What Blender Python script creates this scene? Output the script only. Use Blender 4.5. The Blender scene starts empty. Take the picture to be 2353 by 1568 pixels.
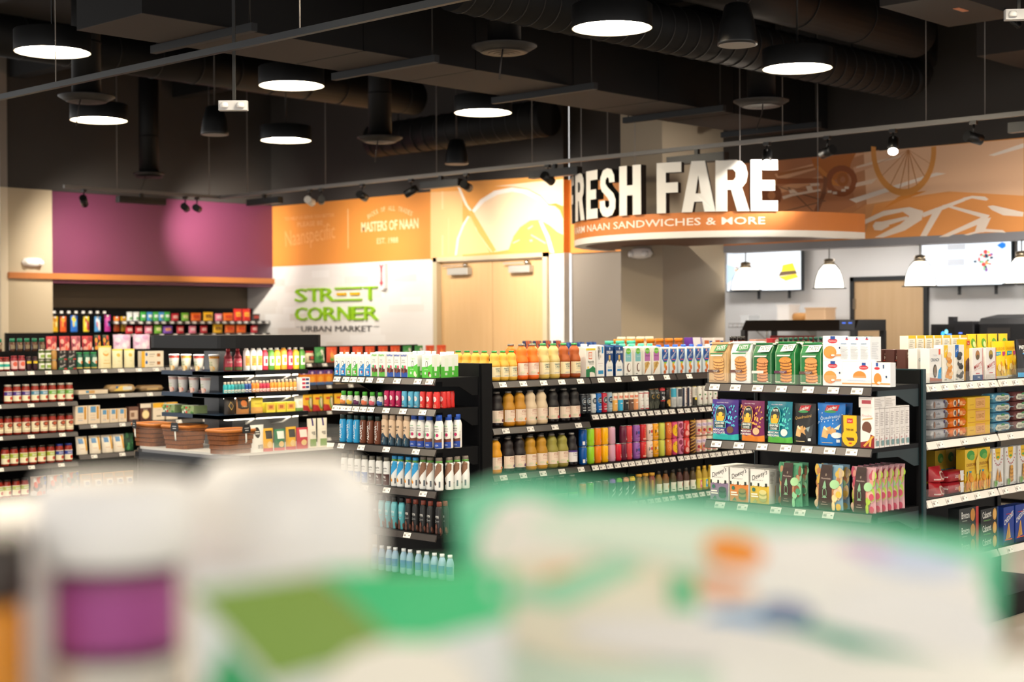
import bpy, bmesh, math, random
from mathutils import Vector, Matrix
random.seed(7)
PI = math.pi
SC = bpy.context.scene
COL = SC.collection

# ------------------------------------------------------------------ camera
FPX = 3490.0                                   # focal length in pixels of the 2353 px wide frame
YAW, PITCH, ROLL = math.radians(43.41), math.radians(-0.549), math.radians(0.296)
EYE = 1.60
cam = bpy.data.cameras.new('camera')
cam.sensor_width = 36.0
cam.lens = FPX / 2353 * 36.0
cam.clip_start = 0.05
cam.clip_end = 100
cam.dof.use_dof = True
cam.dof.focus_distance = 8.3
cam.dof.aperture_fstop = 2.3
co = bpy.data.objects.new('camera', cam)
COL.objects.link(co)
fw = Vector((math.cos(YAW) * math.cos(PITCH), math.sin(YAW) * math.cos(PITCH), math.sin(PITCH)))
r0 = Vector((math.sin(YAW), -math.cos(YAW), 0))
d0 = fw.cross(r0)
rt = math.cos(ROLL) * r0 + math.sin(ROLL) * d0
dn = -math.sin(ROLL) * r0 + math.cos(ROLL) * d0
M = Matrix((rt, -dn, -fw)).transposed().to_4x4()
M.translation = (0, 0, EYE)
co.matrix_world = M
SC.camera = co

# ------------------------------------------------------------------ light of the place and exposure
SC.view_settings.view_transform = 'Standard'
SC.view_settings.look = 'None'
SC.view_settings.gamma = 1.0
SC.view_settings.use_curve_mapping = False
SC.view_settings.exposure = 0.62
SC.cycles.max_bounces = 6
SC.cycles.diffuse_bounces = 3
SC.cycles.glossy_bounces = 3
SC.cycles.transmission_bounces = 4
SC.cycles.transparent_max_bounces = 8
SC.cycles.sample_clamp_indirect = 6.0
W = bpy.data.worlds.new('world')
SC.world = W
W.use_nodes = True
W.node_tree.nodes['Background'].inputs[0].default_value = (1.0, 0.97, 0.94, 1)   # added even fill, in place of unseen shop-front daylight behind the camera
W.node_tree.nodes['Background'].inputs[1].default_value = 0.95
DRUM_W = 92.0       # emission of a drum lamp's diffuser
SPOT_W = 330.0       # watts of a lit track head


# ------------------------------------------------------------------ materials
MATS = {}


def lin(h):
    h = h.lstrip('#')
    if len(h) == 3:
        h = ''.join(c * 2 for c in h)
    c = [int(h[i:i + 2], 16) / 255 for i in (0, 2, 4)]
    return tuple(x / 12.92 if x <= 0.04045 else ((x + 0.055) / 1.055) ** 2.4 for x in c) + (1.0,)


def mat(h, rough=0.5, metal=0.0, emit=0.0, spec=0.5, glass=0.0, alpha=1.0, noise=None, coat=0.0):
    """A node material; noise = (scale, colour, amount[, stretch xyz]) mottles the base colour."""
    key = (h, rough, metal, emit, spec, glass, alpha, noise, coat)
    if key in MATS:
        return MATS[key]
    m = bpy.data.materials.new('m_' + h.strip('#'))
    m.use_nodes = True
    nt = m.node_tree
    b = nt.nodes['Principled BSDF']
    b.inputs['Base Color'].default_value = lin(h)
    b.inputs['Roughness'].default_value = rough
    b.inputs['Metallic'].default_value = metal
    b.inputs['Specular IOR Level'].default_value = spec
    b.inputs['Coat Weight'].default_value = coat
    if emit:
        b.inputs['Emission Color'].default_value = lin(h)
        b.inputs['Emission Strength'].default_value = emit
    if glass:
        b.inputs['Transmission Weight'].default_value = glass
        b.inputs['IOR'].default_value = 1.2
    if alpha < 1:
        b.inputs['Alpha'].default_value = alpha
    if noise:
        tc = nt.nodes.new('ShaderNodeTexCoord')
        mp = nt.nodes.new('ShaderNodeMapping')
        mp.inputs['Scale'].default_value = noise[3] if len(noise) > 3 else (1, 1, 1)
        tx = nt.nodes.new('ShaderNodeTexNoise')
        tx.inputs['Scale'].default_value = noise[0]
        tx.inputs['Detail'].default_value = 4
        mx = nt.nodes.new('ShaderNodeMix')
        mx.data_type = 'RGBA'
        mx.inputs[6].default_value = lin(h)
        mx.inputs[7].default_value = lin(noise[1])
        mr = nt.nodes.new('ShaderNodeMath')
        mr.operation = 'MULTIPLY'
        mr.inputs[1].default_value = noise[2]
        nt.links.new(tc.outputs['Object'], mp.inputs[0])
        nt.links.new(mp.outputs[0], tx.inputs['Vector'])
        nt.links.new(tx.outputs[0], mr.inputs[0])
        nt.links.new(mr.outputs[0], mx.inputs[0])
        nt.links.new(mx.outputs[2], b.inputs['Base Color'])
    MATS[key] = m
    return m


def asmat(c):
    return mat(c) if isinstance(c, str) else c


# ------------------------------------------------------------------ lettering
TXT = {}


def text_shape(s, bold=0.0):
    """Outline of a line of lettering as flat triangles, its box scaled to 0..1 x 0..1."""
    k = (s, bold)
    if k in TXT:
        return TXT[k]
    cu = bpy.data.curves.new('lettering', 'FONT')
    cu.body = s
    cu.resolution_u = 2
    cu.offset = bold
    o = bpy.data.objects.new('lettering', cu)
    COL.objects.link(o)
    dg = bpy.context.evaluated_depsgraph_get()
    me = bpy.data.meshes.new_from_object(o.evaluated_get(dg))
    vs = [(v.co.x, v.co.y) for v in me.vertices]
    fs = [tuple(p.vertices) for p in me.polygons]
    bpy.data.objects.remove(o)
    bpy.data.curves.remove(cu)
    bpy.data.meshes.remove(me)
    x0 = min(v[0] for v in vs); x1 = max(v[0] for v in vs)
    y0 = min(v[1] for v in vs); y1 = max(v[1] for v in vs)
    sx = 1 / max(1e-6, x1 - x0); sy = 1 / max(1e-6, y1 - y0)
    TXT[k] = ([((x - x0) * sx, (y - y0) * sy) for x, y in vs], fs)
    return TXT[k]


# ------------------------------------------------------------------ mesh building
class MB:
    def __init__(s):
        s.v = []; s.f = []; s.m = []; s.sm = []; s.mats = []

    def mi(s, c):
        c = asmat(c)
        if c not in s.mats:
            s.mats.append(c)
        return s.mats.index(c)

    def add(s, vs, fs, c, smooth=False):
        b = len(s.v)
        i = s.mi(c)
        s.v += [tuple(v) for v in vs]
        for f in fs:
            s.f.append(tuple(b + k for k in f)); s.m.append(i); s.sm.append(smooth)
        return s

    def box(s, x0, y0, z0, x1, y1, z1, c):
        vs = [(x, y, z) for z in (z0, z1) for y in (y0, y1) for x in (x0, x1)]
        return s.add(vs, [(0, 2, 3, 1), (4, 5, 7, 6), (0, 1, 5, 4), (2, 6, 7, 3), (0, 4, 6, 2), (1, 3, 7, 5)], c)

    def rbox(s, x0, y0, z0, x1, y1, z1, c, r=0.01, n=3):
        """box with its upright edges rounded"""
        pts = []
        for cx, cy, a in ((x1 - r, y1 - r, 0), (x0 + r, y1 - r, 90), (x0 + r, y0 + r, 180), (x1 - r, y0 + r, 270)):
            for k in range(n + 1):
                t = math.radians(a + 90 * k / n)
                pts.append((cx + r * math.cos(t), cy + r * math.sin(t)))
        return s.slab(pts, z0, z1, c)

    def slab(s, pts, z0, z1, c, smooth=False):
        n = len(pts)
        vs = [(x, y, z0) for x, y in pts] + [(x, y, z1) for x, y in pts]
        fs = [(k, (k + 1) % n, n + (k + 1) % n, n + k) for k in range(n)]
        fs += [tuple(range(n - 1, -1, -1)), tuple(range(n, 2 * n))]
        return s.add(vs, fs, c, smooth)

    def prism(s, pts, y0, y1, c):
        """polygon in x,z (seen from -y, counter-clockwise) pushed back from y0 to y1"""
        n = len(pts)
        vs = [(x, y0, z) for x, z in pts] + [(x, y1, z) for x, z in pts]
        fs = [(k, n + k, n + (k + 1) % n, (k + 1) % n) for k in range(n)]
        fs += [tuple(range(n)), tuple(range(2 * n - 1, n - 1, -1))]
        return s.add(vs, fs, c)

    def prismx(s, pts, x0, x1, c):
        """polygon in y,z pushed from x0 to x1"""
        n = len(pts)
        vs = [(x0, y, z) for y, z in pts] + [(x1, y, z) for y, z in pts]
        fs = [(k, (k + 1) % n, n + (k + 1) % n, n + k) for k in range(n)]
        fs += [tuple(range(n - 1, -1, -1)), tuple(range(n, 2 * n))]
        return s.add(vs, fs, c)

    def lathe(s, prof, c, n=18, cx=0, cy=0, smooth=True, sx=1.0, sy=1.0):
        """prof: (r, z[, colour of the band up to the next point]) from the bottom up"""
        vs = []
        for p in prof:
            for k in range(n):
                t = 2 * PI * k / n
                vs.append((cx + p[0] * sx * math.cos(t), cy + p[0] * sy * math.sin(t), p[1]))
        b = len(s.v)
        s.v += vs
        for j in range(len(prof) - 1):
            i = s.mi(prof[j][2] if len(prof[j]) > 2 and prof[j][2] else c)
            for k in range(n):
                s.f.append((b + j * n + k, b + j * n + (k + 1) % n, b + (j + 1) * n + (k + 1) % n, b + (j + 1) * n + k))
                s.m.append(i); s.sm.append(smooth)
        s.f.append(tuple(b + k for k in range(n - 1, -1, -1))); s.m.append(s.mi(prof[0][2] if len(prof[0]) > 2 and prof[0][2] else c)); s.sm.append(False)
        e = b + (len(prof) - 1) * n
        s.f.append(tuple(e + k for k in range(n))); s.m.append(s.mi(prof[-1][2] if len(prof[-1]) > 2 and prof[-1][2] else c)); s.sm.append(False)
        return s

    def tube(s, pts, r, c, n=8, smooth=True):
        pts = [Vector(p) for p in pts]
        b = len(s.v)
        for j, p in enumerate(pts):
            d = (pts[min(j + 1, len(pts) - 1)] - pts[max(j - 1, 0)]).normalized()
            a = Vector((0, 0, 1)) if abs(d.z) < 0.9 else Vector((1, 0, 0))
            u = d.cross(a).normalized(); w = u.cross(d)
            for k in range(n):
                t = 2 * PI * k / n
                s.v.append(tuple(p + (u * math.cos(t) + w * math.sin(t)) * r))
        i = s.mi(c)
        for j in range(len(pts) - 1):
            for k in range(n):
                s.f.append((b + j * n + k, b + j * n + (k + 1) % n, b + (j + 1) * n + (k + 1) % n, b + (j + 1) * n + k))
                s.m.append(i); s.sm.append(smooth)
        s.f.append(tuple(b + k for k in range(n - 1, -1, -1))); s.m.append(i); s.sm.append(False)
        e = b + (len(pts) - 1) * n
        s.f.append(tuple(e + k for k in range(n))); s.m.append(i); s.sm.append(False)
        return s

    def grid(s, fn, nu, nv, c, smooth=True, closed=False):
        vs = [fn(i / nu, j / nv) for j in range(nv + 1) for i in range(nu + 1)]
        w = nu + 1
        return s.add(vs, [(j * w + i, j * w + i + 1, (j + 1) * w + i + 1, (j + 1) * w + i) for j in range(nv) for i in range(nu)], c, smooth)

    def art(s, items, fmap, xs=(), ys=(), lift=0.00035):
        """Print flat shapes on a surface. fmap(x, y, height above the surface) -> point; xs, ys: where to cut so the print follows a curve."""
        bm = bmesh.new()
        mats = []
        for lv, it in enumerate(items):
            k = it[0]
            bold = 0
            if k == 'R':
                _, x0, y0, x1, y1, c = it
                vs, fs = [(x0, y0), (x1, y0), (x1, y1), (x0, y1)], [(0, 1, 2, 3)]
            elif k == 'E':
                _, x, y, rx, ry, c = it
                n = 14
                vs = [(x + rx * math.cos(2 * PI * q / n), y + ry * math.sin(2 * PI * q / n)) for q in range(n)]
                fs = [tuple(range(n))]
            elif k == 'P':
                _, vs, c = it
                fs = [tuple(range(len(vs)))]
            else:
                _, tx, x, y, w, h, c = it[:7]
                rot = it[7] if len(it) > 7 else 0
                bold = it[8] if len(it) > 8 else 0.0
                tv, fs = text_shape(tx, bold)
                if rot == 90:
                    vs = [(x - (b - .5) * w, y + (a - .5) * h) for a, b in tv]
                elif rot:
                    ct, st = math.cos(math.radians(rot)), math.sin(math.radians(rot))
                    vs = [(x + (a - .5) * w * ct - (b - .5) * h * st, y + (a - .5) * w * st + (b - .5) * h * ct) for a, b in tv]
                else:
                    vs = [(x + (a - .5) * w, y + (b - .5) * h) for a, b in tv]
            c = asmat(c)
            if c not in mats:
                mats.append(c)
            bv = [bm.verts.new((v[0], v[1], lv + 1)) for v in vs]
            new = []
            for f in fs:
                try:
                    bf = bm.faces.new([bv[q] for q in f])
                    bf.material_index = mats.index(c)
                    bf.normal_update()
                    if bf.normal.z < 0:
                        bf.normal_flip()
                    new.append(bf)
                except ValueError:
                    pass
            if k == 'P' and len(vs) > 4:
                bmesh.ops.triangulate(bm, faces=new)
        for x in xs:
            bmesh.ops.bisect_plane(bm, geom=bm.verts[:] + bm.edges[:] + bm.faces[:], plane_co=(x, 0, 0), plane_no=(1, 0, 0))
        for y in ys:
            bmesh.ops.bisect_plane(bm, geom=bm.verts[:] + bm.edges[:] + bm.faces[:], plane_co=(0, y, 0), plane_no=(0, 1, 0))
        bm.verts.index_update()
        b = len(s.v)
        for v in bm.verts:
            s.v.append(tuple(fmap(v.co.x, v.co.y, v.co.z * lift)))
        ids = [s.mi(c) for c in mats]
        for f in bm.faces:
            s.f.append(tuple(b + v.index for v in f.verts)); s.m.append(ids[f.material_index]); s.sm.append(False)
        bm.free()
        return s

    def mesh(s, name):
        me = bpy.data.meshes.new(name)
        me.from_pydata(s.v, [], s.f)
        for c in s.mats:
            me.materials.append(c)
        me.polygons.foreach_set('material_index', s.m)
        me.polygons.foreach_set('use_smooth', s.sm)
        me.update()
        return me

    def obj(s, name, parent=None, loc=None, rot=0.0):
        return link(name, s.mesh(name), parent, loc, rot)


def link(name, data, parent=None, loc=None, rot=0.0):
    o = bpy.data.objects.new(name, data)
    COL.objects.link(o)
    if loc:
        o.location = loc
    if rot:
        o.rotation_euler = (0, 0, rot)
    if parent:
        o.parent = parent
    return o


def thing(name, label, cat, loc=(0, 0, 0), rot=0.0, group=None):
    o = link(name, None, None, loc, rot)
    return tag(o, label, cat, group)


def tag(o, label, cat, group=None, kind=None):
    o['label'] = label
    o['category'] = cat
    if group:
        o['group'] = group
    if kind:
        o['kind'] = kind
    return o


def struct(name, mb, parent=None, loc=None, rot=0.0):
    o = mb.obj(name, parent, loc, rot)
    if not parent:
        o['kind'] = 'structure'
    return o


def dup(root, loc, rot=None, label=None):
    def cp(o, p):
        c = o.copy()
        COL.objects.link(c)
        if p:
            c.parent = p
        for ch in list(o.children):
            cp(ch, c)
        return c
    r = cp(root, None)
    r.location = loc
    if rot is not None:
        r.rotation_euler = (0, 0, rot)
    if label:
        r['label'] = label
    return r


WHITE, BLACK = '#f3f2ef', '#131416'
STEEL = mat('#0a0b0e', 0.5, spec=.2)                    # black powder-coated steel
CHROME = mat('#c9c6c0', 0.22, 1.0)

# ------------------------------------------------------------------ pictures printed on the walls (metres along the wall, height)
MUR_SCOOTER = [('P', [(-14.281, 3.455), (-11.985, 3.398), (-11.991, 2.466), (-14.289, 2.467)], '#f3a654'), ('P', [(-14.282, 3.346), (-13.693, 3.324), (-13.7, 2.48), (-14.289, 2.484)], '#f7c183'), ('P', [(-14.08, 3.341), (-14.044, 3.339), (-14.046, 3.111), (-14.077, 3.112)], '#f9cf98'), ('P', [(-14.08, 2.776), (-14.049, 2.774), (-14.051, 2.517), (-14.082, 2.518)], '#f9cf98'), ('P', [(-13.96, 2.994), (-13.94, 2.993), (-13.944, 2.538), (-13.964, 2.539)], '#f8c98e'), ('P', [(-13.133, 3.344), (-12.639, 3.35), (-11.991, 3.352), (-11.993, 2.982), (-12.112, 3.051), (-12.237, 3.074), (-12.362, 3.183), (-12.575, 3.279), (-12.835, 3.324)], '#fbe0bd'), ('P', [(-13.816, 2.513), (-13.792, 2.68), (-13.696, 2.882), (-13.591, 2.991), (-13.51, 3.003), (-13.218, 2.523)], '#fbc98a'), ('P', [(-13.487, 3.034), (-13.304, 3.161), (-13.078, 3.236), (-12.835, 3.256), (-12.64, 3.224), (-12.426, 3.14), (-12.237, 3.058), (-12.112, 3.036), (-12.05, 2.986), (-11.994, 2.875), (-11.995, 2.69), (-12.083, 2.725), (-12.217, 2.816), (-12.375, 2.887), (-12.534, 2.887), (-12.696, 2.816), (-12.806, 2.711), (-12.895, 2.547), (-13.072, 2.53), (-13.195, 2.526), (-13.466, 2.829)], '#fad9b2'), ('P', [(-12.895, 2.531), (-12.806, 2.711), (-12.696, 2.816), (-12.534, 2.887), (-12.375, 2.863), (-12.239, 2.654), (-12.23, 2.514)], '#f5b95a'), ('P', [(-12.828, 2.632), (-12.708, 2.667), (-12.708, 2.651), (-12.818, 2.616)], '#fadba8'), ('P', [(-12.578, 2.795), (-12.492, 2.83), (-12.481, 2.814), (-12.557, 2.778)], '#fadba8'), ('P', [(-12.514, 2.721), (-12.271, 2.609), (-12.282, 2.59), (-12.525, 2.706)], '#fadba8'), ('P', [(-12.547, 2.652), (-12.493, 2.657), (-12.493, 2.63), (-12.536, 2.628)], '#fadba8'), ('P', [(-13.533, 3.061), (-13.383, 3.19), (-13.134, 3.288), (-12.835, 3.312), (-12.575, 3.267), (-12.362, 3.167), (-12.237, 3.058), (-12.289, 3.046), (-12.426, 3.14), (-12.64, 3.224), (-12.835, 3.256), (-13.078, 3.236), (-13.304, 3.161), (-13.487, 3.034)], '#fdf1e6'), ('P', [(-13.84, 2.513), (-13.803, 2.722), (-13.696, 2.898), (-13.603, 3.0), (-13.574, 2.99), (-13.667, 2.88), (-13.762, 2.72), (-13.805, 2.512)], '#fdeedd'), ('P', [(-13.786, 3.38), (-13.728, 3.359), (-13.533, 3.077), (-13.106, 2.547), (-13.173, 2.526), (-13.42, 2.787), (-13.602, 3.073)], '#f6b25c'), ('P', [(-13.786, 3.38), (-13.739, 3.364), (-13.601, 3.138), (-13.533, 3.069), (-13.567, 3.063), (-13.648, 3.141)], '#fdf0e0'), ('P', [(-12.396, 2.88), (-12.333, 2.869), (-12.218, 2.692), (-12.136, 2.479), (-12.209, 2.482), (-12.271, 2.656)], '#fde6cb'), ('P', [(-12.226, 3.065), (-12.111, 3.074), (-11.993, 3.029), (-11.994, 2.875), (-12.05, 2.986), (-12.122, 3.036)], '#ea8f38')]
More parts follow.
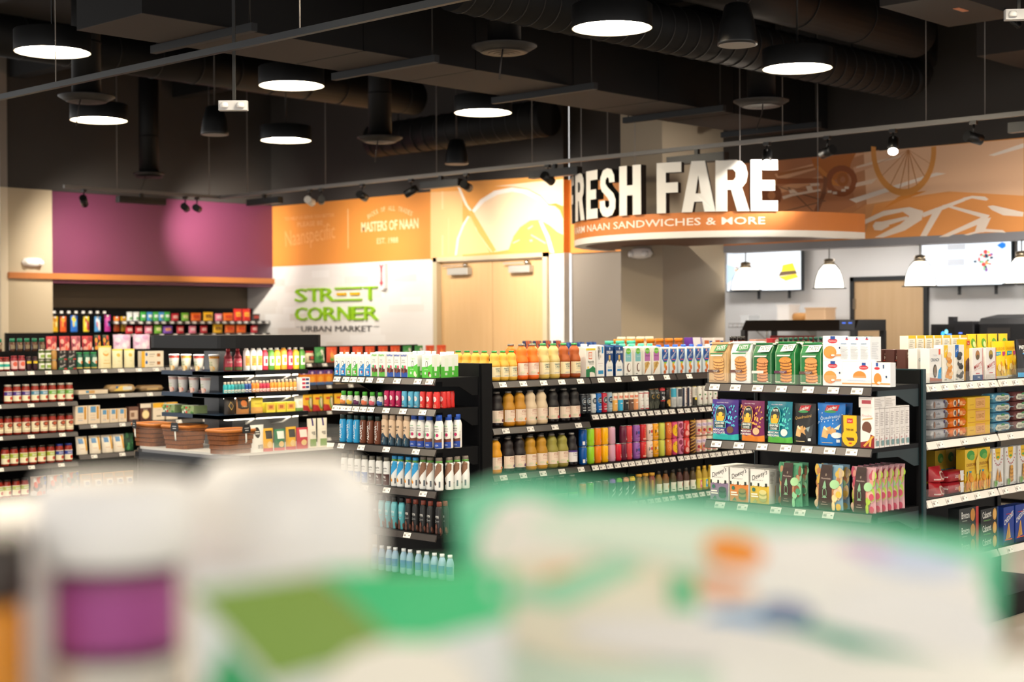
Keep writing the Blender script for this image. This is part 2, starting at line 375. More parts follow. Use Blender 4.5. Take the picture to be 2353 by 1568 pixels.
MUR_BICYCLE = [('P', [(-9.881, 3.349), (-8.015, 3.353), (-7.916, 3.037), (-8.117, 2.829), (-8.424, 2.712), (-8.607, 2.472), (-9.885, 2.454)], '#c27c50'), ('P', [(-8.45, 2.713), (-8.117, 2.829), (-7.916, 3.037), (-7.967, 2.82), (-8.143, 2.483), (-8.607, 2.472)], '#cd8654'), ('P', [(-8.242, 3.336), (-7.841, 3.361), (-7.793, 3.116), (-7.966, 2.864), (-8.092, 2.783)], '#d08f62'), ('P', [(-8.142, 2.741), (-7.991, 2.821), (-7.893, 2.468), (-8.245, 2.474)], '#d9935c'), ('P', [(-7.991, 2.821), (-7.456, 2.919), (-6.317, 2.845), (-6.318, 2.473), (-8.018, 2.474)], '#e09c63'), ('P', [(-7.892, 2.815), (-7.361, 2.891), (-6.317, 2.886), (-6.318, 2.471), (-8.018, 2.474)], '#f0a057'), ('P', [(-8.015, 3.353), (-6.316, 3.343), (-6.317, 2.804), (-7.083, 2.895), (-7.552, 2.86), (-7.982, 2.821)], '#f3c39c'), ('P', [(-9.088, 3.21), (-8.14, 3.35), (-7.94, 3.347), (-9.033, 3.132)], '#ecb48a'), ('P', [(-9.034, 3.068), (-8.293, 3.184), (-8.294, 3.13), (-9.034, 2.998)], '#e3a578'), ('P', [(-8.141, 3.208), (-7.925, 3.249), (-7.911, 3.195), (-8.116, 3.148)], '#e8b08a'), ('P', [(-9.058, 3.162), (-8.477, 3.121), (-8.477, 3.073), (-9.059, 3.099)], '#a4592c'), ('P', [(-9.058, 3.218), (-8.603, 3.26), (-8.587, 3.238), (-9.042, 3.182)], '#b9703c'), ('P', [(-8.634, 3.338), (-8.104, 3.35), (-8.165, 3.247), (-8.181, 3.154), (-8.305, 3.108), (-8.445, 3.064), (-8.54, 3.18), (-8.603, 3.253)], '#c8742f'), ('P', [(-8.587, 3.252), (-8.539, 3.255), (-8.289, 3.026), (-8.383, 3.046)], '#dd8c3e'), ('P', [(-8.089, 3.066), (-8.101, 3.012), (-8.165, 3.037), (-8.158, 3.071)], '#a0562a'), ('P', [(-8.101, 3.012), (-8.133, 2.966), (-8.185, 3.008), (-8.165, 3.037)], '#a0562a'), ('P', [(-8.133, 2.966), (-8.182, 2.933), (-8.216, 2.987), (-8.185, 3.008)], '#a0562a'), ('P', [(-8.182, 2.933), (-8.242, 2.917), (-8.254, 2.978), (-8.216, 2.987)], '#a0562a'), ('P', [(-8.242, 2.917), (-8.307, 2.921), (-8.294, 2.98), (-8.254, 2.978)], '#a0562a'), ('P', [(-8.307, 2.921), (-8.367, 2.944), (-8.332, 2.995), (-8.294, 2.98)], '#a0562a'), ('P', [(-8.367, 2.944), (-8.417, 2.984), (-8.363, 3.02), (-8.332, 2.995)], '#a0562a'), ('P', [(-8.417, 2.984), (-8.45, 3.035), (-8.383, 3.052), (-8.363, 3.02)], '#a0562a'), ('P', [(-8.45, 3.035), (-8.461, 3.092), (-8.39, 3.087), (-8.383, 3.052)], '#a0562a'), ('P', [(-8.461, 3.092), (-8.449, 3.147), (-8.383, 3.122), (-8.39, 3.087)], '#a0562a'), ('P', [(-8.449, 3.147), (-8.416, 3.194), (-8.363, 3.151), (-8.383, 3.122)], '#a0562a'), ('P', [(-8.416, 3.194), (-8.366, 3.227), (-8.332, 3.171), (-8.363, 3.151)], '#a0562a'), ('P', [(-8.366, 3.227), (-8.305, 3.242), (-8.294, 3.181), (-8.332, 3.171)], '#a0562a'), ('P', [(-8.305, 3.242), (-8.241, 3.237), (-8.253, 3.178), (-8.294, 3.181)], '#a0562a'), ('P', [(-8.241, 3.237), (-8.181, 3.213), (-8.215, 3.163), (-8.253, 3.178)], '#a0562a'), ('P', [(-8.181, 3.213), (-8.132, 3.173), (-8.185, 3.138), (-8.215, 3.163)], '#a0562a'), ('P', [(-8.132, 3.173), (-8.1, 3.122), (-8.165, 3.106), (-8.185, 3.138)], '#a0562a'), ('P', [(-8.1, 3.122), (-8.089, 3.066), (-8.158, 3.071), (-8.165, 3.106)], '#a0562a'), ('P', [(-8.189, 3.087), (-8.202, 3.045), (-8.233, 3.071), (-8.227, 3.089)], '#b4682f'), ('P', [(-8.202, 3.045), (-8.237, 3.021), (-8.249, 3.06), (-8.233, 3.071)], '#b4682f'), ('P', [(-8.237, 3.021), (-8.28, 3.024), (-8.268, 3.061), (-8.249, 3.06)], '#b4682f'), ('P', [(-8.28, 3.024), (-8.315, 3.053), (-8.283, 3.074), (-8.268, 3.061)], '#b4682f'), ('P', [(-8.315, 3.053), (-8.328, 3.097), (-8.289, 3.094), (-8.283, 3.074)], '#b4682f'), ('P', [(-8.328, 3.097), (-8.314, 3.139), (-8.283, 3.112), (-8.289, 3.094)], '#b4682f'), ('P', [(-8.314, 3.139), (-8.279, 3.163), (-8.268, 3.123), (-8.283, 3.112)], '#b4682f'), ('P', [(-8.279, 3.163), (-8.236, 3.16), (-8.249, 3.122), (-8.268, 3.123)], '#b4682f'), ('P', [(-8.236, 3.16), (-8.202, 3.131), (-8.233, 3.109), (-8.249, 3.122)], '#b4682f'), ('P', [(-8.202, 3.131), (-8.189, 3.087), (-8.227, 3.089), (-8.233, 3.109)], '#b4682f'), ('P', [(-8.439, 2.992), (-8.389, 2.989), (-8.389, 2.965), (-8.439, 2.968)], '#f0dcc8'), ('P', [(-8.377, 2.975), (-8.327, 2.972), (-8.327, 2.947), (-8.377, 2.95)], '#f0dcc8'), ('P', [(-8.237, 3.02), (-8.188, 3.016), (-8.188, 2.992), (-8.237, 2.995)], '#f0dcc8'), ('P', [(-8.276, 2.995), (-8.226, 2.992), (-8.226, 2.968), (-8.276, 2.971)], '#f0dcc8'), ('P', [(-8.484, 3.149), (-8.433, 3.117), (-8.461, 2.956), (-8.541, 2.783), (-8.605, 2.786), (-8.525, 2.932), (-8.493, 3.026)], '#8f5330'), ('P', [(-8.993, 2.975), (-9.011, 2.915), (-9.082, 2.958), (-9.076, 2.981)], '#8d4d2b'), ('P', [(-9.011, 2.915), (-9.059, 2.873), (-9.101, 2.942), (-9.082, 2.958)], '#8d4d2b'), ('P', [(-9.059, 2.873), (-9.126, 2.86), (-9.126, 2.937), (-9.101, 2.942)], '#8d4d2b'), ('P', [(-9.126, 2.86), (-9.193, 2.881), (-9.151, 2.945), (-9.126, 2.937)], '#8d4d2b'), ('P', [(-9.193, 2.881), (-9.242, 2.929), (-9.169, 2.963), (-9.151, 2.945)], '#8d4d2b'), ('P', [(-9.242, 2.929), (-9.26, 2.992), (-9.176, 2.987), (-9.169, 2.963)], '#8d4d2b'), ('P', [(-9.26, 2.992), (-9.241, 3.053), (-9.169, 3.01), (-9.176, 2.987)], '#8d4d2b'), ('P', [(-9.241, 3.053), (-9.192, 3.095), (-9.15, 3.026), (-9.169, 3.01)], '#8d4d2b'), ('P', [(-9.192, 3.095), (-9.125, 3.107), (-9.125, 3.03), (-9.15, 3.026)], '#8d4d2b'), ('P', [(-9.125, 3.107), (-9.059, 3.086), (-9.1, 3.022), (-9.125, 3.03)], '#8d4d2b'), ('P', [(-9.059, 3.086), (-9.01, 3.038), (-9.082, 3.004), (-9.1, 3.022)], '#8d4d2b'), ('P', [(-9.01, 3.038), (-8.993, 2.975), (-9.076, 2.981), (-9.082, 3.004)], '#8d4d2b'), ('P', [(-9.026, 3.061), (-9.017, 3.069), (-8.462, 2.887), (-8.47, 2.877)], '#8a5a3c'), ('P', [(-8.927, 3.055), (-8.91, 3.059), (-8.605, 2.786), (-8.624, 2.787)], '#8a5a3c'), ('P', [(-8.994, 2.808), (-8.462, 2.894), (-8.459, 2.883), (-8.928, 2.804)], '#8a5a3c'), ('P', [(-9.142, 3.097), (-9.125, 3.096), (-8.446, 2.968), (-8.446, 2.96)], '#8a5a3c'), ('P', [(-8.993, 2.964), (-8.894, 2.983), (-8.524, 3.014), (-8.517, 2.993), (-8.862, 2.96), (-8.977, 2.933)], '#f0d4bc'), ('P', [(-8.651, 3.078), (-8.54, 3.077), (-8.532, 3.049), (-8.636, 3.049)], '#f0d4bc'), ('P', [(-8.911, 3.026), (-8.845, 3.029), (-8.797, 2.991), (-8.894, 2.99)], '#f0d4bc'), ('P', [(-8.7, 3.054), (-8.636, 3.056), (-8.604, 2.992), (-8.668, 2.983)], '#f0d4bc'), ('P', [(-8.182, 2.884), (-8.105, 2.844), (-7.31, 3.038), (-7.106, 3.071), (-7.211, 3.088), (-7.338, 3.063)], '#fbe9da'), ('P', [(-8.097, 3.047), (-7.863, 3.08), (-7.923, 3.028), (-8.113, 3.007)], '#f6d8bf'), ('P', [(-6.669, 3.213), (-6.609, 3.201), (-6.316, 3.256), (-6.316, 3.299)], '#fbe9da'), ('P', [(-8.097, 3.215), (-7.923, 3.248), (-7.597, 3.288), (-7.597, 3.269), (-7.923, 3.221), (-8.104, 3.195)], '#f7d9c0'), ('P', [(-7.79, 2.767), (-7.627, 2.876), (-7.511, 2.908), (-7.317, 2.915), (-7.396, 2.888), (-7.598, 2.835)], '#ea9338'), ('P', [(-7.213, 3.344), (-7.212, 3.282), (-7.264, 3.29), (-7.265, 3.342)], '#e59a48'), ('P', [(-7.212, 3.282), (-7.218, 3.221), (-7.269, 3.238), (-7.264, 3.29)], '#e59a48'), ('P', [(-7.218, 3.221), (-7.231, 3.163), (-7.28, 3.188), (-7.269, 3.238)], '#e59a48'), ('P', [(-7.231, 3.163), (-7.249, 3.107), (-7.296, 3.141), (-7.28, 3.188)], '#e59a48'), ('P', [(-7.249, 3.107), (-7.274, 3.056), (-7.317, 3.097), (-7.296, 3.141)], '#e59a48'), ('P', [(-7.274, 3.056), (-7.304, 3.01), (-7.343, 3.058), (-7.317, 3.097)], '#e59a48'), ('P', [(-7.304, 3.01), (-7.34, 2.969), (-7.373, 3.024), (-7.343, 3.058)], '#e59a48'), ('P', [(-7.34, 2.969), (-7.379, 2.936), (-7.407, 2.995), (-7.373, 3.024)], '#e59a48'), ('P', [(-7.379, 2.936), (-7.422, 2.91), (-7.444, 2.973), (-7.407, 2.995)], '#e59a48'), ('P', [(-7.422, 2.91), (-7.469, 2.892), (-7.483, 2.958), (-7.444, 2.973)], '#e59a48'), ('P', [(-7.469, 2.892), (-7.517, 2.882), (-7.524, 2.949), (-7.483, 2.958)], '#e59a48'), ('P', [(-7.517, 2.882), (-7.566, 2.881), (-7.566, 2.949), (-7.524, 2.949)], '#e59a48'), ('P', [(-7.566, 2.881), (-7.616, 2.888), (-7.608, 2.955), (-7.566, 2.949)], '#e59a48'), ('P', [(-7.616, 2.888), (-7.665, 2.904), (-7.65, 2.969), (-7.608, 2.955)], '#e59a48'), ('P', [(-7.665, 2.904), (-7.712, 2.928), (-7.69, 2.99), (-7.65, 2.969)], '#e59a48'), ('P', [(-7.712, 2.928), (-7.756, 2.961), (-7.727, 3.017), (-7.69, 2.99)], '#e59a48'), ('P', [(-7.756, 2.961), (-7.797, 3.0), (-7.762, 3.051), (-7.727, 3.017)], '#e59a48'), ('P', [(-7.797, 3.0), (-7.834, 3.046), (-7.793, 3.09), (-7.762, 3.051)], '#e59a48'), ('P', [(-7.834, 3.046), (-7.865, 3.098), (-7.82, 3.134), (-7.793, 3.09)], '#e59a48'), ('P', [(-7.865, 3.098), (-7.891, 3.155), (-7.841, 3.182), (-7.82, 3.134)], '#e59a48'), ('P', [(-7.891, 3.155), (-7.91, 3.215), (-7.858, 3.233), (-7.841, 3.182)], '#e59a48'), ('P', [(-7.91, 3.215), (-7.923, 3.277), (-7.869, 3.286), (-7.858, 3.233)], '#e59a48'), ('P', [(-7.923, 3.277), (-7.929, 3.341), (-7.874, 3.34), (-7.869, 3.286)], '#e59a48'), ('P', [(-7.929, 3.341), (-7.928, 3.405), (-7.873, 3.394), (-7.874, 3.34)], '#e59a48'), ('P', [(-7.517, 3.338), (-7.508, 3.337), (-7.27, 3.177), (-7.278, 3.178)], '#c98650'), ('P', [(-7.517, 3.338), (-7.508, 3.337), (-7.33, 3.054), (-7.339, 3.055)], '#c98650'), ('P', [(-7.517, 3.338), (-7.508, 3.337), (-7.414, 2.977), (-7.423, 2.977)], '#c98650'), ('P', [(-7.517, 3.338), (-7.508, 3.337), (-7.506, 2.943), (-7.515, 2.943)], '#c98650'), ('P', [(-7.517, 3.338), (-7.508, 3.337), (-7.604, 2.947), (-7.613, 2.948)], '#c98650'), ('P', [(-7.517, 3.338), (-7.508, 3.337), (-7.708, 2.996), (-7.717, 2.997)], '#c98650'), ('P', [(-7.517, 3.338), (-7.508, 3.337), (-7.802, 3.098), (-7.811, 3.099)], '#c98650'), ('P', [(-7.517, 3.338), (-7.508, 3.337), (-7.857, 3.222), (-7.866, 3.223)], '#c98650'), ('P', [(-8.022, 2.659), (-7.794, 2.744), (-7.504, 2.767), (-7.353, 2.719), (-7.367, 2.634), (-7.553, 2.536), (-7.795, 2.477), (-7.893, 2.481), (-7.6, 2.603), (-7.504, 2.676), (-7.576, 2.723), (-7.794, 2.692), (-8.022, 2.615)], '#fbe9da'), ('P', [(-7.913, 2.601), (-7.883, 2.639), (-7.746, 2.636), (-7.726, 2.587), (-7.814, 2.548), (-7.893, 2.556)], '#fbe9da'), ('P', [(-7.844, 2.633), (-7.528, 2.677), (-7.514, 2.651), (-7.77, 2.59)], '#fbe9da'), ('P', [(-7.367, 2.699), (-6.919, 2.821), (-6.91, 2.791), (-7.353, 2.655)], '#fbe9da'), ('P', [(-6.932, 2.822), (-6.838, 2.837), (-6.704, 2.82), (-6.669, 2.793), (-6.691, 2.78), (-6.838, 2.812), (-6.919, 2.792)], '#fbe9da'), ('P', [(-7.222, 2.742), (-7.143, 2.729), (-7.316, 2.469), (-7.386, 2.472)], '#fbe9da'), ('P', [(-7.152, 2.763), (-7.106, 2.769), (-6.656, 2.639), (-6.687, 2.603)], '#fbe9da'), ('P', [(-7.185, 2.454), (-7.084, 2.454), (-6.656, 2.597), (-6.744, 2.623)], '#fbe9da'), ('P', [(-6.678, 2.727), (-6.625, 2.732), (-6.317, 2.649), (-6.326, 2.609), (-6.52, 2.631), (-6.634, 2.687)], '#fbe9da'), ('P', [(-6.767, 2.603), (-6.643, 2.617), (-6.714, 2.479), (-6.812, 2.48)], '#fbe9da'), ('P', [(-6.924, 2.464), (-6.714, 2.513), (-6.525, 2.491), (-6.494, 2.465), (-6.723, 2.484), (-6.879, 2.458)], '#fbe9da')]

# ================================================================== THE ROOM
# axes: +x runs along the aisles away to the right, +y away to the left; the camera stands at the origin
WX, WY = 13.58, 17.6                            # wall with the doors and murals; front of the soffit over the sweets
FX = 13.69                                      # plane of the mural over the kitchen
DARKW = mat('#3b3632', 0.8, noise=(3.0, '#332f2c', 0.6))
TAN = mat('#b8a78c', 0.75, noise=(4.0, '#b0a086', 0.5))
TANL = mat('#d8c9b0', 0.75)
GREYT = mat('#8b8178', 0.75)
PURPLE = mat('#67314b', 0.36, noise=(2.0, '#632f48', 0.5))
ORANGE = mat('#e08a3c', 0.55, noise=(1.2, '#e8983f', 0.8))
WBRICK = mat('#ece7e2', 0.6, noise=(6.0, '#e2dbd5', 0.5, (1, 0.35, 3)))
DECK = mat('#070606', 0.9)
DUCT = mat('#090808', 0.6, spec=.25, noise=(2.5, '#0e0c0b', 0.8))
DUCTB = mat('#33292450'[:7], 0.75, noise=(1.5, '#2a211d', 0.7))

struct('floor', MB().box(-5, -5, -0.05, 17, 21, 0, mat('#8d857c', 0.35, noise=(5.0, '#7f776f', 0.6))))
struct('ceiling', MB().box(-5, -5, 5.0, 17, 21, 5.1, DECK))

# ---- wall with the double door and the first mural (faces -x)
w = MB()
DY0, DY1, DZ = 12.22, 14.2, 2.49                # door opening with its frame
w.box(WX, 11.99, 0, WX + .1, DY0, 2.478, WBRICK)
w.box(WX, DY1, 0, WX + .1, 18.2, 2.478, WBRICK)
w.box(WX, DY0, DZ, WX + .1, DY1, DZ + .001, WBRICK)
w.box(WX, 11.99, 3.35, WX + .1, 18.2, 5.0, DARKW)
# faint grey planks in the white panelling
rnd = random.Random(3)
for k in range(60):
    y = rnd.uniform(14.35, 17.9); z = 1.2 + .1 * rnd.randrange(12); L = rnd.uniform(.25, .8)
    w.box(WX - .0015 - .0001 * k / 10, y, z, WX, min(y + L, 18.15), z + .095, mat(rnd.choice(['#e4ddd6', '#e9e4df', '#e0d8d0', '#efebe7']), .6))
struct('wall_doors', w)


def mural_map(X):                               # print on a wall facing -x: x runs to the viewer's right (-y)
    return lambda x, y, h: (X - .002 - h, -x, y)


OA, OB, OC, OD, OE = '#f0a347', '#f5bd74', '#fbdcae', '#d97a2c', '#fdeedd'
w = MB().box(WX, 11.99, 2.478, WX + .1, 17.6, 3.35, ORANGE)
w.box(WX + .1, 11.985, 2.478, FX + .05, 11.99, 3.35, ORANGE)


def arc(cx, cy, r0, r1, a0, a1, c, n=16, sx=1.0):
    p = [(cx + sx * r1 * math.cos(math.radians(a0 + (a1 - a0) * k / n)), cy + r1 * math.sin(math.radians(a0 + (a1 - a0) * k / n))) for k in range(n + 1)]
    q = [(cx + sx * r0 * math.cos(math.radians(a0 + (a1 - a0) * k / n)), cy + r0 * math.sin(math.radians(a0 + (a1 - a0) * k / n))) for k in range(n + 1)]
    return [('P', [p[k], p[k + 1], q[k + 1], q[k]], c) for k in range(n)]


mur = list(MUR_SCOOTER)
mur += [('T', 'TO HELP US SERVE YOU BETTER', -16.76, 3.155, 1.10, .045, '#f3b377'),
        ('T', 'PLEASE BE', -16.74, 3.06, .56, .065, '#f3b377'),
        ('T', 'Naanspecific', -16.75, 2.87, 1.1, .30, '#f3ab66', 4),
        ('R', -15.93, 2.68, -15.915, 3.22, '#f8cf93')]
s0 = 'JACKS OF ALL TRADES'
for k, ch in enumerate(s0):
    if ch != ' ':
        a = 115 - 50 * k / (len(s0) - 1)
        mur.append(('T', ch, -15.08 + 1.02 * math.cos(math.radians(a)), 2.20 + .98 * math.sin(math.radians(a)), .034, .06, '#fbdfae', a - 90))
mur += [('T', 'MASTERS OF NAAN', -15.08, 2.955, 1.13, .135, '#fbdfae', 0, .02), ('T', 'EST. 1988', -15.12, 2.755, .42, .075, '#fbdfae')]
w.art(mur, mural_map(WX), lift=.00004)
struct('wall_mural', w)

# ---- double door, frame and closers
FR = mat('#cdbb9b', 0.5)
w = MB()
for y0, y1 in ((DY0, DY0 + .07), (DY1 - .07, DY1)):
    w.box(WX - .05, y0, 0, WX + .1, y1, DZ, FR)
w.box(WX - .05, DY0, 2.435, WX + .1, DY1, DZ, FR)
dr = struct('door_1', w)
OAK = mat('#dcb583', 0.45, noise=(3.0, '#cfa46f', 0.9, (1, 6, .5)))
for i, (y0, y1) in enumerate(((12.295, 13.20), (13.208, 14.125))):
    lf = MB().box(WX + .03, y0, .01, WX + .075, y1, 2.43, OAK).obj('door_leaf', dr)
    c = (12.50, 12.85) if i == 0 else (13.56, 13.93)
    m = MB().rbox(WX - .06, c[0], 2.26, WX + .03, c[1], 2.345, mat('#b9b4ab', .4, .3), .01)
    m.box(WX - .045, c[0] + .1, 2.37, WX - .03, c[1] + .1, 2.385, CHROME)
    m.lathe([(.03, 2.355), (.03, 2.40)], CHROME, 10, WX - .03, c[0] + .06)
    m.obj('door_closer', lf)

# ---- fire extinguisher arrow
x = thing('extinguisher_sign', 'white wall sign with red down arrow beside the double door', 'sign', (WX - .06, 15.18, 2.12))
MB().prism([(-.06, 0), (0, -.03), (.06, 0), (.06, .33), (-.06, .33)], 0, .055, '#efe6e4').obj('panel', x, rot=-PI / 2)
MB().art([('P', [(-.045, .08), (0, .02), (.045, .08), (.02, .08), (.02, .26), (.045, .32), (.02, .32), (0, .29), (-.02, .32), (-.045, .32), (-.02, .26), (-.02, .08)], '#d64a52'), ('T', 'FIRE', 0, .16, .02, .1, '#f3e6e6', 90)],
         lambda a, b, h: (a, -.001 - h, b)).obj('arrow', x, rot=-PI / 2)

# ---- street corner lettering (raised letters on the white wall)
GRN = mat('#95c81e', 0.4)
x = thing('shop_sign', 'raised green street corner lettering with urban market below on white wall', 'sign', (WX, 17.06, 0))


def word_part(parent, name, tx, x0, x1, z0, z1, c, t=.035, bold=0.0, zs=0.0):
    """raised lettering lying on a wall that faces -x; x0..x1 counted to the viewer's right from the parent"""
    tv, fs = text_shape(tx, bold)
    m = MB()
    n = len(tv)
    vs = [(-t, -(x0 + a * (x1 - x0)), z0 + b * (z1 - z0) + zs * a) for a, b in tv] + [(0, -(x0 + a * (x1 - x0)), z0 + b * (z1 - z0) + zs * a) for a, b in tv]
    cnt = {}
    for f in fs:
        for q in range(len(f)):
            e = (f[q], f[(q + 1) % len(f)])
            cnt[e] = 1
    m.add(vs, [tuple(f) for f in fs], c)
    m.add(vs, [(a, b, n + b, n + a) for a, b in cnt if (b, a) not in cnt], c)
    return m.obj(name, parent)


for tx, a, b in (('S', 0, .26), ('T', .28, .56), ('R', .56, .86), ('T', 1.46, 1.75)):
    word_part(x, 'letter', tx, a, b, 1.965, 2.15, GRN)
for a in (.88, 1.16):
    m = MB().box(-.035, -a - .27, 2.125, 0, -a, 2.15, GRN).box(-.035, -a - .27, 1.965, 0, -a, 1.99, GRN)
    m.box(-.035, -a - .22, 2.042, 0, -a - .04, 2.075, '#f8b80a')
    m.obj('letter', x)
for tx, a, b in (('C', 0, .26), ('O', .28, .6), ('R', .63, .9), ('N', .93, 1.2), ('E', 1.23, 1.46), ('R', 1.49, 1.76)):
    word_part(x, 'letter', tx, a, b, 1.70, 1.885, GRN)
word_part(x, 'small_lettering', 'URBAN MARKET', .12, 1.62, 1.54, 1.62, '#4b4644', .012)
MB().box(-.012, -.09, 1.605, 0, 0, 1.61, '#4b4644').box(-.012, -1.76, 1.605, 0, -1.66, 1.61, '#4b4644').obj('dash', x)

# ---- purple soffit, recess below it, tan pier and white return on the left
w = MB().box(10.07, WY, 2.19, WX, 18.2, 3.36, PURPLE)
struct('wall_purple', w)
tr = MB().box(9.45, WY - .05, 2.235, WX + .02, WY, 2.31, mat('#b8713a', 0.45, noise=(4.0, '#a8642f', .8, (.4, 6, 6))))
struct('trim_1', tr)
struct('wall_back', MB().box(8.9, 18.2, 0, WX + .1, 18.3, 5.0, mat('#6f6150', 0.8)))
struct('wall_above', MB().box(9.4, WY + .02, 3.36, WX, 18.2, 5.0, DARKW))
struct('wall_pier', MB().box(9.46, WY, 0, 10.07, 18.2, 3.37, TAN))
struct('wall_left', MB().box(9.36, WY - .001, 0, 9.46, 21, 3.37, TANL).box(9.36, WY - .001, 3.37, 9.46, 21, 5.0, GREYT))

# ---- wall over the kitchen with the bicycle mural
w = MB().box(FX, -1.5, 2.47, FX + .25, 11.99, 3.352, ORANGE)
cyc = MUR_BICYCLE
w.art(cyc, mural_map(FX), lift=.00003)
struct('wall_fascia', w)
struct('trim_2', MB().box(FX - .005, -1.5, 2.395, FX + .25, 9.76, 2.47, mat('#8a8a92', .5)))
struct('wall_over', MB().box(FX, -1.5, 3.352, FX + .1, 11.99, 5.0, DARKW))
struct('wall_niche', MB().box(FX + .03, 10.2, 0, FX + .13, 11.99, 2.47, mat('#857b70', .7)))
struct('wall_column', MB().box(12.6, 9.75, 0, FX + .02, 10.31, 5.0, mat('#9c8d78', .75)))

# ---- kitchen behind
KX = 15.5
struct('wall_kitchen', MB().box(KX, -1.5, 0, KX + .1, 12, 3.2, mat('#dfe0e1', .35)))
struct('ceiling_kitchen', MB().box(FX + .25, -1.5, 2.62, KX, 12, 2.7, '#d9d7d3'))
struct('wall_kitchen_side', MB().box(FX + .13, 11.3, 0, KX, 11.4, 3.2, '#dcdcdc'))
w = MB()
for y0, y1, z0, z1 in ((8.26, 8.31, 0, 2.15), (9.19, 9.24, 0, 2.15), (8.26, 9.24, 2.10, 2.15)):
    w.box(KX - .04, y0, z0, KX, y1, z1, '#1d2226')
d2 = struct('door_2', w)
lf = MB().box(KX - .02, 8.31, .01, KX - .001, 9.19, 2.1, mat('#cdb08a', .45, noise=(3.0, '#bd9d76', .9, (1, 6, .5)))).obj('door_leaf', d2)
MB().box(KX - .045, 9.17, 1.78, KX - .02, 9.20, 1.90, CHROME).obj('hinge', lf)

# ================================================================== CEILING SERVICES
def ceil_wire(parent, name, x, y, z0, z1, r=.004, c='#4a4643'):
    return MB().tube([(x, y, z0), (x, y, z1)], r, c, 6).obj(name, parent)


# rectangular duct with its trapeze struts
x = thing('rectangular_duct', 'long square black duct crossing under the ceiling deck', 'duct', (5.2, 8.6, 3.6))
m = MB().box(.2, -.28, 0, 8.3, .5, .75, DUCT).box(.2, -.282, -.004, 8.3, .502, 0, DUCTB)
for k in range(7):
    m.box(.9 + 1.15 * k, -.285, -.006, .915 + 1.15 * k, .505, .752, DUCT)
m.obj('duct_body', x)
for k, px in enumerate((.85, 2.5, 4.3, 6.1, 7.7)):
    s = MB().box(px, -.55, -.06, px + .05, .62, -.006, mat('#17191c', .6)).obj('strut', x)
    for yy in (-.5, .57):
        ceil_wire(s, 'threaded_rod', px + .025, yy, -.01, 1.4, .006, '#121212')


def round_duct(name, label, p0, p1, r, ribs, endcap=True):
    p0, p1 = Vector(p0), Vector(p1)
    x = thing(name, label, 'duct', p0)
    d = p1 - p0
    m = MB().tube([(0, 0, 0), d], r, DUCT, 28)
    n = int(d.length / ribs)
    u = d.normalized()
    for k in range(n):
        c = u * (k + .5) * ribs
        m.tube([c - u * .006, c + u * .006], r + .006, mat('#0d0c0c', .6), 28)
    m.obj('duct_body', x)
    for t in (.15, .85):
        c = d * t
        MB().tube([c + Vector((0, 0, r - .02)), c + Vector((0, 0, 5.0 - p0.z - .02))], .008, '#151515').obj('hanger_rod', x)
    return x


x = round_duct('spiral_duct', 'round spiral black duct ending in a bend above the bicycle mural', (7.2, 7.35, 3.92), (13.0, 7.2, 3.92), .185, .16)
MB().tube([(5.8 + .30 * math.sin(t * PI / 10), -.15, .30 - .30 * math.cos(t * PI / 10)) for t in range(6)] + [(6.1, -.15, 1.0)], .185, DUCT, 28).obj('elbow', x)
x = round_duct('spiral_duct', 'smooth round black duct nearest the upper corner of the ceiling', (7.5, 6.85, 4.25), (12.6, 6.85, 4.25), .22, .9)
x = round_duct('spiral_duct', 'short brownish round duct above the double door mural', (12.9, 14.6, 3.98), (12.9, 11.6, 3.98), .21, .2)
x = round_duct('spiral_duct', 'thin round black duct high over the cooler island', (5.5, 13.2, 4.35), (12.5, 13.4, 4.35), .2, .5)
x = round_duct('spiral_duct', 'round black duct running towards the door wall behind the lamps', (8.5, 9.5, 4.5), (11.0, 9.5, 4.5), .25, .3)

# plain air handling boxes at the upper corner
x = thing('air_handler', 'flat grey air unit with slatted end and orange tag under the ceiling', 'air unit', (10.9, 5.62, 4.02))
MB().box(-.55, -.3, 0, .55, .3, .4, mat('#2b2623', .7)).obj('casing', x)
m = MB()
for k in range(6):
    m.box(.551, -.25, .05 + .05 * k, .56, .25, .07 + .05 * k, '#0c0c0c')
m.obj('slat_grille', x)
MB().box(-.1, -.12, -.004, .06, -.07, 0, '#d98a63').obj('tag', x)
MB().tube([(.3, -.29, .02), (.3, -.36, -.09), (.36, -.38, -.12), (.44, -.36, -.09), (.44, -.29, .02)], .015, '#101112').obj('pipe_loop', x)
for a in (-.5, .5):
    ceil_wire(x, 'hanger_rod', a, 0, .4, .97, .008, '#121212')
x = thing('ceiling_panel', 'pale flat duct panel at the top edge over the bicycle mural', 'duct', (9.6, 6.0, 4.15))
MB().box(-.6, -.15, 0, .5, .35, .5, mat('#3a332e', .8)).obj('casing', x)
for a in (-.4, .4):
    ceil_wire(x, 'hanger_rod', a, 0, .5, .84, .008, '#121212')
x = thing('ceiling_panel', 'dark low duct box above the far end of the light track', 'duct', (13.0, 5.7, 3.95))
MB().box(-.5, -.5, 0, .5, .5, .6, mat('#2a2421', .8)).obj('casing', x)
ceil_wire(x, 'hanger_rod', 0, 0, .6, 1.04, .008, '#121212')
# beams of the deck
for k, yy in enumerate((6.0, 9.4, 12.2, 15.4)):
    struct('trim_%d' % (10 + k), MB().box(-2, yy - .06, 4.62, 13.58, yy + .06, 5.0, DECK))
for k, xx in enumerate((7.2, 9.6, 12.0)):
    struct('trim_%d' % (20 + k), MB().box(xx - .1, 3, 4.75, xx + .1, 17.6, 5.0, DECK))


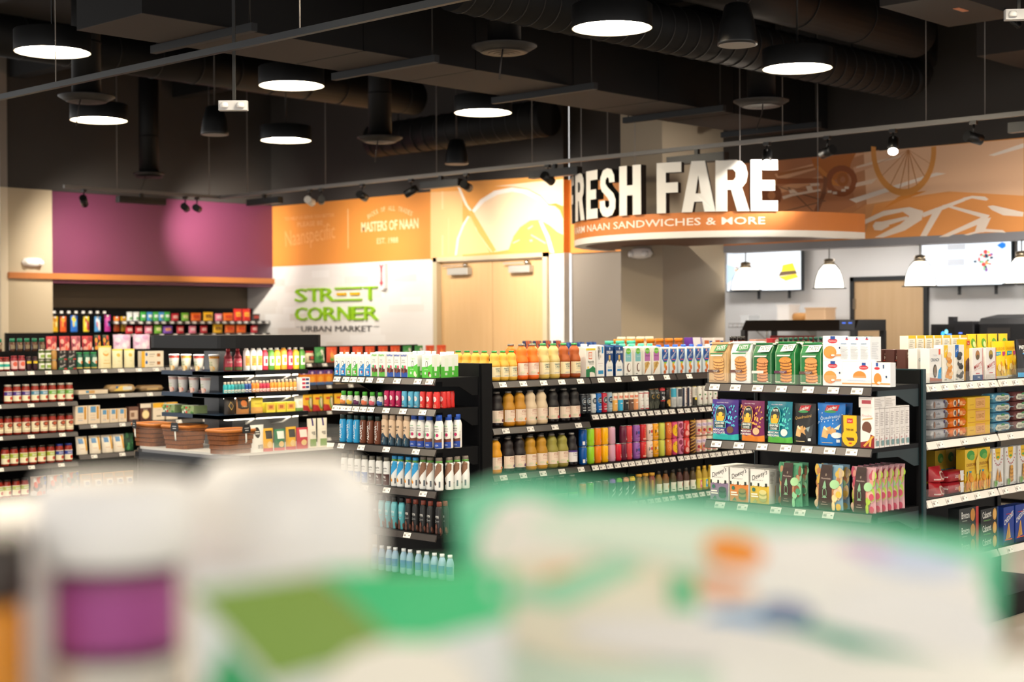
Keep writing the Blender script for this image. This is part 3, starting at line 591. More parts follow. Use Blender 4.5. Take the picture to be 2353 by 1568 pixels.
# ------------------------------------------------------------------ drum lamps (the room's main light)
def drum(loc, label, lit=True):
    x = thing('drum_pendant_lamp', label, 'lamp', loc, group='black drum pendant lamps under the ceiling')
    R, H = .27, .15
    if 'shade' not in PM:
        m = MB()
        m.lathe([(R, 0), (R, H), (R - .005, H + .005), (.03, H + .006)], mat('#0b0b0c', .45), 40)
        n = 40
        b = len(m.v)
        for z, r in ((0, R), (0, R - .006), (.05, R - .03)):
            m.v += [(r * math.cos(2 * PI * k / n), r * math.sin(2 * PI * k / n), z) for k in range(n)]
        i = m.mi(mat('#f3ead6', .5))
        for j in range(2):
            for k in range(n):
                m.f.append((b + j * n + k, b + (j + 1) * n + k, b + (j + 1) * n + (k + 1) % n, b + j * n + (k + 1) % n)); m.m.append(i); m.sm.append(True)
        del m.f[n * 3]; del m.m[n * 3]; del m.sm[n * 3]            # open underside
        PM['shade'] = m.mesh('shade')
        PM['diffuser'] = MB().lathe([(R - .032, .048), (R - .032, .05)], mat('#ffefd2', .5, emit=DRUM_W), 40).mesh('diffuser')
        PM['stem'] = MB().tube([(0, 0, H), (0, 0, 5.0 - loc[2])], .008, '#0c0c0c').mesh('stem')
    for p in ('shade', 'diffuser', 'stem'):
        link(p, PM[p], x)
    return x


PM = {}
LX = (5.69, 7.86, 10.11)
LY = (6.5, 9.92, 12.86)
where = {(1, 0): 'nearest big drum lamp, at the top edge before the round duct', (2, 0): 'drum lamp hanging before the bicycle mural wall', (2, 1): 'drum lamp over the double door, before the square duct',
         (2, 2): 'farthest small drum lamp over the street corner lettering', (1, 1): 'drum lamp under the square duct, above the farthest one', (0, 1): 'drum lamp at the far upper corner over the jar shelves',
         (1, 2): 'drum lamp behind the round vent, over the purple wall'}
for i in range(3):
    for j in range(3):
        if (i, j) in where:
            drum((LX[i], LY[j], 3.59), where[(i, j)])
for (a, b), wtx in {(5.69, 6.5): 'drum lamp above the drinks end display', (3.5, 3.4): 'drum lamp above the shopper at the front', (5.69, 3.4): 'drum lamp above the cookie aisle', (7.86, 3.4): 'drum lamp above the cookie display end',
                    (3.5, 6.5): 'drum lamp above the front aisle', (3.5, 9.92): 'drum lamp above the aisle of jars', (10.11, 3.4): 'drum lamp above the cracker aisle', (-.9, -2.4): 'added drum lamp behind the shopper', (-.9, 3.4): 'drum lamp behind the shopper near the jars, out of view', (1.3, 3.4): 'added unseen drum lamp over the front of the store', (3.5, 0): 'added unseen drum lamp above the near end of the cracker aisle', (5.69, 0): 'added unseen drum lamp above the next aisle', (5.69, 12.86): 'drum lamp above the end of the jar shelves', (7.86, 15.4): 'drum lamp above the sweets aisle'}.items():
    drum((a, b, 3.59), wtx)  # out of view; those behind and beside the shopper added for frontal light


# ------------------------------------------------------------------ round air diffusers and cone speakers
def diffuser(loc, label, R=.245, chain=0):
    x = thing('round_air_diffuser', label, 'air vent', loc, group='round air diffusers on duct drops')
    c = mat('#1d1a19', .55)
    MB().lathe([(.125, .05), (.125, 5.0 - loc[2])], DUCT, 24).lathe([(.13, .5), (.13, .52)], DUCT, 24).obj('drop_duct', x)
    m = MB().lathe([(.10, -.01), (R * .72, -.005), (R, .035), (R, .045), (.13, .06)], c, 36)
    m.obj('pan', x)
    m = MB()
    for r in (.035, .075, .115, .155):
        m.lathe([(r, -.03 + r * .1), (r + .012, -.025 + r * .1), (r + .02, -.008)], mat('#2b2624', .5), 28)
    m.obj('cone_ring', x)
    if chain:
        MB().tube([(-.12, -.1, -.01), (-.14, -.1, -.1), (-.16 - .06 * (chain > 1), -.1, -.24)], .006, '#2a2523').obj('pull_chain', x)


diffuser((8.2, 7.82, 3.65), 'round air diffuser hanging near the middle, left of the biggest lamp', chain=1)
diffuser((11.3, 7.64, 3.545), 'round air diffuser in front of the fare sign, below a drum lamp', chain=2)
diffuser((10.92, 12.27, 3.6), 'round air diffuser above the naan lettering', chain=1)
diffuser((7.14, 11.88, 3.6), 'round air diffuser above the lamp over the purple wall', chain=1)
diffuser((10.99, 16.8, 3.55), 'round air diffuser on a square drop before the purple wall', .2, chain=2)


def speaker(loc, label):
    x = thing('pendant_speaker', label, 'speaker', loc, group='black cone speakers hung from the ceiling')
    MB().lathe([(.135, 0), (.135, .02), (.12, .14), (.085, .27), (.05, .285)], mat('#0d0d0e', .4), 28).obj('cone_body', x)
    MB().lathe([(.122, -.004), (.122, 0)], mat('#8d8782', .7), 28).obj('grille', x)
    MB().tube([(0, 0, .28), (0, 0, 5.0 - loc[2])], .006, '#3a3634').obj('hanger_cable', x)


speaker((8.55, 5.97, 3.5), 'large black cone speaker between the two lamps near the top')
speaker((12.2, 12.4, 3.46), 'small black cone speaker over the scooter mural')
speaker((8.86, 12.39, 3.5), 'black cone speaker in shadow beside the emergency light box')

# emergency light boxes high up
for lc, lb, rz in (((5.72, 7.8, 2.96), 'white twin-head emergency light box under the dark ducts', -.8), ((8.62, 4.0, 3.40), 'white electrical box at the top corner over the mural', -.9)):
    x = thing('emergency_light', lb, 'light', lc, rz)
    MB().rbox(-.09, -.03, 0, .09, .03, .06, mat('#c5c5c8', .5), .01).obj('housing', x)
    for a in (-.05, .05):
        MB().lathe([(.022, .012), (.026, .03), (.02, .045)], mat('#e9e9ea', .3), 12, a, -.04).obj('lamp_head', x)
    MB().box(-.01, .025, 0, .01, .04, 5.0 - lc[2], '#151515').obj('mounting_strut', x)

# ------------------------------------------------------------------ light tracks
TZ, TX = 3.30, 11.76


def track(name, label, pts, wires, c):
    x = thing(name, label, 'light track', (0, 0, 0))
    m = MB()
    for a, b in zip(pts, pts[1:]):
        m.box(min(a[0], b[0]) - .018, min(a[1], b[1]) - .018, TZ - .02, max(a[0], b[0]) + .018, max(a[1], b[1]) + .018, TZ + .02, c)
    m.obj('rail', x)
    for wx, wy in wires:
        MB().tube([(wx, wy, TZ), (wx, wy, 5.0)], .004, '#7d7773', 6).obj('hanger_wire', x)
    return x


tk = track('light_track', 'long grey light track running along the door wall and over the fare sign', [(9.53, 16.35), (TX, 16.35), (TX, 2.5)],
           [(10.24, 16.35), (11.6, 16.35), (TX, 15.75), (TX, 14.2), (TX, 12.27), (TX, 10.82), (TX, 9.79), (TX, 7.72), (TX, 6.29), (TX, 5.76)], mat('#7a7672', .4))
track('light_track', 'unlit dark light track sloping across the upper corner', [(5.53, 12.5), (5.53, 2.5)], [(5.53, 9.6), (5.53, 6.9), (5.53, 4.5)], mat('#23272c', .4))
HEADM = mat('#0c0c0d', .4)


def head(hx, hy, aim, label, watt=0.0, lensglow=0, cone=52, col=(1, .93, .82), white=False):
    x = thing('track_spotlight', label, 'spotlight', (hx, hy, TZ - .02), group='spotlights on the light track')
    MB().box(-.02, -.03, -.03, .02, .03, 0, HEADM).tube([(0, 0, -.03), (0, 0, -.11)], .009, HEADM).obj('adapter', x)
    d = (Vector(aim) - Vector((hx, hy, TZ - .15))).normalized()
    c = Vector((0, 0, -.14))
    m = MB().tube([c - d * .075, c + d * .075], .045, mat('#dcd6ce', .4) if white else HEADM, 20)
    m.obj('can', x)
    MB().tube([c + d * .0755, c + d * .0765], .04, mat('#fff3df', .4, emit=lensglow) if lensglow else mat('#3a3836', .2), 20).obj('lens', x)
    if watt:
        L = bpy.data.lights.new('spot', 'SPOT')
        L.energy = watt
        L.color = col
        L.spot_size = math.radians(cone)
        L.spot_blend = 1.0
        L.shadow_soft_size = .04
        o = link('lamp_light', L, x)
        o.location = c + d * .085
        o.rotation_euler = d.to_track_quat('-Z', 'Y').to_euler()


S = SPOT_W
head(9.78, 16.35, (10.5, 17.2, 2.55), 'lit spotlight at the end of the track before the tan pier', S * .5, 120, 120)
head(11.23, 16.35, (12.6, 17.6, 2.85), 'first of two black spotlights hanging against the purple wall', S * .75, 0, 64)
head(11.41, 16.35, (12.9, 17.6, 3.0), 'second of two black spotlights, nearer the track corner', S * .3, 0, 80)
head(TX, 14.5, (13.58, 15.4, 2.7), 'white track spotlight over the first mural lettering', S * .3, 0, 66, white=True)
head(TX, 14.28, (13.58, 16.6, 2.8), 'black spotlight touching the white one over the mural lettering', S * .12, 0, 55)
head(TX, 13.53, (13.58, 14.1, 2.7), 'black spotlight over the naan lettering', S * .35, 0, 66)
head(TX, 12.69, (11.0, 14.4, 2.2), 'lit spotlight with its white lens turned to the shopper, over the naan mural', S * .1, 40, 50)
head(TX, 11.8, (13.58, 12.4, 2.75), 'black tilted spotlight at the end of a bar light over the door', S * .42, 0, 68)
head(TX, 7.89, (10.6, 7.2, 1.6), 'glaring spotlight above the last letter of the fare sign', S * .3, 260, 60)
head(TX, 7.25, (12.15, 8.3, 2.95), 'black spotlight before the bicycle chain mural', S * .42, 0, 70)
head(TX, 6.6, (10.6, 6.0, 1.7), 'glaring spotlight above the bicycle wheel', S * .3, 260, 60)
head(TX, 5.86, (13.69, 5.0, 2.75), 'black spotlight above the painted bicycle', S * .42, 0, 70)
head(TX, 10.6, (12.3, 10.6, 2.9), 'small black spotlight above the first letters of the fare sign', S * .2, 0, 60)


def barlight(hx, hy, along_x, L, label, watt=0.0):
    x = thing('linear_track_light', label, 'track light', (hx, hy, TZ - .02), 0 if along_x else PI / 2, group='black bar lights under the track')
    MB().box(-.02, -.02, -.05, .02, .02, 0, HEADM).obj('adapter', x)
    MB().rbox(-L / 2, -.045, -.13, L / 2, .045, -.05, HEADM, .01).box(-L / 2 + .02, -.055, -.115, L / 2 - .02, -.045, -.1, mat('#26221f', .4)).obj('bar', x)
    if watt:                                    # its own light, thrown down at the wall
        A = bpy.data.lights.new('bar', 'AREA')
        A.shape = 'RECTANGLE'
        A.size, A.size_y = L * .9, .05
        A.energy = watt
        A.color = (1, .93, .83)
        A.spread = math.radians(120)
        o = link('bar_light', A, x)
        o.location = (0, -.03, -.135)
        o.rotation_euler = Vector((0, -.75, -.66)).to_track_quat('-Z', 'X').to_euler()


BARW = 15.0
barlight(10.58, 16.35, True, .68, 'black bar light against the purple wall')
barlight(TX, 15.4, False, .65, 'black bar light at the corner of purple and orange walls', BARW * .7)
barlight(TX, 12.2, False, .62, 'black bar light above the scooter stalk', BARW * 1.4)
barlight(TX, 10.5, False, .68, 'black bar light left of the fare sign letters')
barlight(TX, 8.68, False, .68, 'black bar light over the middle fare sign letters')
barlight(TX, 5.3, False, .5, 'black bar light at the far end of the track', BARW)

# ================================================================== HANGING FARE SIGN (curved band with letters standing on it)
SCX, SCY, SR = 13.13, 9.27, 1.63
SZ0, SZ1 = 2.434, 2.672
sg = thing('fare_sign', 'curved orange hanging sign with white fresh fare letters', 'sign', (SCX, SCY, 0))
BAND = mat('#d5803c', .45, noise=(1.0, '#cf7633', .6))
SWH = mat('#efebe4', .45)


def on_arc(a, r):                               # a: metres along the arc to the viewer's right from the middle (the middle faces -x)
    t = PI + a / SR
    return (r * math.cos(t), r * math.sin(t))


def curved(parent, name, a0, a1, z0, z1, t, c, n=40):
    m = MB()
    pts = [on_arc(a0 + (a1 - a0) * k / n, SR) for k in range(n + 1)] + [on_arc(a1 + (a0 - a1) * k / n, SR - t) for k in range(n + 1)]
    m.slab(pts, z0, z1, c)
    return m.obj(name, parent)


curved(sg, 'band', -2.5, 2.5, SZ0 + .06, SZ1, .1, BAND)
curved(sg, 'lower_lip', -2.5, 2.5, SZ0, SZ0 + .06, .12, SWH)
MB().art([('T', 'WARM NAAN SANDWICHES & MORE', .03, SZ0 + .15, 2.6, .07, '#fbeee0', 0, .008)],
         lambda x, y, h: on_arc(x, SR + .001 + h) + (y,), xs=[-2.4 + .12 * k for k in range(36)]).obj('lettering', sg)
for a in (-1.7, 0, 1.1, 1.9):
    p = on_arc(a, SR - .05)
    ceil_wire(sg, 'hanger_wire', p[0], p[1], SZ1, 5.0, .004, '#8a8581')
m = MB()
m.slab([on_arc(-2.45 + 4.9 * k / 30, SR - .11) for k in range(31)], SZ0 + .01, SZ0 + .02, mat('#7a5138', .6))
m.obj('soffit_board', sg)
LH = .48                                        # letter height
GL = {                                          # outlines in a unit box: outer loop, then holes
    'F': ([(0, 0), (.36, 0), (.36, .40), (.82, .40), (.82, .60), (.36, .60), (.36, .80), (.95, .80), (.95, 1), (0, 1)], []),
    'E': ([(0, 0), (.95, 0), (.95, .2), (.38, .2), (.38, .40), (.84, .40), (.84, .60), (.38, .60), (.38, .80), (.95, .80), (.95, 1), (0, 1)], []),
    'H': ([(0, 0), (.36, 0), (.36, .40), (.62, .40), (.62, 0), (.98, 0), (.98, 1), (.62, 1), (.62, .60), (.36, .60), (.36, 1), (0, 1)], []),
    'A': ([(0, 0), (.32, 0), (.38, .20), (.62, .20), (.68, 0), (1, 0), (.70, 1), (.30, 1)], [[(.42, .36), (.58, .36), (.5, .72)]]),
    'R': ([(0, 0), (.35, 0), (.35, .42), (.46, .42), (.64, 0), (1, 0), (.78, .46), (.90, .56), (.95, .72), (.90, .88), (.78, .97), (.62, 1), (0, 1)], [[(.35, .60), (.52, .60), (.60, .66), (.60, .76), (.52, .82), (.35, .82)]]),
}
PATHS = [(.92, .70), (.90, .84), (.76, .96), (.5, 1.0), (.24, .96), (.08, .82), (.06, .66), (.16, .54), (.5, .40), (.62, .32), (.62, .22), (.5, .18), (.38, .22), (.36, .34), (.02, .34), (.05, .14), (.22, .03), (.5, 0), (.78, .03), (.95, .16),
         (.97, .34), (.86, .47), (.52, .61), (.40, .68), (.40, .76), (.5, .82), (.60, .78), (.62, .70)]
GL['S'] = (PATHS, [])


def letter(ch, a0, w, lo, t=.09):
    """solid letter following the band; built with the shape tessellated flat, then bent"""
    from mathutils.geometry import tessellate_polygon
    outer, holes = GL[ch]
    loops = [outer] + holes
    pts = [p for L in loops for p in L]
    tri = tessellate_polygon([[Vector((p[0], p[1], 0)) for p in L] for L in loops])
    m = MB()
    n = len(pts)

    def w3(p, r):
        return on_arc(a0 + p[0] * w, r) + (lo + p[1] * LH,)
    r1, r2 = SR + .03, SR + .03 - t
    fl = [w3(p, r1) for p in pts] + [w3(p, r2) for p in pts]
    fs = []
    for f in tri:
        a, b, c = (pts[i] for i in f)
        cr = (b[0] - a[0]) * (c[1] - a[1]) - (b[1] - a[1]) * (c[0] - a[0])
        fs.append(tuple(f) if cr > 0 else tuple(reversed(f)))
    m.add(fl, fs, SWH)
    m.add(fl, [tuple(n + i for i in reversed(f)) for f in fs], mat('#1b1a1a', .5))
    b = 0
    side = []
    for L in loops:
        k = len(L)
        for i in range(k):
            side.append((b + i, n + b + i, n + b + (i + 1) % k, b + (i + 1) % k))
        b += k
    m.add(fl, side, mat('#1b1a1a', .5))
    # raised rim round the face
    inner = [w3((.5 + (p[0] - .5) * 1.0, p[1]), r1 + .0001) for p in pts]
    return m.obj('letter', sg)


for ch, a0, w in (('F', -1.36, .27), ('R', -1.022, .29), ('E', -.69, .237), ('S', -.434, .255), ('H', -.135, .27), ('F', .301, .262), ('A', .551, .318), ('R', .87, .31), ('E', 1.192, .265)):
    letter(ch, a0, w, SZ1)

# ================================================================== KITCHEN THINGS
def screen(loc, w, h, art, label):
    x = thing('menu_screen', label, 'screen', loc, -PI / 2, group='menu screens on the kitchen wall')
    MB().rbox(-w / 2, -.03, 0, w / 2, .03, h, mat('#16222b', .4), .008).obj('bezel', x)
    MB().box(-w / 2 + .012, -.032, .012, w / 2 - .012, -.03, h - .012, mat('#e6f0fb', .3, emit=.36)).art(art, lambda a, b, hh: (a, -.0325 - hh, b)).obj('display', x)
    for a in (-.1, .3):
        MB().box(a * w - .012, .02, -.09, a * w + .012, .05, .03, '#2a2d30').obj('bracket', x)
    MB().box(-.15, .03, .15, .15, .12, h - .15, '#222222').obj('wall_mount', x)


def em(c, e=.36):
    return mat(c, .4, emit=e)


SB, SGY = em('#2f86d8'), em('#c3c9d2')


def wrap(cx, cy, r, seed):
    rr = random.Random(seed)
    it = [('E', cx, cy, r, r, em('#dfe9ef'))]
    for k in range(26):
        a, q = rr.uniform(0, 6.28), r * .92 * math.sqrt(rr.random())
        it.append(('E', cx + q * math.cos(a), cy + q * math.sin(a), r * rr.uniform(.08, .2), r * rr.uniform(.08, .2), em(rr.choice(['#e04a4a', '#3f7d4a', '#f0d04a', '#8a5aa0', '#24405a', '#ffffff', '#8fcf9a', '#f0a060']))))
    return it


lines = [('R', -.2 + .02 * (k % 2), .34 - .04 * k, .05 + .03 * (k % 3), .348 - .04 * k, em('#cdd6e2')) for k in range(7)]
screen((KX - .13, 10.35, 2.005), 1.08, .62, lines + [('T', 'Breakfast', -.40, .56, .24, .09, SB, 12), ('P', [(-.07, .52), (0, .60), (.11, .60), (.16, .53), (.04, .50)], em('#e8e23a')), ('P', [(.26, .23), (.28, .31), (.42, .33), (.46, .24)], em('#e3df2e')),
       ('P', [(.22, .18), (.25, .23), (.46, .24), (.48, .20)], em('#6a5340')), ('P', [(.22, .17), (.46, .20), (.50, .16), (.32, .12)], em('#f0cf3a')), ('R', .22, .44, .46, .45, em('#cdd6e2')), ('R', .22, .48, .42, .49, em('#cdd6e2')),
       ('P', [(-.53, .34), (-.38, .30), (-.36, .2), (-.53, .10)], em('#bcd5e8'))] + wrap(-.36, .27, .05, 2), 'menu screen with burger pictures over the wire shelf')
lines = [('R', -.48, .40 - .05 * k, -.30 + .03 * (k % 3), .412 - .05 * k, em('#cdd6e2')) for k in range(7)]
screen((KX - .13, 7.74, 2.01), 1.06, .66, lines + [('T', 'Sandwich', -.35, .58, .36, .11, SB, 14), ('R', -.21, .40, 0, .46, SGY), ('R', -.21, .23, -.01, .30, SGY), ('P', [(.36, .43), (.42, .46), (.46, .445), (.46, .41), (.42, .39)], em('#1f7fe0'))] + wrap(.22, .55, .10, 5) + wrap(.23, .27, .12, 9),
       'menu screen with two salad wraps beside the oak door')
screen((KX - .13, 6.63, 2.01), 1.06, .66, [('E', -.42, .28, .07, .1, em('#f0b43a')), ('T', 'Salads', .1, .56, .3, .1, SB, 10)], 'menu screen cut off at the far end of the kitchen')


def pendant(loc, label):
    x = thing('dome_pendant_lamp', label, 'lamp', loc, group='white dome pendant lamps over the counter')
    top = 2.395 - loc[2] - .02
    MB().lathe([(.145, .0), (.147, .01), (.135, .1), (.105, .18), (.06, .235), (.05, .24)], mat('#fff8ea', .4, emit=2.4), 28).obj('glass_dome', x)
    m = MB()
    for k in range(3):
        t = 2 * PI * k / 3 + .5
        m.tube([(r * math.cos(t), r * math.sin(t), z) for r, z in ((.178, -.005), (.172, .05), (.15, .13), (.11, .21), (.06, .26))], .003, '#4a4540', 5)
    m.lathe([(.176, -.008), (.18, -.004), (.176, 0)], '#3d3936', 32)
    m.obj('wire_guard', x)
    MB().lathe([(.055, .24), (.055, .30), (.02, .31)], mat('#9a8c78', .25, .9), 20).tube([(0, 0, .3), (0, 0, top + .1)], .006, '#55504a').obj('stem', x)
    MB().lathe([(.03, top + .045), (.075, top + .085), (.075, top + .1)], mat('#9a8c78', .25, .9), 20).obj('ceiling_rose', x)
    L = bpy.data.lights.new('bulb', 'SPOT')
    L.spot_size = 2.2
    L.spot_blend = 1.0
    L.energy = 14
    L.color = (1, .95, .88)
    L.shadow_soft_size = .08
    o = link('bulb_light', L, x)
    o.location = (0, 0, -.04)


PX = FX + .125
for yy, tx in ((9.55, 'white dome pendant lamp before the burger menu screen'), (8.5, 'white dome pendant lamp between the two menu screens'), (7.46, 'white dome pendant lamp before the salad wrap menu screen'), (6.4, 'white dome pendant lamp at the far end of the kitchen')):
    pendant((PX, yy, 1.985), tx)
# kitchen ceiling tubes out of sight behind the mural wall
for yy in (10.3, 8.6, 6.8):
    x = thing('ceiling_tube_light', 'kitchen ceiling light behind the mural wall', 'lamp', (14.7, yy, 2.56), group='kitchen ceiling lights')
    MB().box(-.1, -.5, .03, .1, .5, .06, '#dddddd').obj('housing', x)
    MB().box(-.09, -.48, .02, .09, .48, .03, mat('#fff8f0', .5, emit=17)).obj('tube', x)

# wire shelf with its load
x = thing('wire_shelf', 'chrome wire wall shelf under the burger menu screen', 'shelf', (KX, 10.25, 1.62), -PI / 2)
m = MB()
for k in range(9):
    m.tube([(-.45, -.02 - .045 * k, 0), (.5, -.02 - .045 * k, 0)], .004, CHROME, 6)
for k in range(16):
    m.tube([(-.45 + .063 * k, -.38, .0), (-.45 + .063 * k, -.385, -.045)], .004, CHROME, 5)
m.tube([(-.45, -.39, -.045), (.5, -.39, -.045)], .005, CHROME, 6)
m.obj('wire_deck', x)
for a in (-.15,):
    MB().tube([(a, -.36, -.02), (a, -.03, -.2), (a, -.005, -.2)], .007, CHROME).tube([(a, -.01, 0), (a, -.01, -.25)], .015, CHROME).obj('bracket', x)
KD = [('plastic_tub', 'tall white plastic tub on the wire shelf', 'tub', 9.96, .17, .19, '#f2eeea'), ('carton_box', 'tan carton box at the end of the wire shelf', 'box', 9.52, .27, .15, '#dcb892'), ('cup_stack', 'clear cups stacked at the start of the wire shelf', 'cups', 10.5, .12, .08, '#e9edef')]
x = thing('wall_shelf', 'long white kitchen shelf continuing the wire shelf', 'shelf', (KX, 9.72, 1.615), -PI / 2)
MB().box(-.35, -.42, 0, .42, 0, .02, CHROME).obj('board', x)
MB().prismx([(-.35, 0), (0, 0), (0, -.2)], -.01, .01, CHROME).obj('bracket', x)
for n, lb, c, y, wd, h, cl in KD:
    o = MB().rbox(-wd / 2, -.12, 0, wd / 2, .12, h, cl, .02).box(-wd / 2 - .004, -.124, h, wd / 2 + .004, .124, h + .015, mat(cl, .4)).obj(n, None, (KX - .22, y, 1.636 if y < 10.05 else 1.626), -PI / 2)
    tag(o, lb, c)
for k, (yy, tl) in enumerate(((9.80, .2), (9.68, -.3))):
    o = MB().lathe([(.02, -.11), (.05, -.09), (.055, 0), (.05, .09), (.02, .11)], mat('#d9a566', .7, noise=(9, '#c48a4c', .8)), 14).obj('bread_loaf', None, (KX - .2, yy, 1.69), 0)
    o.rotation_euler = (PI / 2, 0, tl)
    tag(o, 'bagged bread loaf %s on the kitchen shelf' % ('beside the white tub' if k == 0 else 'beside the tan carton'), 'bread')

# counter, heated display case, machines
x = thing('kitchen_counter', 'long dark service counter below the hanging fare sign', 'counter', (13.2, 7.2, 0), -PI / 2)
MB().box(-1.2, -.4, .05, 2.9, .45, .88, mat('#4a443f', .6)).obj('cabinet', x)
MB().box(-1.25, -.45, .88, 2.95, .5, .92, mat('#d9d4cd', .3)).obj('worktop', x)
x = thing('heated_display_case', 'black framed heated glass display case on the counter', 'display case', (13.25, 8.35, .92), -PI / 2)
BKM = mat('#1c1816', .35)
MB().box(-.66, -.3, 0, .66, .3, .12, BKM).obj('base', x)
MB().prismx([(-.3, .62), (-.22, .73), (.3, .73), (.3, .62)], -.66, .66, BKM).obj('hood', x)
for a in (-.64, .64):
    MB().prismx([(-.32, .12), (-.26, .12), (-.24, .63), (-.3, .63)], a - .025, a + .025, BKM).obj('post', x)
    MB().box(a - .025, .25, .12, a + .025, .3, .62, BKM).obj('rear_post', x)
MB().box(.5, -.31, .63, .66, -.29, .73, mat('#3a3c44', .4)).box(.53, -.312, .69, .57, -.31, .705, mat('#3a62d0', .4, emit=.6)).box(.60, -.312, .69, .64, -.31, .705, mat('#3a62d0', .4, emit=.6)).obj('control_panel', x)
MB().box(-.6, -.2, .36, .6, .25, .37, mat('#8d8a88', .3, .8)).obj('rack', x)
x = tag(MB().box(-.24, -.05, 0, .24, .05, .2, '#c23a34').art([('R', -.16, .03, .04, .18, '#f0dccb'), ('R', .1, .1, .2, .15, '#e9c9bb'), ('E', -.2, .12, .03, .05, '#e8cfae')], lambda a, b, h: (a, -.0505 - h, b)).obj('snack_carton', None, (13.3, 8.62, 1.29), -PI / 2), 'red and cream carton inside the heated display case', 'box')
x = thing('back_counter', 'dark back counter along the kitchen wall by the oak door', 'counter', (15.15, 6.9, 0), -PI / 2)
MB().box(-1.3, -.3, 0, 2.2, .32, .9, mat('#2a2826', .5)).obj('cabinet', x)
for y, w_, lb, scr in ((7.65, .5, 'black coffee machine with blue touch screen', True), (7.05, .6, 'black coffee brewer with an open lid', False)):
    x = thing('coffee_machine', lb, 'coffee machine', (15.1, y, .9), -PI / 2)
    MB().rbox(-w_ / 2, -.25, 0, w_ / 2, .25, .7, mat('#17171a', .3), .02).obj('body', x)
    if scr:
        MB().box(-.17, -.256, .56, .02, -.25, .67, '#050507').art([('E', -.1, .6, .02, .025, em('#3aa0f0', 1.2)), ('E', -.06, .62, .02, .025, em('#7fd0e8', 1.2)), ('R', -.05, .58, .0, .6, em('#4a86e0', 1))], lambda a, b, h: (a, -.257 - h, b)).obj('touch_screen', x)
        MB().lathe([(.018, 0), (.018, .01)], em('#5a7af0', 1.5), 12).obj('button', x, (.1, -.255, .6))
        MB().box(-.12, -.1, .7, .16, .1, .73, '#202024').box(-.12, -.1, .73, -.06, .0, .78, '#202024').obj('hopper', x)
    else:
        MB().box(-.2, -.256, .55, .05, -.25, .66, '#3a3533').obj('window', x)
        MB().prismx([(-.25, .7), (.2, .7), (.2, .8), (-.2, .76)], -.3, .25, '#101012').obj('lid', x)
x = tag(MB().lathe([(.16, 0), (.2, .1), (.2, .25), (.17, .33)], mat('#cfd8dc', .1, glass=.7), 24).obj('glass_dispenser', None, (15.1, 6.5, 1.36), 0), 'clear round dispenser at the end of the back counter', 'dispenser')
x = tag(MB().box(-.2, -.2, 0, .2, .2, .46, mat('#26262a', .4)).obj('dispenser_base', None, (15.1, 6.5, .9), 0), 'dark stand under the clear round dispenser', 'stand')
# emergency lights on walls
for lc, rz, lb in (((9.78, WY, 2.44), 0, 'white oval emergency light on the tan pier above the wood trim'), ((12.6, 10.02, 2.36), -PI / 2, 'white oval emergency light on the column under the fare sign')):
    x = thing('emergency_light', lb, 'light', lc, rz)
    MB().lathe([(.02, -.055), (.06, -.04), (.075, 0), (.06, .05), (.03, .06)], mat('#eee7e0', .4), 20, sx=2.0, sy=.9).obj('housing', x, (0, -.02, 0))
    for a in (-.09, .09):
        MB().lathe([(.03, -.03), (.04, 0), (.03, .03)], mat('#f7f3ee', .3), 14).obj('lamp_head', x, (a, -.07, -.005))

# ================================================================== SHELVING
RAIL = mat('#403c3c', .3, .3)
RAILW = mat('#d8d4d0', .4)
TAGM, TAGK = mat('#e9e6e2', .5), mat('#8f8a87', .6)
CLEAR = mat('#f4f8fa', .08, alpha=.05)
FIX = {}


def tag_mesh():
    if 'tag' not in PM:
        PM['tag'] = MB().add([(-.031, 0, -.016), (.031, 0, -.016), (.031, 0, .016), (-.031, 0, .016)], [(0, 1, 2, 3)], TAGM).art(
            [('R', -.026, -.008, -.008, .004, TAGK), ('R', .014, -.004, .024, .003, TAGK), ('R', -.026, .008, .012, .011, '#b9b3ae')], lambda a, b, h: (a, -.0004 - h, b), lift=.0003).mesh('price_tag')
    return PM['tag']


def shelf(parent, u0, u1, v0, v1, z, tags, rail=RAIL, fence=False, bracket='', lip=.04):
    """one shelf: board, tilted price rail at the front, tags on the rail, brackets under the ends"""
    s = MB().box(u0, v0, z - .022, u1, v1, z, STEEL).obj('shelf', parent)
    m = MB()
    m.prismx([(v0 - .002, z - .004), (v0 - .018, z - lip), (v0 - .008, z - lip - .004), (v0 + .004, z - .008)], u0 + .002, u1 - .002, rail)
    m.obj('price_rail', s)
    for u in tags:
        t = link('price_tag', tag_mesh(), s, (u, v0 - .0135, z - .022))
        t.rotation_euler = (-.41, 0, 0)
    for u in ((u0 + .004, u1 - .004) if bracket == 'b' else (u1 - .004,) if bracket else ()):
        MB().prismx([(v0 + .05, z - .022), (v1, z - .022), (v1, z - .11), (v1 - .05, z - .11), (v0 + (v1 - v0) * .55, z - .055), (v0 + .05, z - .05)], u - .003, u + .003, mat('#14282c', .4) if bracket == 'k' else STEEL).obj('bracket', s)
    if fence:
        MB().box(u0 + .01, v0 + .001, z, u1 - .01, v0 + .003, z + .05, CLEAR).obj('clear_guard', s)
    return s


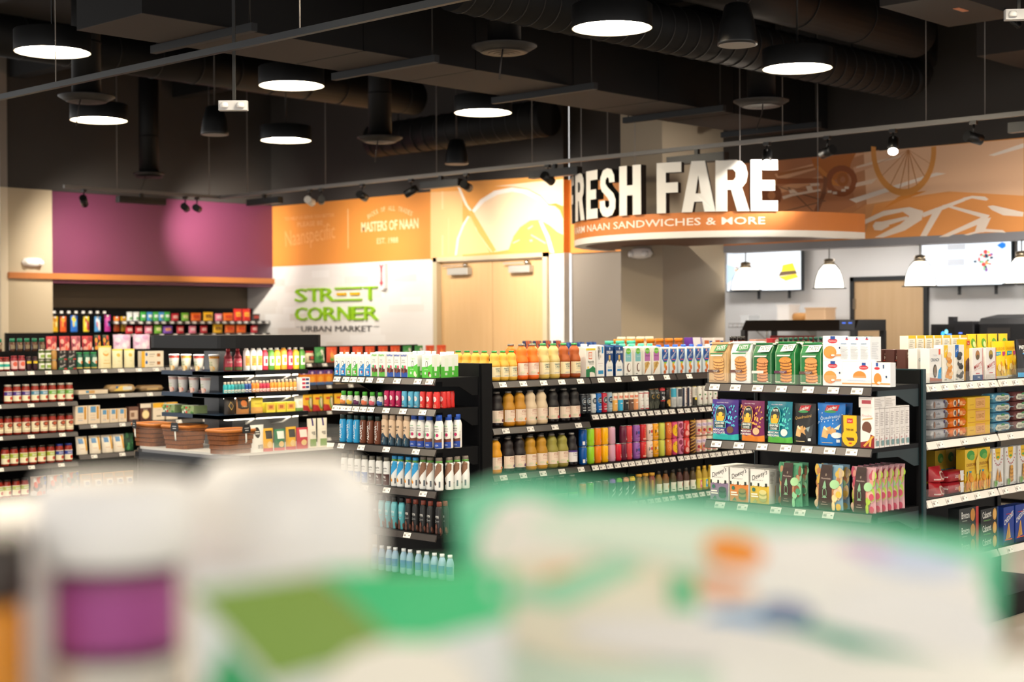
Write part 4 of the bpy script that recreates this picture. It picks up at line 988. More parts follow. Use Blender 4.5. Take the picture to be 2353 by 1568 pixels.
def unit(key, label, org, rot, width, depth, top, levels, rail=RAIL, fence=(), post=True, bracket='', tags=None, back=True, base=.12, name='gondola_shelf_unit', group=None):
    """one bay of shelving; u runs along the front to the shopper's right, v away from the shopper"""
    x = thing(name, label, 'shelf', (org[0], org[1], 0), rot, group)
    MB().box(0, depth, .02, width, depth + .03, top, STEEL).obj('back_panel', x)
    MB().box(0, .02, 0, width, depth, base, STEEL).obj('base_deck', x)
    for u in (0, width):
        MB().box(abs(u - .001), depth - .012, 0, abs(u - .001) + (.02 if u == 0 else -.02), depth + .03, top + .002, STEEL).obj('post', x)
    for i, z in enumerate(levels):
        tg = (tags or {}).get(i, [])
        shelf(x, .005, width - .005, 0, depth - .012, z, tg, rail, i in fence, bracket)
    FIX.setdefault(key[0], {})[key] = (org, rot)
    return x


R90 = -PI / 2
rt_ = random.Random(11)


def spread(w, n, j=.01):
    return [w * (k + .5) / n + rt_.uniform(-j, j) for k in range(n)]


# drinks end display
x = unit('E', 'black end display of small drink bottles and cartons', (6.127, 7.33), R90, .93, .36, 1.372, [1.30, 1.12, .885, .64, .385], bracket='b',
         tags={0: [.045, .13, .2, .27, .35, .45, .6, .78, .88], 1: [.03, .09, .15, .22, .29, .36, .5, .65, .82], 2: [.08, .27, .5, .76], 3: [.1, .3, .5, .82], 4: [.3, .68]})
MB().box(-.012, .362, 0, .942, .45, 1.378, STEEL).obj('end_panel', x)
# juice aisle, six bays facing the shopper
for k in range(6):
    lv = [1.268, .985 if k == 0 else 1.03, .70, .43]
    tg = {0: spread(.9, 5 if k < 2 else 3), 1: spread(.9, 4 if k == 0 else 11, .004), 2: spread(.9, 5 if k == 0 else 12, .004), 3: spread(.9, 3 if k == 0 else 11, .004)}
    unit('G%d' % k, 'black shelving bay of ' + ['tall juice bottles beside the drinks end display', 'plant milk cartons and slim cans', 'almond milk cartons and bright fruit cans', 'cans and cartons hidden behind the cookie display', 'dark bottles behind the cookie bags', 'boxes below the kitchen display case'][k],
         (6.58 + .915 * k, 6.40), 0, .915, .42, 1.372, lv, tags=tg, group=None)
    b = thing('gondola_shelf_unit', 'rear side of the juice shelving, ' + ['first bay', 'second bay', 'third bay', 'fourth bay', 'fifth bay', 'last bay'][k] + ' seen only over the top', 'shelf', (6.58 + .915 * (k + 1), 7.33, 0), PI)
    MB().box(0, .45, .02, .915, .475, 1.372, STEEL).obj('back_panel', b)
    MB().box(0, .02, 0, .915, .45, .12, STEEL).obj('base_deck', b)
    shelf(b, .005, .91, 0, .44, 1.268, [])
# cookie end display
x = unit('K', 'dark teal edged end display of cookies and wafers', (6.40, 4.68), R90, .98, .46, 1.372, [1.305, 1.012, .70, .40], bracket='k', fence=(0,),
         tags={0: [.07, .2, .335, .475, .63, .77, .9], 1: [.08, .22, .36, .5, .62, .75, .87], 2: [.1, .24, .44, .58, .74]})
MB().box(-.012, .462, 0, .99, .492, 1.378, mat('#18343a', .35)).obj('end_panel', x)
# cracker aisle
for k in range(2):
    unit('R%d' % k, 'black shelving bay of crackers with white price rails, ' + ('beside the cookie display' if k == 0 else 'cut off by the picture edge'), (6.895 if k == 0 else 7.685, 3.70), 0, .788 if k == 0 else .915, .44, 1.372, [1.305, 1.016, .725, .40],
         rail=RAILW, fence=(0, 1, 2), tags={0: spread(.78, 6), 1: spread(.78, 3), 2: spread(.78, 5), 3: spread(.78, 3)})
    b = thing('gondola_shelf_unit', 'rear side of the cracker shelving, ' + ('near bay' if k == 0 else 'far bay'), 'shelf', (7.81 + .915 * k, 4.65, 0), PI)
    MB().box(0, .46, .02, .91, .475, 1.372, STEEL).obj('back_panel', b)
    MB().box(0, .02, 0, .915, .46, .12, STEEL).obj('base_deck', b)
    shelf(b, .005, .91, 0, .45, 1.268, [])
# jar aisle at the back left
JW = ['past the picture edge, of sauce jars', 'of sauce jars, beside the pasta bay', 'of pasta and noodle bags next to the sauce jars', 'partly behind the cooler island', 'behind the cooler island', 'of frozen fruit bags right of the cooler canopy', 'of fruit bags in front of the double door']
for k in range(7):
    L = k < 2
    lv = [1.235, .95, .675, .405] if L else [1.235, 1.005, .735, .46]
    unit('J%d' % k, 'tall black shelving bay ' + JW[k], (5.41 + .92 * k, 12.25), 0, .92, .45, 1.40, lv, group=None,
         tags={0: spread(.9, 5), 1: spread(.9, 3), 2: spread(.9, 3), 3: spread(.9, 3)})
    b = thing('gondola_shelf_unit', 'rear side of the jar shelving, ' + ['first', 'second', 'third', 'fourth', 'fifth', 'sixth', 'seventh'][k] + ' bay from the picture edge', 'shelf', (5.41 + .92 * (k + 1), 13.2, 0), PI)
    MB().box(0, .44, .02, .92, .455, 1.38, STEEL).obj('back_panel', b)
    MB().box(0, .02, 0, .92, .46, .12, STEEL).obj('base_deck', b)
    shelf(b, .005, .915, 0, .435, 1.33, [])
x = unit('W9', 'low black shelving in front of the tan pier', (9.40, 17.14), 0, .66, .42, 1.55, [1.3, 1.0], tags={})
# snack aisle behind the juices: only the top shows
for k in range(3):
    b = unit('M%d' % k, 'low shelving of snack bags behind the juices, ' + ['before the door', 'before the grey niche', 'before the column'][k], (9.7 + .92 * k, 9.1), 0, .92, .44, 1.34, [1.25, .9], tags={})
# sweets wall
for k in range(4):
    x = unit('W%d' % k, 'black wall shelving of sweets under the purple soffit, ' + ['with hanging bags by the tan pier', 'with mint packs', 'with chocolate packs', 'with red boxes in the corner'][k], (10.09 + .87 * k, 17.66), 0, .87, .42, 1.88, [1.36, 1.1, .8] if k == 0 else [1.70, 1.53, 1.3, 1.0],
             tags={0: spread(.87, 7), 1: spread(.87, 4)})
    if k == 0:
        for i in range(8):
            MB().tube([(.06 + .105 * i, .41, 1.80), (.06 + .105 * i, .05, 1.80)], .004, CHROME, 6).box(.04 + .105 * i, .045, 1.80, .08 + .105 * i, .05, 1.83, TAGM).obj('peg_hook', x)

# ------------------------------------------------------------------ open cooler island
CX0, CY0, CX1, CY1 = 6.5, 8.9, 7.72, 10.28
cool = thing('open_cooler_island', 'dark rounded open cooler island with lit shelves and glass rim', 'cooler', (CX0, CY0, 0))
DKB = mat('#0d1014', .35, spec=.3)
CANO = mat('#0c0d10', .45, spec=.25, noise=(90, '#131518', .6))
ww, dd = CX1 - CX0, CY1 - CY0


def rrect(x0, y0, x1, y1, r, n=5):
    p = []
    for cx, cy, a in ((x1 - r, y1 - r, 0), (x0 + r, y1 - r, 90), (x0 + r, y0 + r, 180), (x1 - r, y0 + r, 270)):
        p += [(cx + r * math.cos(math.radians(a + 90 * k / n)), cy + r * math.sin(math.radians(a + 90 * k / n))) for k in range(n + 1)]
    return p


MB().slab(rrect(.06, .06, ww - .06, dd - .06, .2), 0, .12, '#0c0d0f').slab(rrect(0, 0, ww, dd, .22), .12, .60, DKB).obj('base', cool)
MB().slab(rrect(-.02, -.02, ww + .02, dd + .02, .23), .60, .655, mat('#15191f', .25)).obj('bumper', cool)
MB().slab(rrect(.0, .0, ww, dd, .22), .655, .675, mat('#8d8c8c', .25, .9)).obj('rim', cool)
bdg = MB().lathe([(.034, 0), (.034, .004)], CHROME, 20, sx=1.0, sy=.55).obj('oval_badge', cool, (.62, -.001, .45))
bdg.rotation_euler = (PI / 2, 0, 0)
gp = rrect(.012, .012, ww - .012, dd - .012, .21)
gm = MB()
for k in range(len(gp)):
    a, b = gp[k], gp[(k + 1) % len(gp)]
    gm.add([(a[0], a[1], .675), (b[0], b[1], .675), (b[0], b[1], .84), (a[0], a[1], .84)], [(0, 1, 2, 3)], CLEAR)
gm.obj('glass_rim', cool)
MB().slab(rrect(.02, .02, ww - .02, dd - .02, .2), .675, .69, mat('#c9c9c7', .4)).obj('well_tray', cool)
MB().box(.52, .72, .69, ww - .05, dd - .3, 1.42, mat('#77787a', .4, .4)).box(.40, .55, .69, .52, .72, 1.42, mat('#17191c', .4)).obj('core', cool)
MB().slab(rrect(.10, .2, ww - .18, dd - .12, .12), 1.45, 1.545, CANO).obj('canopy', cool)
m = MB().box(.42, .30, 1.4485, ww - .25, .36, 1.4505, mat('#fff6e6', .5, emit=20)).box(.20, .55, 1.4485, .26, 1.1, 1.4505, mat('#fff6e6', .5, emit=14))
m.obj('canopy_light', cool)
for z in (1.275, 1.11, .95):
    s = MB().box(.18, .42, z - .03, .52, 1.16, z, mat('#1c3048', .35)).box(.18, .42, z - .034, ww - .19, .75, z - .001, mat('#101216', .35)).obj('cooler_shelf', cool)
    MB().box(.3, .47, z - .046, ww - .25, .52, z - .034, mat('#fff3dc', .5, emit=5)).obj('strip_light', s)
    for a in (.55, ww - .32):
        MB().tube([(a, .46, z - .036), (a, .58, z - .085), (a, .72, z - .10)], .008, '#d6d6d4', 6).obj('bracket', s)

# chalk price signs clipped to the baskets
for lc, rz, lb in (((6.50, 10.16, .86), -PI / 2 - .2, 'small chalkboard price sign on the outermost basket'), ((6.50, 9.62, .86), -PI / 2 + .2, 'small chalkboard price sign on the middle basket'), ((6.62, 8.90, .87), .1, 'small oval chalkboard sign on the basket facing the aisle')):
    x = thing('chalk_sign', lb, 'sign', lc, rz, 'chalk price signs on the baskets')
    MB().prism([(-.035, -.03), (.035, -.03), (.04, 0), (.03, .035), (-.03, .035), (-.04, 0)], -.004, 0, '#22262b').art([('R', -.02, .005, .02, .01, '#b8bcc0'), ('R', -.015, -.012, .018, -.006, '#b8bcc0')], lambda a, b, h: (a, -.0045 - h, b)).obj('board', x)
    MB().tube([(0, .002, -.02), (.004, .004, -.09), (0, .01, -.10)], .006, '#cfd2d0', 6).obj('clip', x)

# ================================================================== GOODS: sizes (width, height, depth) in metres
D = {
 'alm_blue': (.046, .143, .044), 'alm_green': (.046, .143, .044), 'kid_green': (.052, .15, .045), 'kid_blue': (.052, .15, .045), 'quad_milk': (.088, .155, .06), 'quad_choc': (.088, .155, .06), 'quad_side': (.058, .15, .09),
 'bulb_orange': (.046, .083, .046), 'bulb_yellow': (.046, .083, .046), 'bulb_plum': (.046, .083, .046), 'bulb_peach': (.046, .083, .046), 'bulb_berry': (.046, .083, .046), 'bulb_blue': (.046, .083, .046),
 'spr_pink': (.040, .096, .040), 'spr_blue': (.040, .096, .040), 'spr_red': (.042, .098, .042),
 'aloha_blue': (.048, .172, .048), 'aloha_brown': (.048, .172, .048), 'evolve': (.050, .184, .050), 'organic': (.054, .198, .054),
 'rip_blue': (.046, .172, .046), 'rip_brown': (.046, .172, .046), 'sup_blue': (.050, .184, .050), 'sup_brown': (.053, .193, .053),
 'own_brown': (.044, .19, .044), 'own_teal': (.044, .19, .044), 'own_black': (.044, .19, .044), 'water': (.048, .15, .048),
 'cruz_small': (.074, .182, .074), 'cruz_lemon': (.084, .222, .084), 'cruz_amber': (.084, .222, .084), 'carrot': (.086, .222, .086),
 'j_dark': (.088, .216, .088), 'j_mango': (.088, .216, .088), 'j_coco': (.088, .216, .088), 'j_cherry': (.088, .216, .088), 'j_orange': (.088, .216, .088), 'j_plum': (.088, .216, .088), 'j_pine': (.088, .216, .088), 'j_lime': (.088, .216, .088), 'j_cad': (.078, .214, .078), 'j_green': (.086, .216, .086), 'j_black': (.086, .216, .086), 'j_cadg': (.08, .214, .08),
 'flax': (.092, .212, .07), 'whitemilk': (.074, .208, .07), 'dream': (.080, .206, .07), 'coco': (.080, .208, .07), 'hemp': (.080, .208, .07), 'almond': (.074, .196, .07), 'almond_red': (.074, .196, .07),
 'c_hnight': (.044, .128, .044), 'c_hwhite': (.044, .13, .044), 'c_hblue': (.044, .133, .044), 'c_hred': (.044, .133, .044), 'c_hgrey': (.044, .133, .044),
 'r_yellow': (.044, .128, .044), 'r_cyan': (.044, .128, .044), 'r_black': (.044, .128, .044), 'r_brown': (.044, .128, .044), 'r_peach': (.044, .128, .044), 'c_lion': (.047, .128, .047), 'c_plant': (.047, .138, .047), 'c_red30': (.05, .142, .05), 'c_gold': (.045, .14, .045), 'c_cyan': (.05, .142, .05), 'c_grey': (.05, .142, .05), 'c_fit': (.04, .142, .04), 'c_lemon': (.044, .142, .044), 'c_fruit': (.046, .142, .046),
 'b_blue': (.056, .116, .056), 'b_lime': (.056, .116, .056), 'b_orange': (.056, .116, .056), 'b_yellow': (.056, .116, .056), 'b_lilac': (.056, .116, .056), 'b_red': (.052, .116, .052), 'b_maroon': (.052, .116, .052), 'b_coral': (.052, .116, .052), 'p_purple': (.056, .116, .056), 'p_red': (.052, .116, .052), 'p_white': (.056, .116, .056), 'p_yellow': (.052, .116, .052), 'k_lemon': (.052, .116, .052), 'k_orange': (.05, .116, .05), 'k_yellow': (.05, .116, .05), 'k_pink': (.05, .116, .05), 'k_red': (.05, .116, .05), 'k_cola': (.05, .116, .05), 'k_peach': (.05, .116, .05), 'k_mint': (.05, .116, .05),
 't_orange': (.05, .15, .05), 't_green': (.05, .15, .05), 't_dark': (.05, .15, .05), 't_maroon': (.05, .15, .05), 'e_violet': (.05, .155, .05), 'e_green': (.05, .155, .05), 'e_peach': (.05, .155, .05), 'e_yellow': (.05, .155, .05), 'g_gold': (.05, .165, .05), 'g_red': (.05, .165, .05),
 'w_lemon': (.052, .17, .052), 'w_peach': (.052, .17, .052), 'w_mint': (.052, .17, .052), 'w_rasp': (.052, .17, .052), 'w_plum': (.052, .17, .052), 'y_pink': (.052, .17, .052), 'y_blue': (.052, .17, .052),
 'tate_tan': (.116, .208, .07), 'tate_white': (.116, .212, .07), 'tate_green': (.116, .205, .07), 'tate_choc': (.122, .212, .07), 'tate_nut': (.122, .208, .07),
 'stroop': (.108, .120, .05), 'stroop_side': (.056, .118, .10), 'stroop_wide': (.158, .118, .05), 'stroop_small': (.098, .114, .05),
 'pouch_purple': (.16, .205, .06), 'pouch_burg': (.145, .205, .06), 'pouch_teal': (.146, .205, .06), 'wafer_black': (.132, .20, .06), 'wafer_blue': (.152, .206, .06), 'twin': (.104, .152, .045), 'pirou': (.074, .192, .044), 'pirou_flat': (.082, .05, .10),
 'dewey_l': (.112, .172, .055), 'dewey_o': (.112, .172, .055), 'dewey_y': (.112, .172, .055), 'pine_green': (.135, .215, .05), 'pine_blue': (.155, .218, .05), 'pine_pink': (.13, .218, .05),
 'mom': (.112, .165, .05), 'nana': (.118, .165, .05), 'crunch_o': (.122, .172, .05), 'crunch_b': (.122, .172, .05), 'fing_y': (.112, .188, .05), 'fing_b': (.112, .188, .05), 'chocbox': (.05, .215, .05), 'mary_a': (.115, .168, .05), 'mary_b': (.115, .168, .05), 'caul_bag': (.15, .20, .05), 'pretz': (.145, .21, .05), 'ybox_back': (.078, .235, .05), 'ybag_back': (.115, .24, .05),
 'pack_grey': (.175, .05, .09), 'pack_orange': (.18, .05, .09), 'leibniz': (.255, .066, .08), 'ricecake': (.21, .052, .08), 'ricecake2': (.21, .052, .08),
 'ygreen_back': (.105, .21, .05), 'redpack': (.17, .06, .08), 'redbag': (.12, .075, .09), 'caul_box': (.14, .22, .05), 'simple_a': (.125, .205, .05), 'simple_b': (.125, .205, .05), 'breton': (.215, .08, .06), 'cabaret': (.2, .072, .06), 'cheddies': (.125, .205, .06),
 'sj_purple': (.074, .163, .074), 'sj_blue': (.074, .163, .074), 'sj_green': (.074, .163, .074), 'sj_cream': (.074, .163, .074), 'sj_lime': (.074, .163, .074), 'sj_navy': (.074, .163, .074),
 'rj_teal': (.055, .12, .055), 'rj_pink': (.06, .13, .06), 'rj_dark': (.045, .12, .045), 'rj_green': (.055, .09, .055), 'rj_tan': (.05, .09, .05), 'blackbox': (.085, .085, .05), 'canister': (.062, .15, .062), 'creambag': (.14, .205, .06), 'creambag_s': (.11, .175, .06), 'lasagna': (.24, .075, .06), 'spicejar': (.05, .115, .05), 'tray': (.3, .05, .1),
 'flat_a': (.30, .035, .12), 'flat_b': (.28, .075, .12), 'flat_c': (.26, .06, .12), 'noodle': (.12, .165, .05), 'noodle_s': (.085, .125, .05), 'brownbox': (.105, .135, .05), 'popbox': (.115, .16, .05), 'creambox': (.125, .16, .05), 'noodbag': (.115, .16, .07), 'greenbag': (.12, .16, .06), 'pastabag': (.11, .15, .08), 'plasbag': (.15, .17, .12),
 'snack_red': (.11, .2, .06), 'snack_pink': (.10, .2, .06), 'snack_dark': (.075, .21, .05), 'snack_lilac': (.19, .21, .08), 'redlid': (.09, .12, .09), 'fruit_green': (.13, .16, .06), 'fruit_red': (.14, .16, .06), 'obox': (.105, .15, .05), 'tanbox': (.12, .13, .05), 'ybag': (.13, .17, .05),
 'cup_red': (.085, .125, .085), 'cup_orange': (.085, .125, .085), 'cup_clear': (.085, .12, .085), 'salad': (.16, .06, .12), 'cherry': (.065, .17, .065), 'milk_tall': (.05, .19, .05), 'jug_orange': (.055, .19, .055), 'jug_red': (.05, .175, .05), 'jug_green': (.055, .175, .055), 'jug_yellow': (.055, .175, .055),
 'shot_cyan': (.03, .085, .03), 'shot_teal': (.03, .085, .03), 'shot_blue': (.03, .085, .03), 'shot_orange': (.032, .09, .032), 'shot_red': (.03, .085, .03), 'shot_amber': (.032, .09, .032), 'shot_end': (.09, .1, .05), 'snk_black': (.1, .13, .05), 'snk_kraft': (.12, .13, .05), 'snk_yellow': (.11, .12, .05), 'snk_lemon': (.085, .075, .05), 'snk_white': (.085, .12, .05),
 'basket': (.30, .17, .24), 'tri_white': (.12, .2, .05), 'tri_yellow': (.095, .17, .05), 'tri_green': (.1, .16, .05), 'tri_red': (.11, .16, .05), 'tallbag': (.09, .22, .05),
 'bag_yellow': (.085, .2, .03), 'bag_orange': (.09, .2, .03), 'bag_blue': (.1, .21, .03), 'bag_lemon': (.085, .2, .03), 'bag_white': (.09, .2, .03), 'bag_violet': (.09, .22, .03),
 'mint_white': (.09, .12, .04), 'mint_green': (.09, .12, .04), 'mint_blue': (.09, .12, .04), 'sw_red': (.115, .1, .05), 'sw_green': (.12, .11, .05), 'sw_orange': (.17, .11, .05), 'sw_yellow': (.16, .12, .05), 'sw_pink': (.12, .1, .05), 'sw_black': (.14, .1, .05), 'sw_violet': (.15, .1, .05), 'sw_tall': (.14, .17, .05),
 'chip_navy': (.115, .22, .06), 'chip_tan': (.16, .2, .06), 'chip_blue': (.135, .2, .07), 'capjar_orange': (.075, .235, .075), 'capjar_mint': (.075, .225, .075), 'capjar_cream': (.075, .25, .075), 'topbox_white': (.12, .235, .06), 'topbox_violet': (.14, .24, .06),
 'beer_dark': (.056, .235, .056), 'sauce_dark': (.05, .25, .05), 'redbox_top': (.14, .23, .06), 'pinkbox_top': (.14, .225, .06),
}

# ================================================================== GOODS: shapes and printing
KN = {}                                         # key -> (name, category, description, short plural, parts)
SAT = {}


def reg(key, name, cat, desc, short, parts):
    KN[key] = (name, cat, desc, short, parts)


def front(w, h, d):
    return lambda x, y, q: (x * w / 2, -d / 2 - q, y * h)


def side(w, h, d):
    return lambda x, y, q: (w / 2 + q, x * d / 2, y * h)


def box(key, name, cat, desc, short, col, art=(), sideart=(), top=None, sidecol=None):
    w, h, d = D[key]
    m = MB().box(-w / 2, -d / 2, 0, w / 2, d / 2, h, mat(col, .45))
    if top:
        m.box(-w / 2, -d / 2, h, w / 2, d / 2, h + .0006, top)
    if sidecol:
        m.art([('R', -1, 0, 1, 1, sidecol)], side(w, h, d))
    if art:
        m.art(list(art), front(w, h, d))
    if sideart:
        m.art(list(sideart), lambda x, y, q: side(w, h, d)(x, y, q + .0004))
    reg(key, name, cat, desc, short, [(name, m.mesh(name))])


def carton(key, name, desc, short, col, art, cap=None, slope=.10, capx=0.0):
    w, h, d = D[key]
    hb = h * (.93 if cap else 1)
    hf = hb * (1 - slope)
    m = MB().prismx([(-d / 2, 0), (d / 2, 0), (d / 2, hb), (d * .2, hb), (-d / 2, hf)], -w / 2, w / 2, mat(col, .4))
    m.art(list(art), lambda x, y, q: (x * w / 2, -d / 2 - q, y * hf))
    parts = [('body', m.mesh('body'))]
    if cap:
        parts.append(('cap', MB().lathe([(w * .24, hb - .002), (w * .24, h), (w * .2, h + .002)], mat(cap, .35), 14, capx * w, d * .32).mesh('cap')))
    reg(key, name, 'carton', desc, short, parts)


def rad(prof, z):
    for a, b in zip(prof, prof[1:]):
        if a[1] <= z <= b[1] and b[1] > a[1]:
            t = (z - a[1]) / (b[1] - a[1])
            return a[0] + (b[0] - a[0]) * t
    return prof[-1][0]


def turned(key, name, cat, desc, short, prof, col, art, cap=None, capcol='#888', A=80, n=18, rough=.3, capname='cap'):
    """prof in metres; art: x -1..1 spans +-A degrees, y 0..1 spans the height"""
    w, h, d = D[key]
    m = MB().lathe(prof, mat(col, rough, spec=.35 if rough < .2 else .5), n)
    if art:
        def f(x, y, q):
            t = math.radians(x * A) - PI / 2
            r = rad(prof, y * h) + q + .0003
            return (r * math.cos(t), r * math.sin(t), y * h)
        m.art(list(art), f, xs=[-1 + 2 * k / 9 for k in range(1, 9)] if A > 30 else (), ys=[p[1] / h for p in prof[1:-1]])
    parts = [('body', m.mesh('body'))]
    if cap:
        parts.append((capname, MB().lathe(cap, mat(capcol, .35) if isinstance(capcol, str) else capcol, n).mesh(capname)))
    reg(key, name, cat, desc, short, parts)


def juice(key, desc, short, col, art, capcol='#8f8a84', label='#efe0cf', upper=None):
    w, h, d = D[key]
    R = w / 2
    u = upper or col
    prof = [(R * .9, 0), (R * .99, .012), (R * .99, .10 * h), (R * .97, .115 * h), (R * .97, .475 * h), (R, .49 * h, u), (R * .985, .55 * h, u), (R * .80, .65 * h, u), (R * .74, .70 * h, u), (R * .80, .78 * h, u), (R * .76, .84 * h, u), (R * .50, .915 * h, u), (R * .40, .93 * h, u), (R * .40, .95 * h, u)]
    a = [('R', -1, .125, 1, .47, label)] + list(art)
    turned(key, 'juice_bottle', 'bottle', desc, short, prof, col, a, [(R * .46, .945 * h), (R * .47, .99 * h), (R * .40, h)], mat(capcol, .3, .4), A=78, n=22, rough=.12)


def shake(key, desc, short, col, art, capcol, bands=(), neck=.62, caph=.17, sh=.10, A=80, waist=0):
    """shaped drink bottle: straight body, shoulder, cap"""
    w, h, d = D[key]
    R = w / 2
    zc = h * (1 - caph)
    zs = zc - h * sh
    zz = [(R * .92, 0), (R, .03 * h)]
    for b, c in bands:
        zz.append((R - .0001, b * h, c))
    if waist:
        zz += [(R, .45 * h), (R * waist, .58 * h), (R * waist, zs - .04 * h)]
    zz.append((R, zs) if not waist else (R * .97, zs))
    zz = sorted(zz, key=lambda p: p[1])
    cur = col
    out = []
    for p in zz:
        if len(p) > 2:
            cur = p[2]
        out.append((p[0], p[1], cur))
    out += [(R * (neck + .2), zs + h * sh * .5, cur), (R * neck, zc, cur)]
    turned(key, 'drink_bottle', 'bottle', desc, short, out, col, art, [(R * neck * 1.08, zc - .004), (R * neck * 1.08, h - .004), (R * neck * .95, h)], capcol, A=A)


def can(key, desc, short, col, art, top='#c9c9cb', A=80):
    w, h, d = D[key]
    R = w / 2
    prof = [(R * .80, 0), (R, .05 * h), (R, .90 * h), (R * .86, .965 * h)]
    turned(key, 'drink_can', 'can', desc, short, prof, col, art, [(R * .88, .965 * h), (R * .90, h), (R * .84, h), (R * .82, .985 * h)], mat(top, .25, .8), A=A, rough=.28, capname='can_lid')


def jar(key, name, desc, short, col, art, lid, label=None, lidh=.1, lidm=.3):
    w, h, d = D[key]
    R = w / 2
    prof = [(R * .92, 0), (R, .04 * h), (R, .72 * h), (R * .82, (1 - lidh) * h - .004), (R * .80, (1 - lidh) * h)]
    a = ([('R', -1, .12, 1, .66, label)] if label else []) + list(art)
    turned(key, name, 'jar', desc, short, prof, col, a, [(R * .86, (1 - lidh) * h), (R * .86, h - .002), (R * .8, h)], mat(lid, .3, lidm), A=80, n=16, rough=.2, capname='lid')


def pouch(key, name, cat, desc, short, col, art, lean=0.0, seal=None, back=None, full=.62, drop=None):
    w, h, d = D[key]

    def t(x, y):
        return d / 2 * max(0.0, (1 - abs(x) ** 3.2)) * max(0, min(1, (1 - y) / full)) ** .7 * (1 if y > .05 else .9)

    def wd(y):
        return w / 2 * (1 - .035 * math.sin(PI * min(1, y * 1.02)))
    dz = drop or (lambda x: 0)
    m = MB()
    c = mat(col, .35)
    nx, ny = (10, 9) if not drop else (24, 12)
    m.grid(lambda a, b: ((2 * a - 1) * wd(b), -t(2 * a - 1, b) - .0012 + lean * b, b * (h - dz(2 * a - 1))), nx, ny, c)
    m.grid(lambda a, b: ((1 - 2 * a) * wd(b), t(1 - 2 * a, b) + .0012 + lean * b, b * (h - dz(1 - 2 * a))), nx, ny, mat(back, .35) if back else c)
    m.grid(lambda a, b: ((2 * a - 1) * wd(0), (t(2 * a - 1, 0) + .0012) * (2 * b - 1), 0.0005), nx, 1, c)
    if not drop:
        m.box(-wd(1), -.0016 + lean, h * .985, wd(1), .0016 + lean, h, mat(seal or col, .4))
    if art:
        m.art(list(art), lambda x, y, q: (x * wd(y), -t(x, y) - .0016 - q + lean * y, y * (h - dz(x))), xs=[-1 + .2 * k for k in range(1, 10)], ys=[k / 9 for k in range(1, 9)])
    reg(key, name, cat, desc, short, [(name, m.mesh(name))])


def pack(key, name, cat, desc, short, col, art, end=None):
    """flow-wrapped pack lying flat, crimped at both ends"""
    w, h, d = D[key]
    m = MB()

    def sec(a, b):
        x = 2 * a - 1
        s = max(0, min(1, (1 - abs(x)) / .14)) ** .6
        th = 2 * PI * b
        cs, sn = math.cos(th), math.sin(th)
        k = (abs(cs) ** 4 + abs(sn) ** 4) ** -.25
        return (x * w / 2, k * sn * d / 2 * (.9 + .1 * s), h / 2 + k * cs * h / 2 * max(.05, s))
    m.grid(sec, 16, 16, mat(col, .35))
    for e in (-1, 1):
        m.box(e * w / 2 - .006, -d * .44, h * .45, e * w / 2 + .006, d * .44, h * .55, mat(end or col, .4))
    if art:
        m.art(list(art), lambda x, y, q: (x * w / 2 * .86, -d / 2 - q - .001, .06 * h + y * h * .88))
    reg(key, name, cat, desc, short, [(name, m.mesh(name))])


def gusset(key, desc, short, col, art, fold=None, ribbon=None):
    """block-bottom paper bag with a folded top"""
    w, h, d = D[key]
    z1 = h * .74
    m = MB().prismx([(-d / 2, 0), (d / 2, 0), (d / 2, z1 * 1.02), (.012, h * .97), (-.006, h * .97), (-d / 2, z1)], -w / 2, w / 2, mat(col, .55))
    m.box(-w / 2 - .002, -.014, h * .955, w / 2 + .002, .022, h, mat(fold or col, .55))

    def f(x, y, q):
        if y <= .74:
            return (x * w / 2, -d / 2 - q, y * h)
        t = (y - .74) / .23
        return (x * w / 2, -d / 2 + (d / 2 - .006) * t - q * .8, y * h + q * .6)
    m.art(list(art), f, ys=[.74])
    parts = [('bag', m.mesh('bag'))]
    parts.append(('tin_tie', MB().box(-w / 2 - .010, -.017, h * .962, -w / 2 + .006, .024, h * .99, mat(ribbon or '#efeae2', .5)).box(w / 2 - .006, -.017, h * .962, w / 2 + .010, .024, h * .99, mat(ribbon or '#efeae2', .5)).mesh('tin_tie')))
    reg(key, 'cookie_bag', 'bag', desc, short, parts)


def blobs(seed, n, x0, x1, y0, y1, r0, r1, cols):
    rr = random.Random(seed)
    return [('E', rr.uniform(x0, x1), rr.uniform(y0, y1), rr.uniform(r0, r1), rr.uniform(r0, r1) * .6, rr.choice(cols)) for _ in range(n)]


def lines(x0, x1, y0, y1, n, c, seed=1):
    rr = random.Random(seed)
    st = (y1 - y0) / n
    return [('R', x0, y0 + st * k, x0 + (x1 - x0) * rr.uniform(.55, 1), y0 + st * k + st * .45, c) for k in range(n)]


# ---------------- drinks end display
def almo(key, c, nm):
    carton(key, 'drink_carton', 'slim white and %s drink carton' % nm, 'slim %s cartons' % nm, '#f2f4f3', [('P', [(-1, 0), (1, 0), (1, .62), (.3, .56), (-.2, .46), (-1, .36)], c), ('E', -.1, .60, .48, .13, '#23363b'), ('E', -.1, .60, .36, .10, '#f2f4f3'),
           ('T', 'Organic', -.05, .83, 1.3, .07, '#b8d9c0'), ('T', 'almond', -.1, .38, 1.2, .06, '#eaf4f0'), ('E', -.25, .2, .26, .07, '#e9f3f3'), ('E', .25, .2, .2, .06, '#d94a5a'), ('R', -.5, .08, .5, .12, '#dff0ee')], '#f7f8f8', .06)


almo('alm_blue', '#1b86d1', 'blue'); almo('alm_green', '#4db63c', 'green')


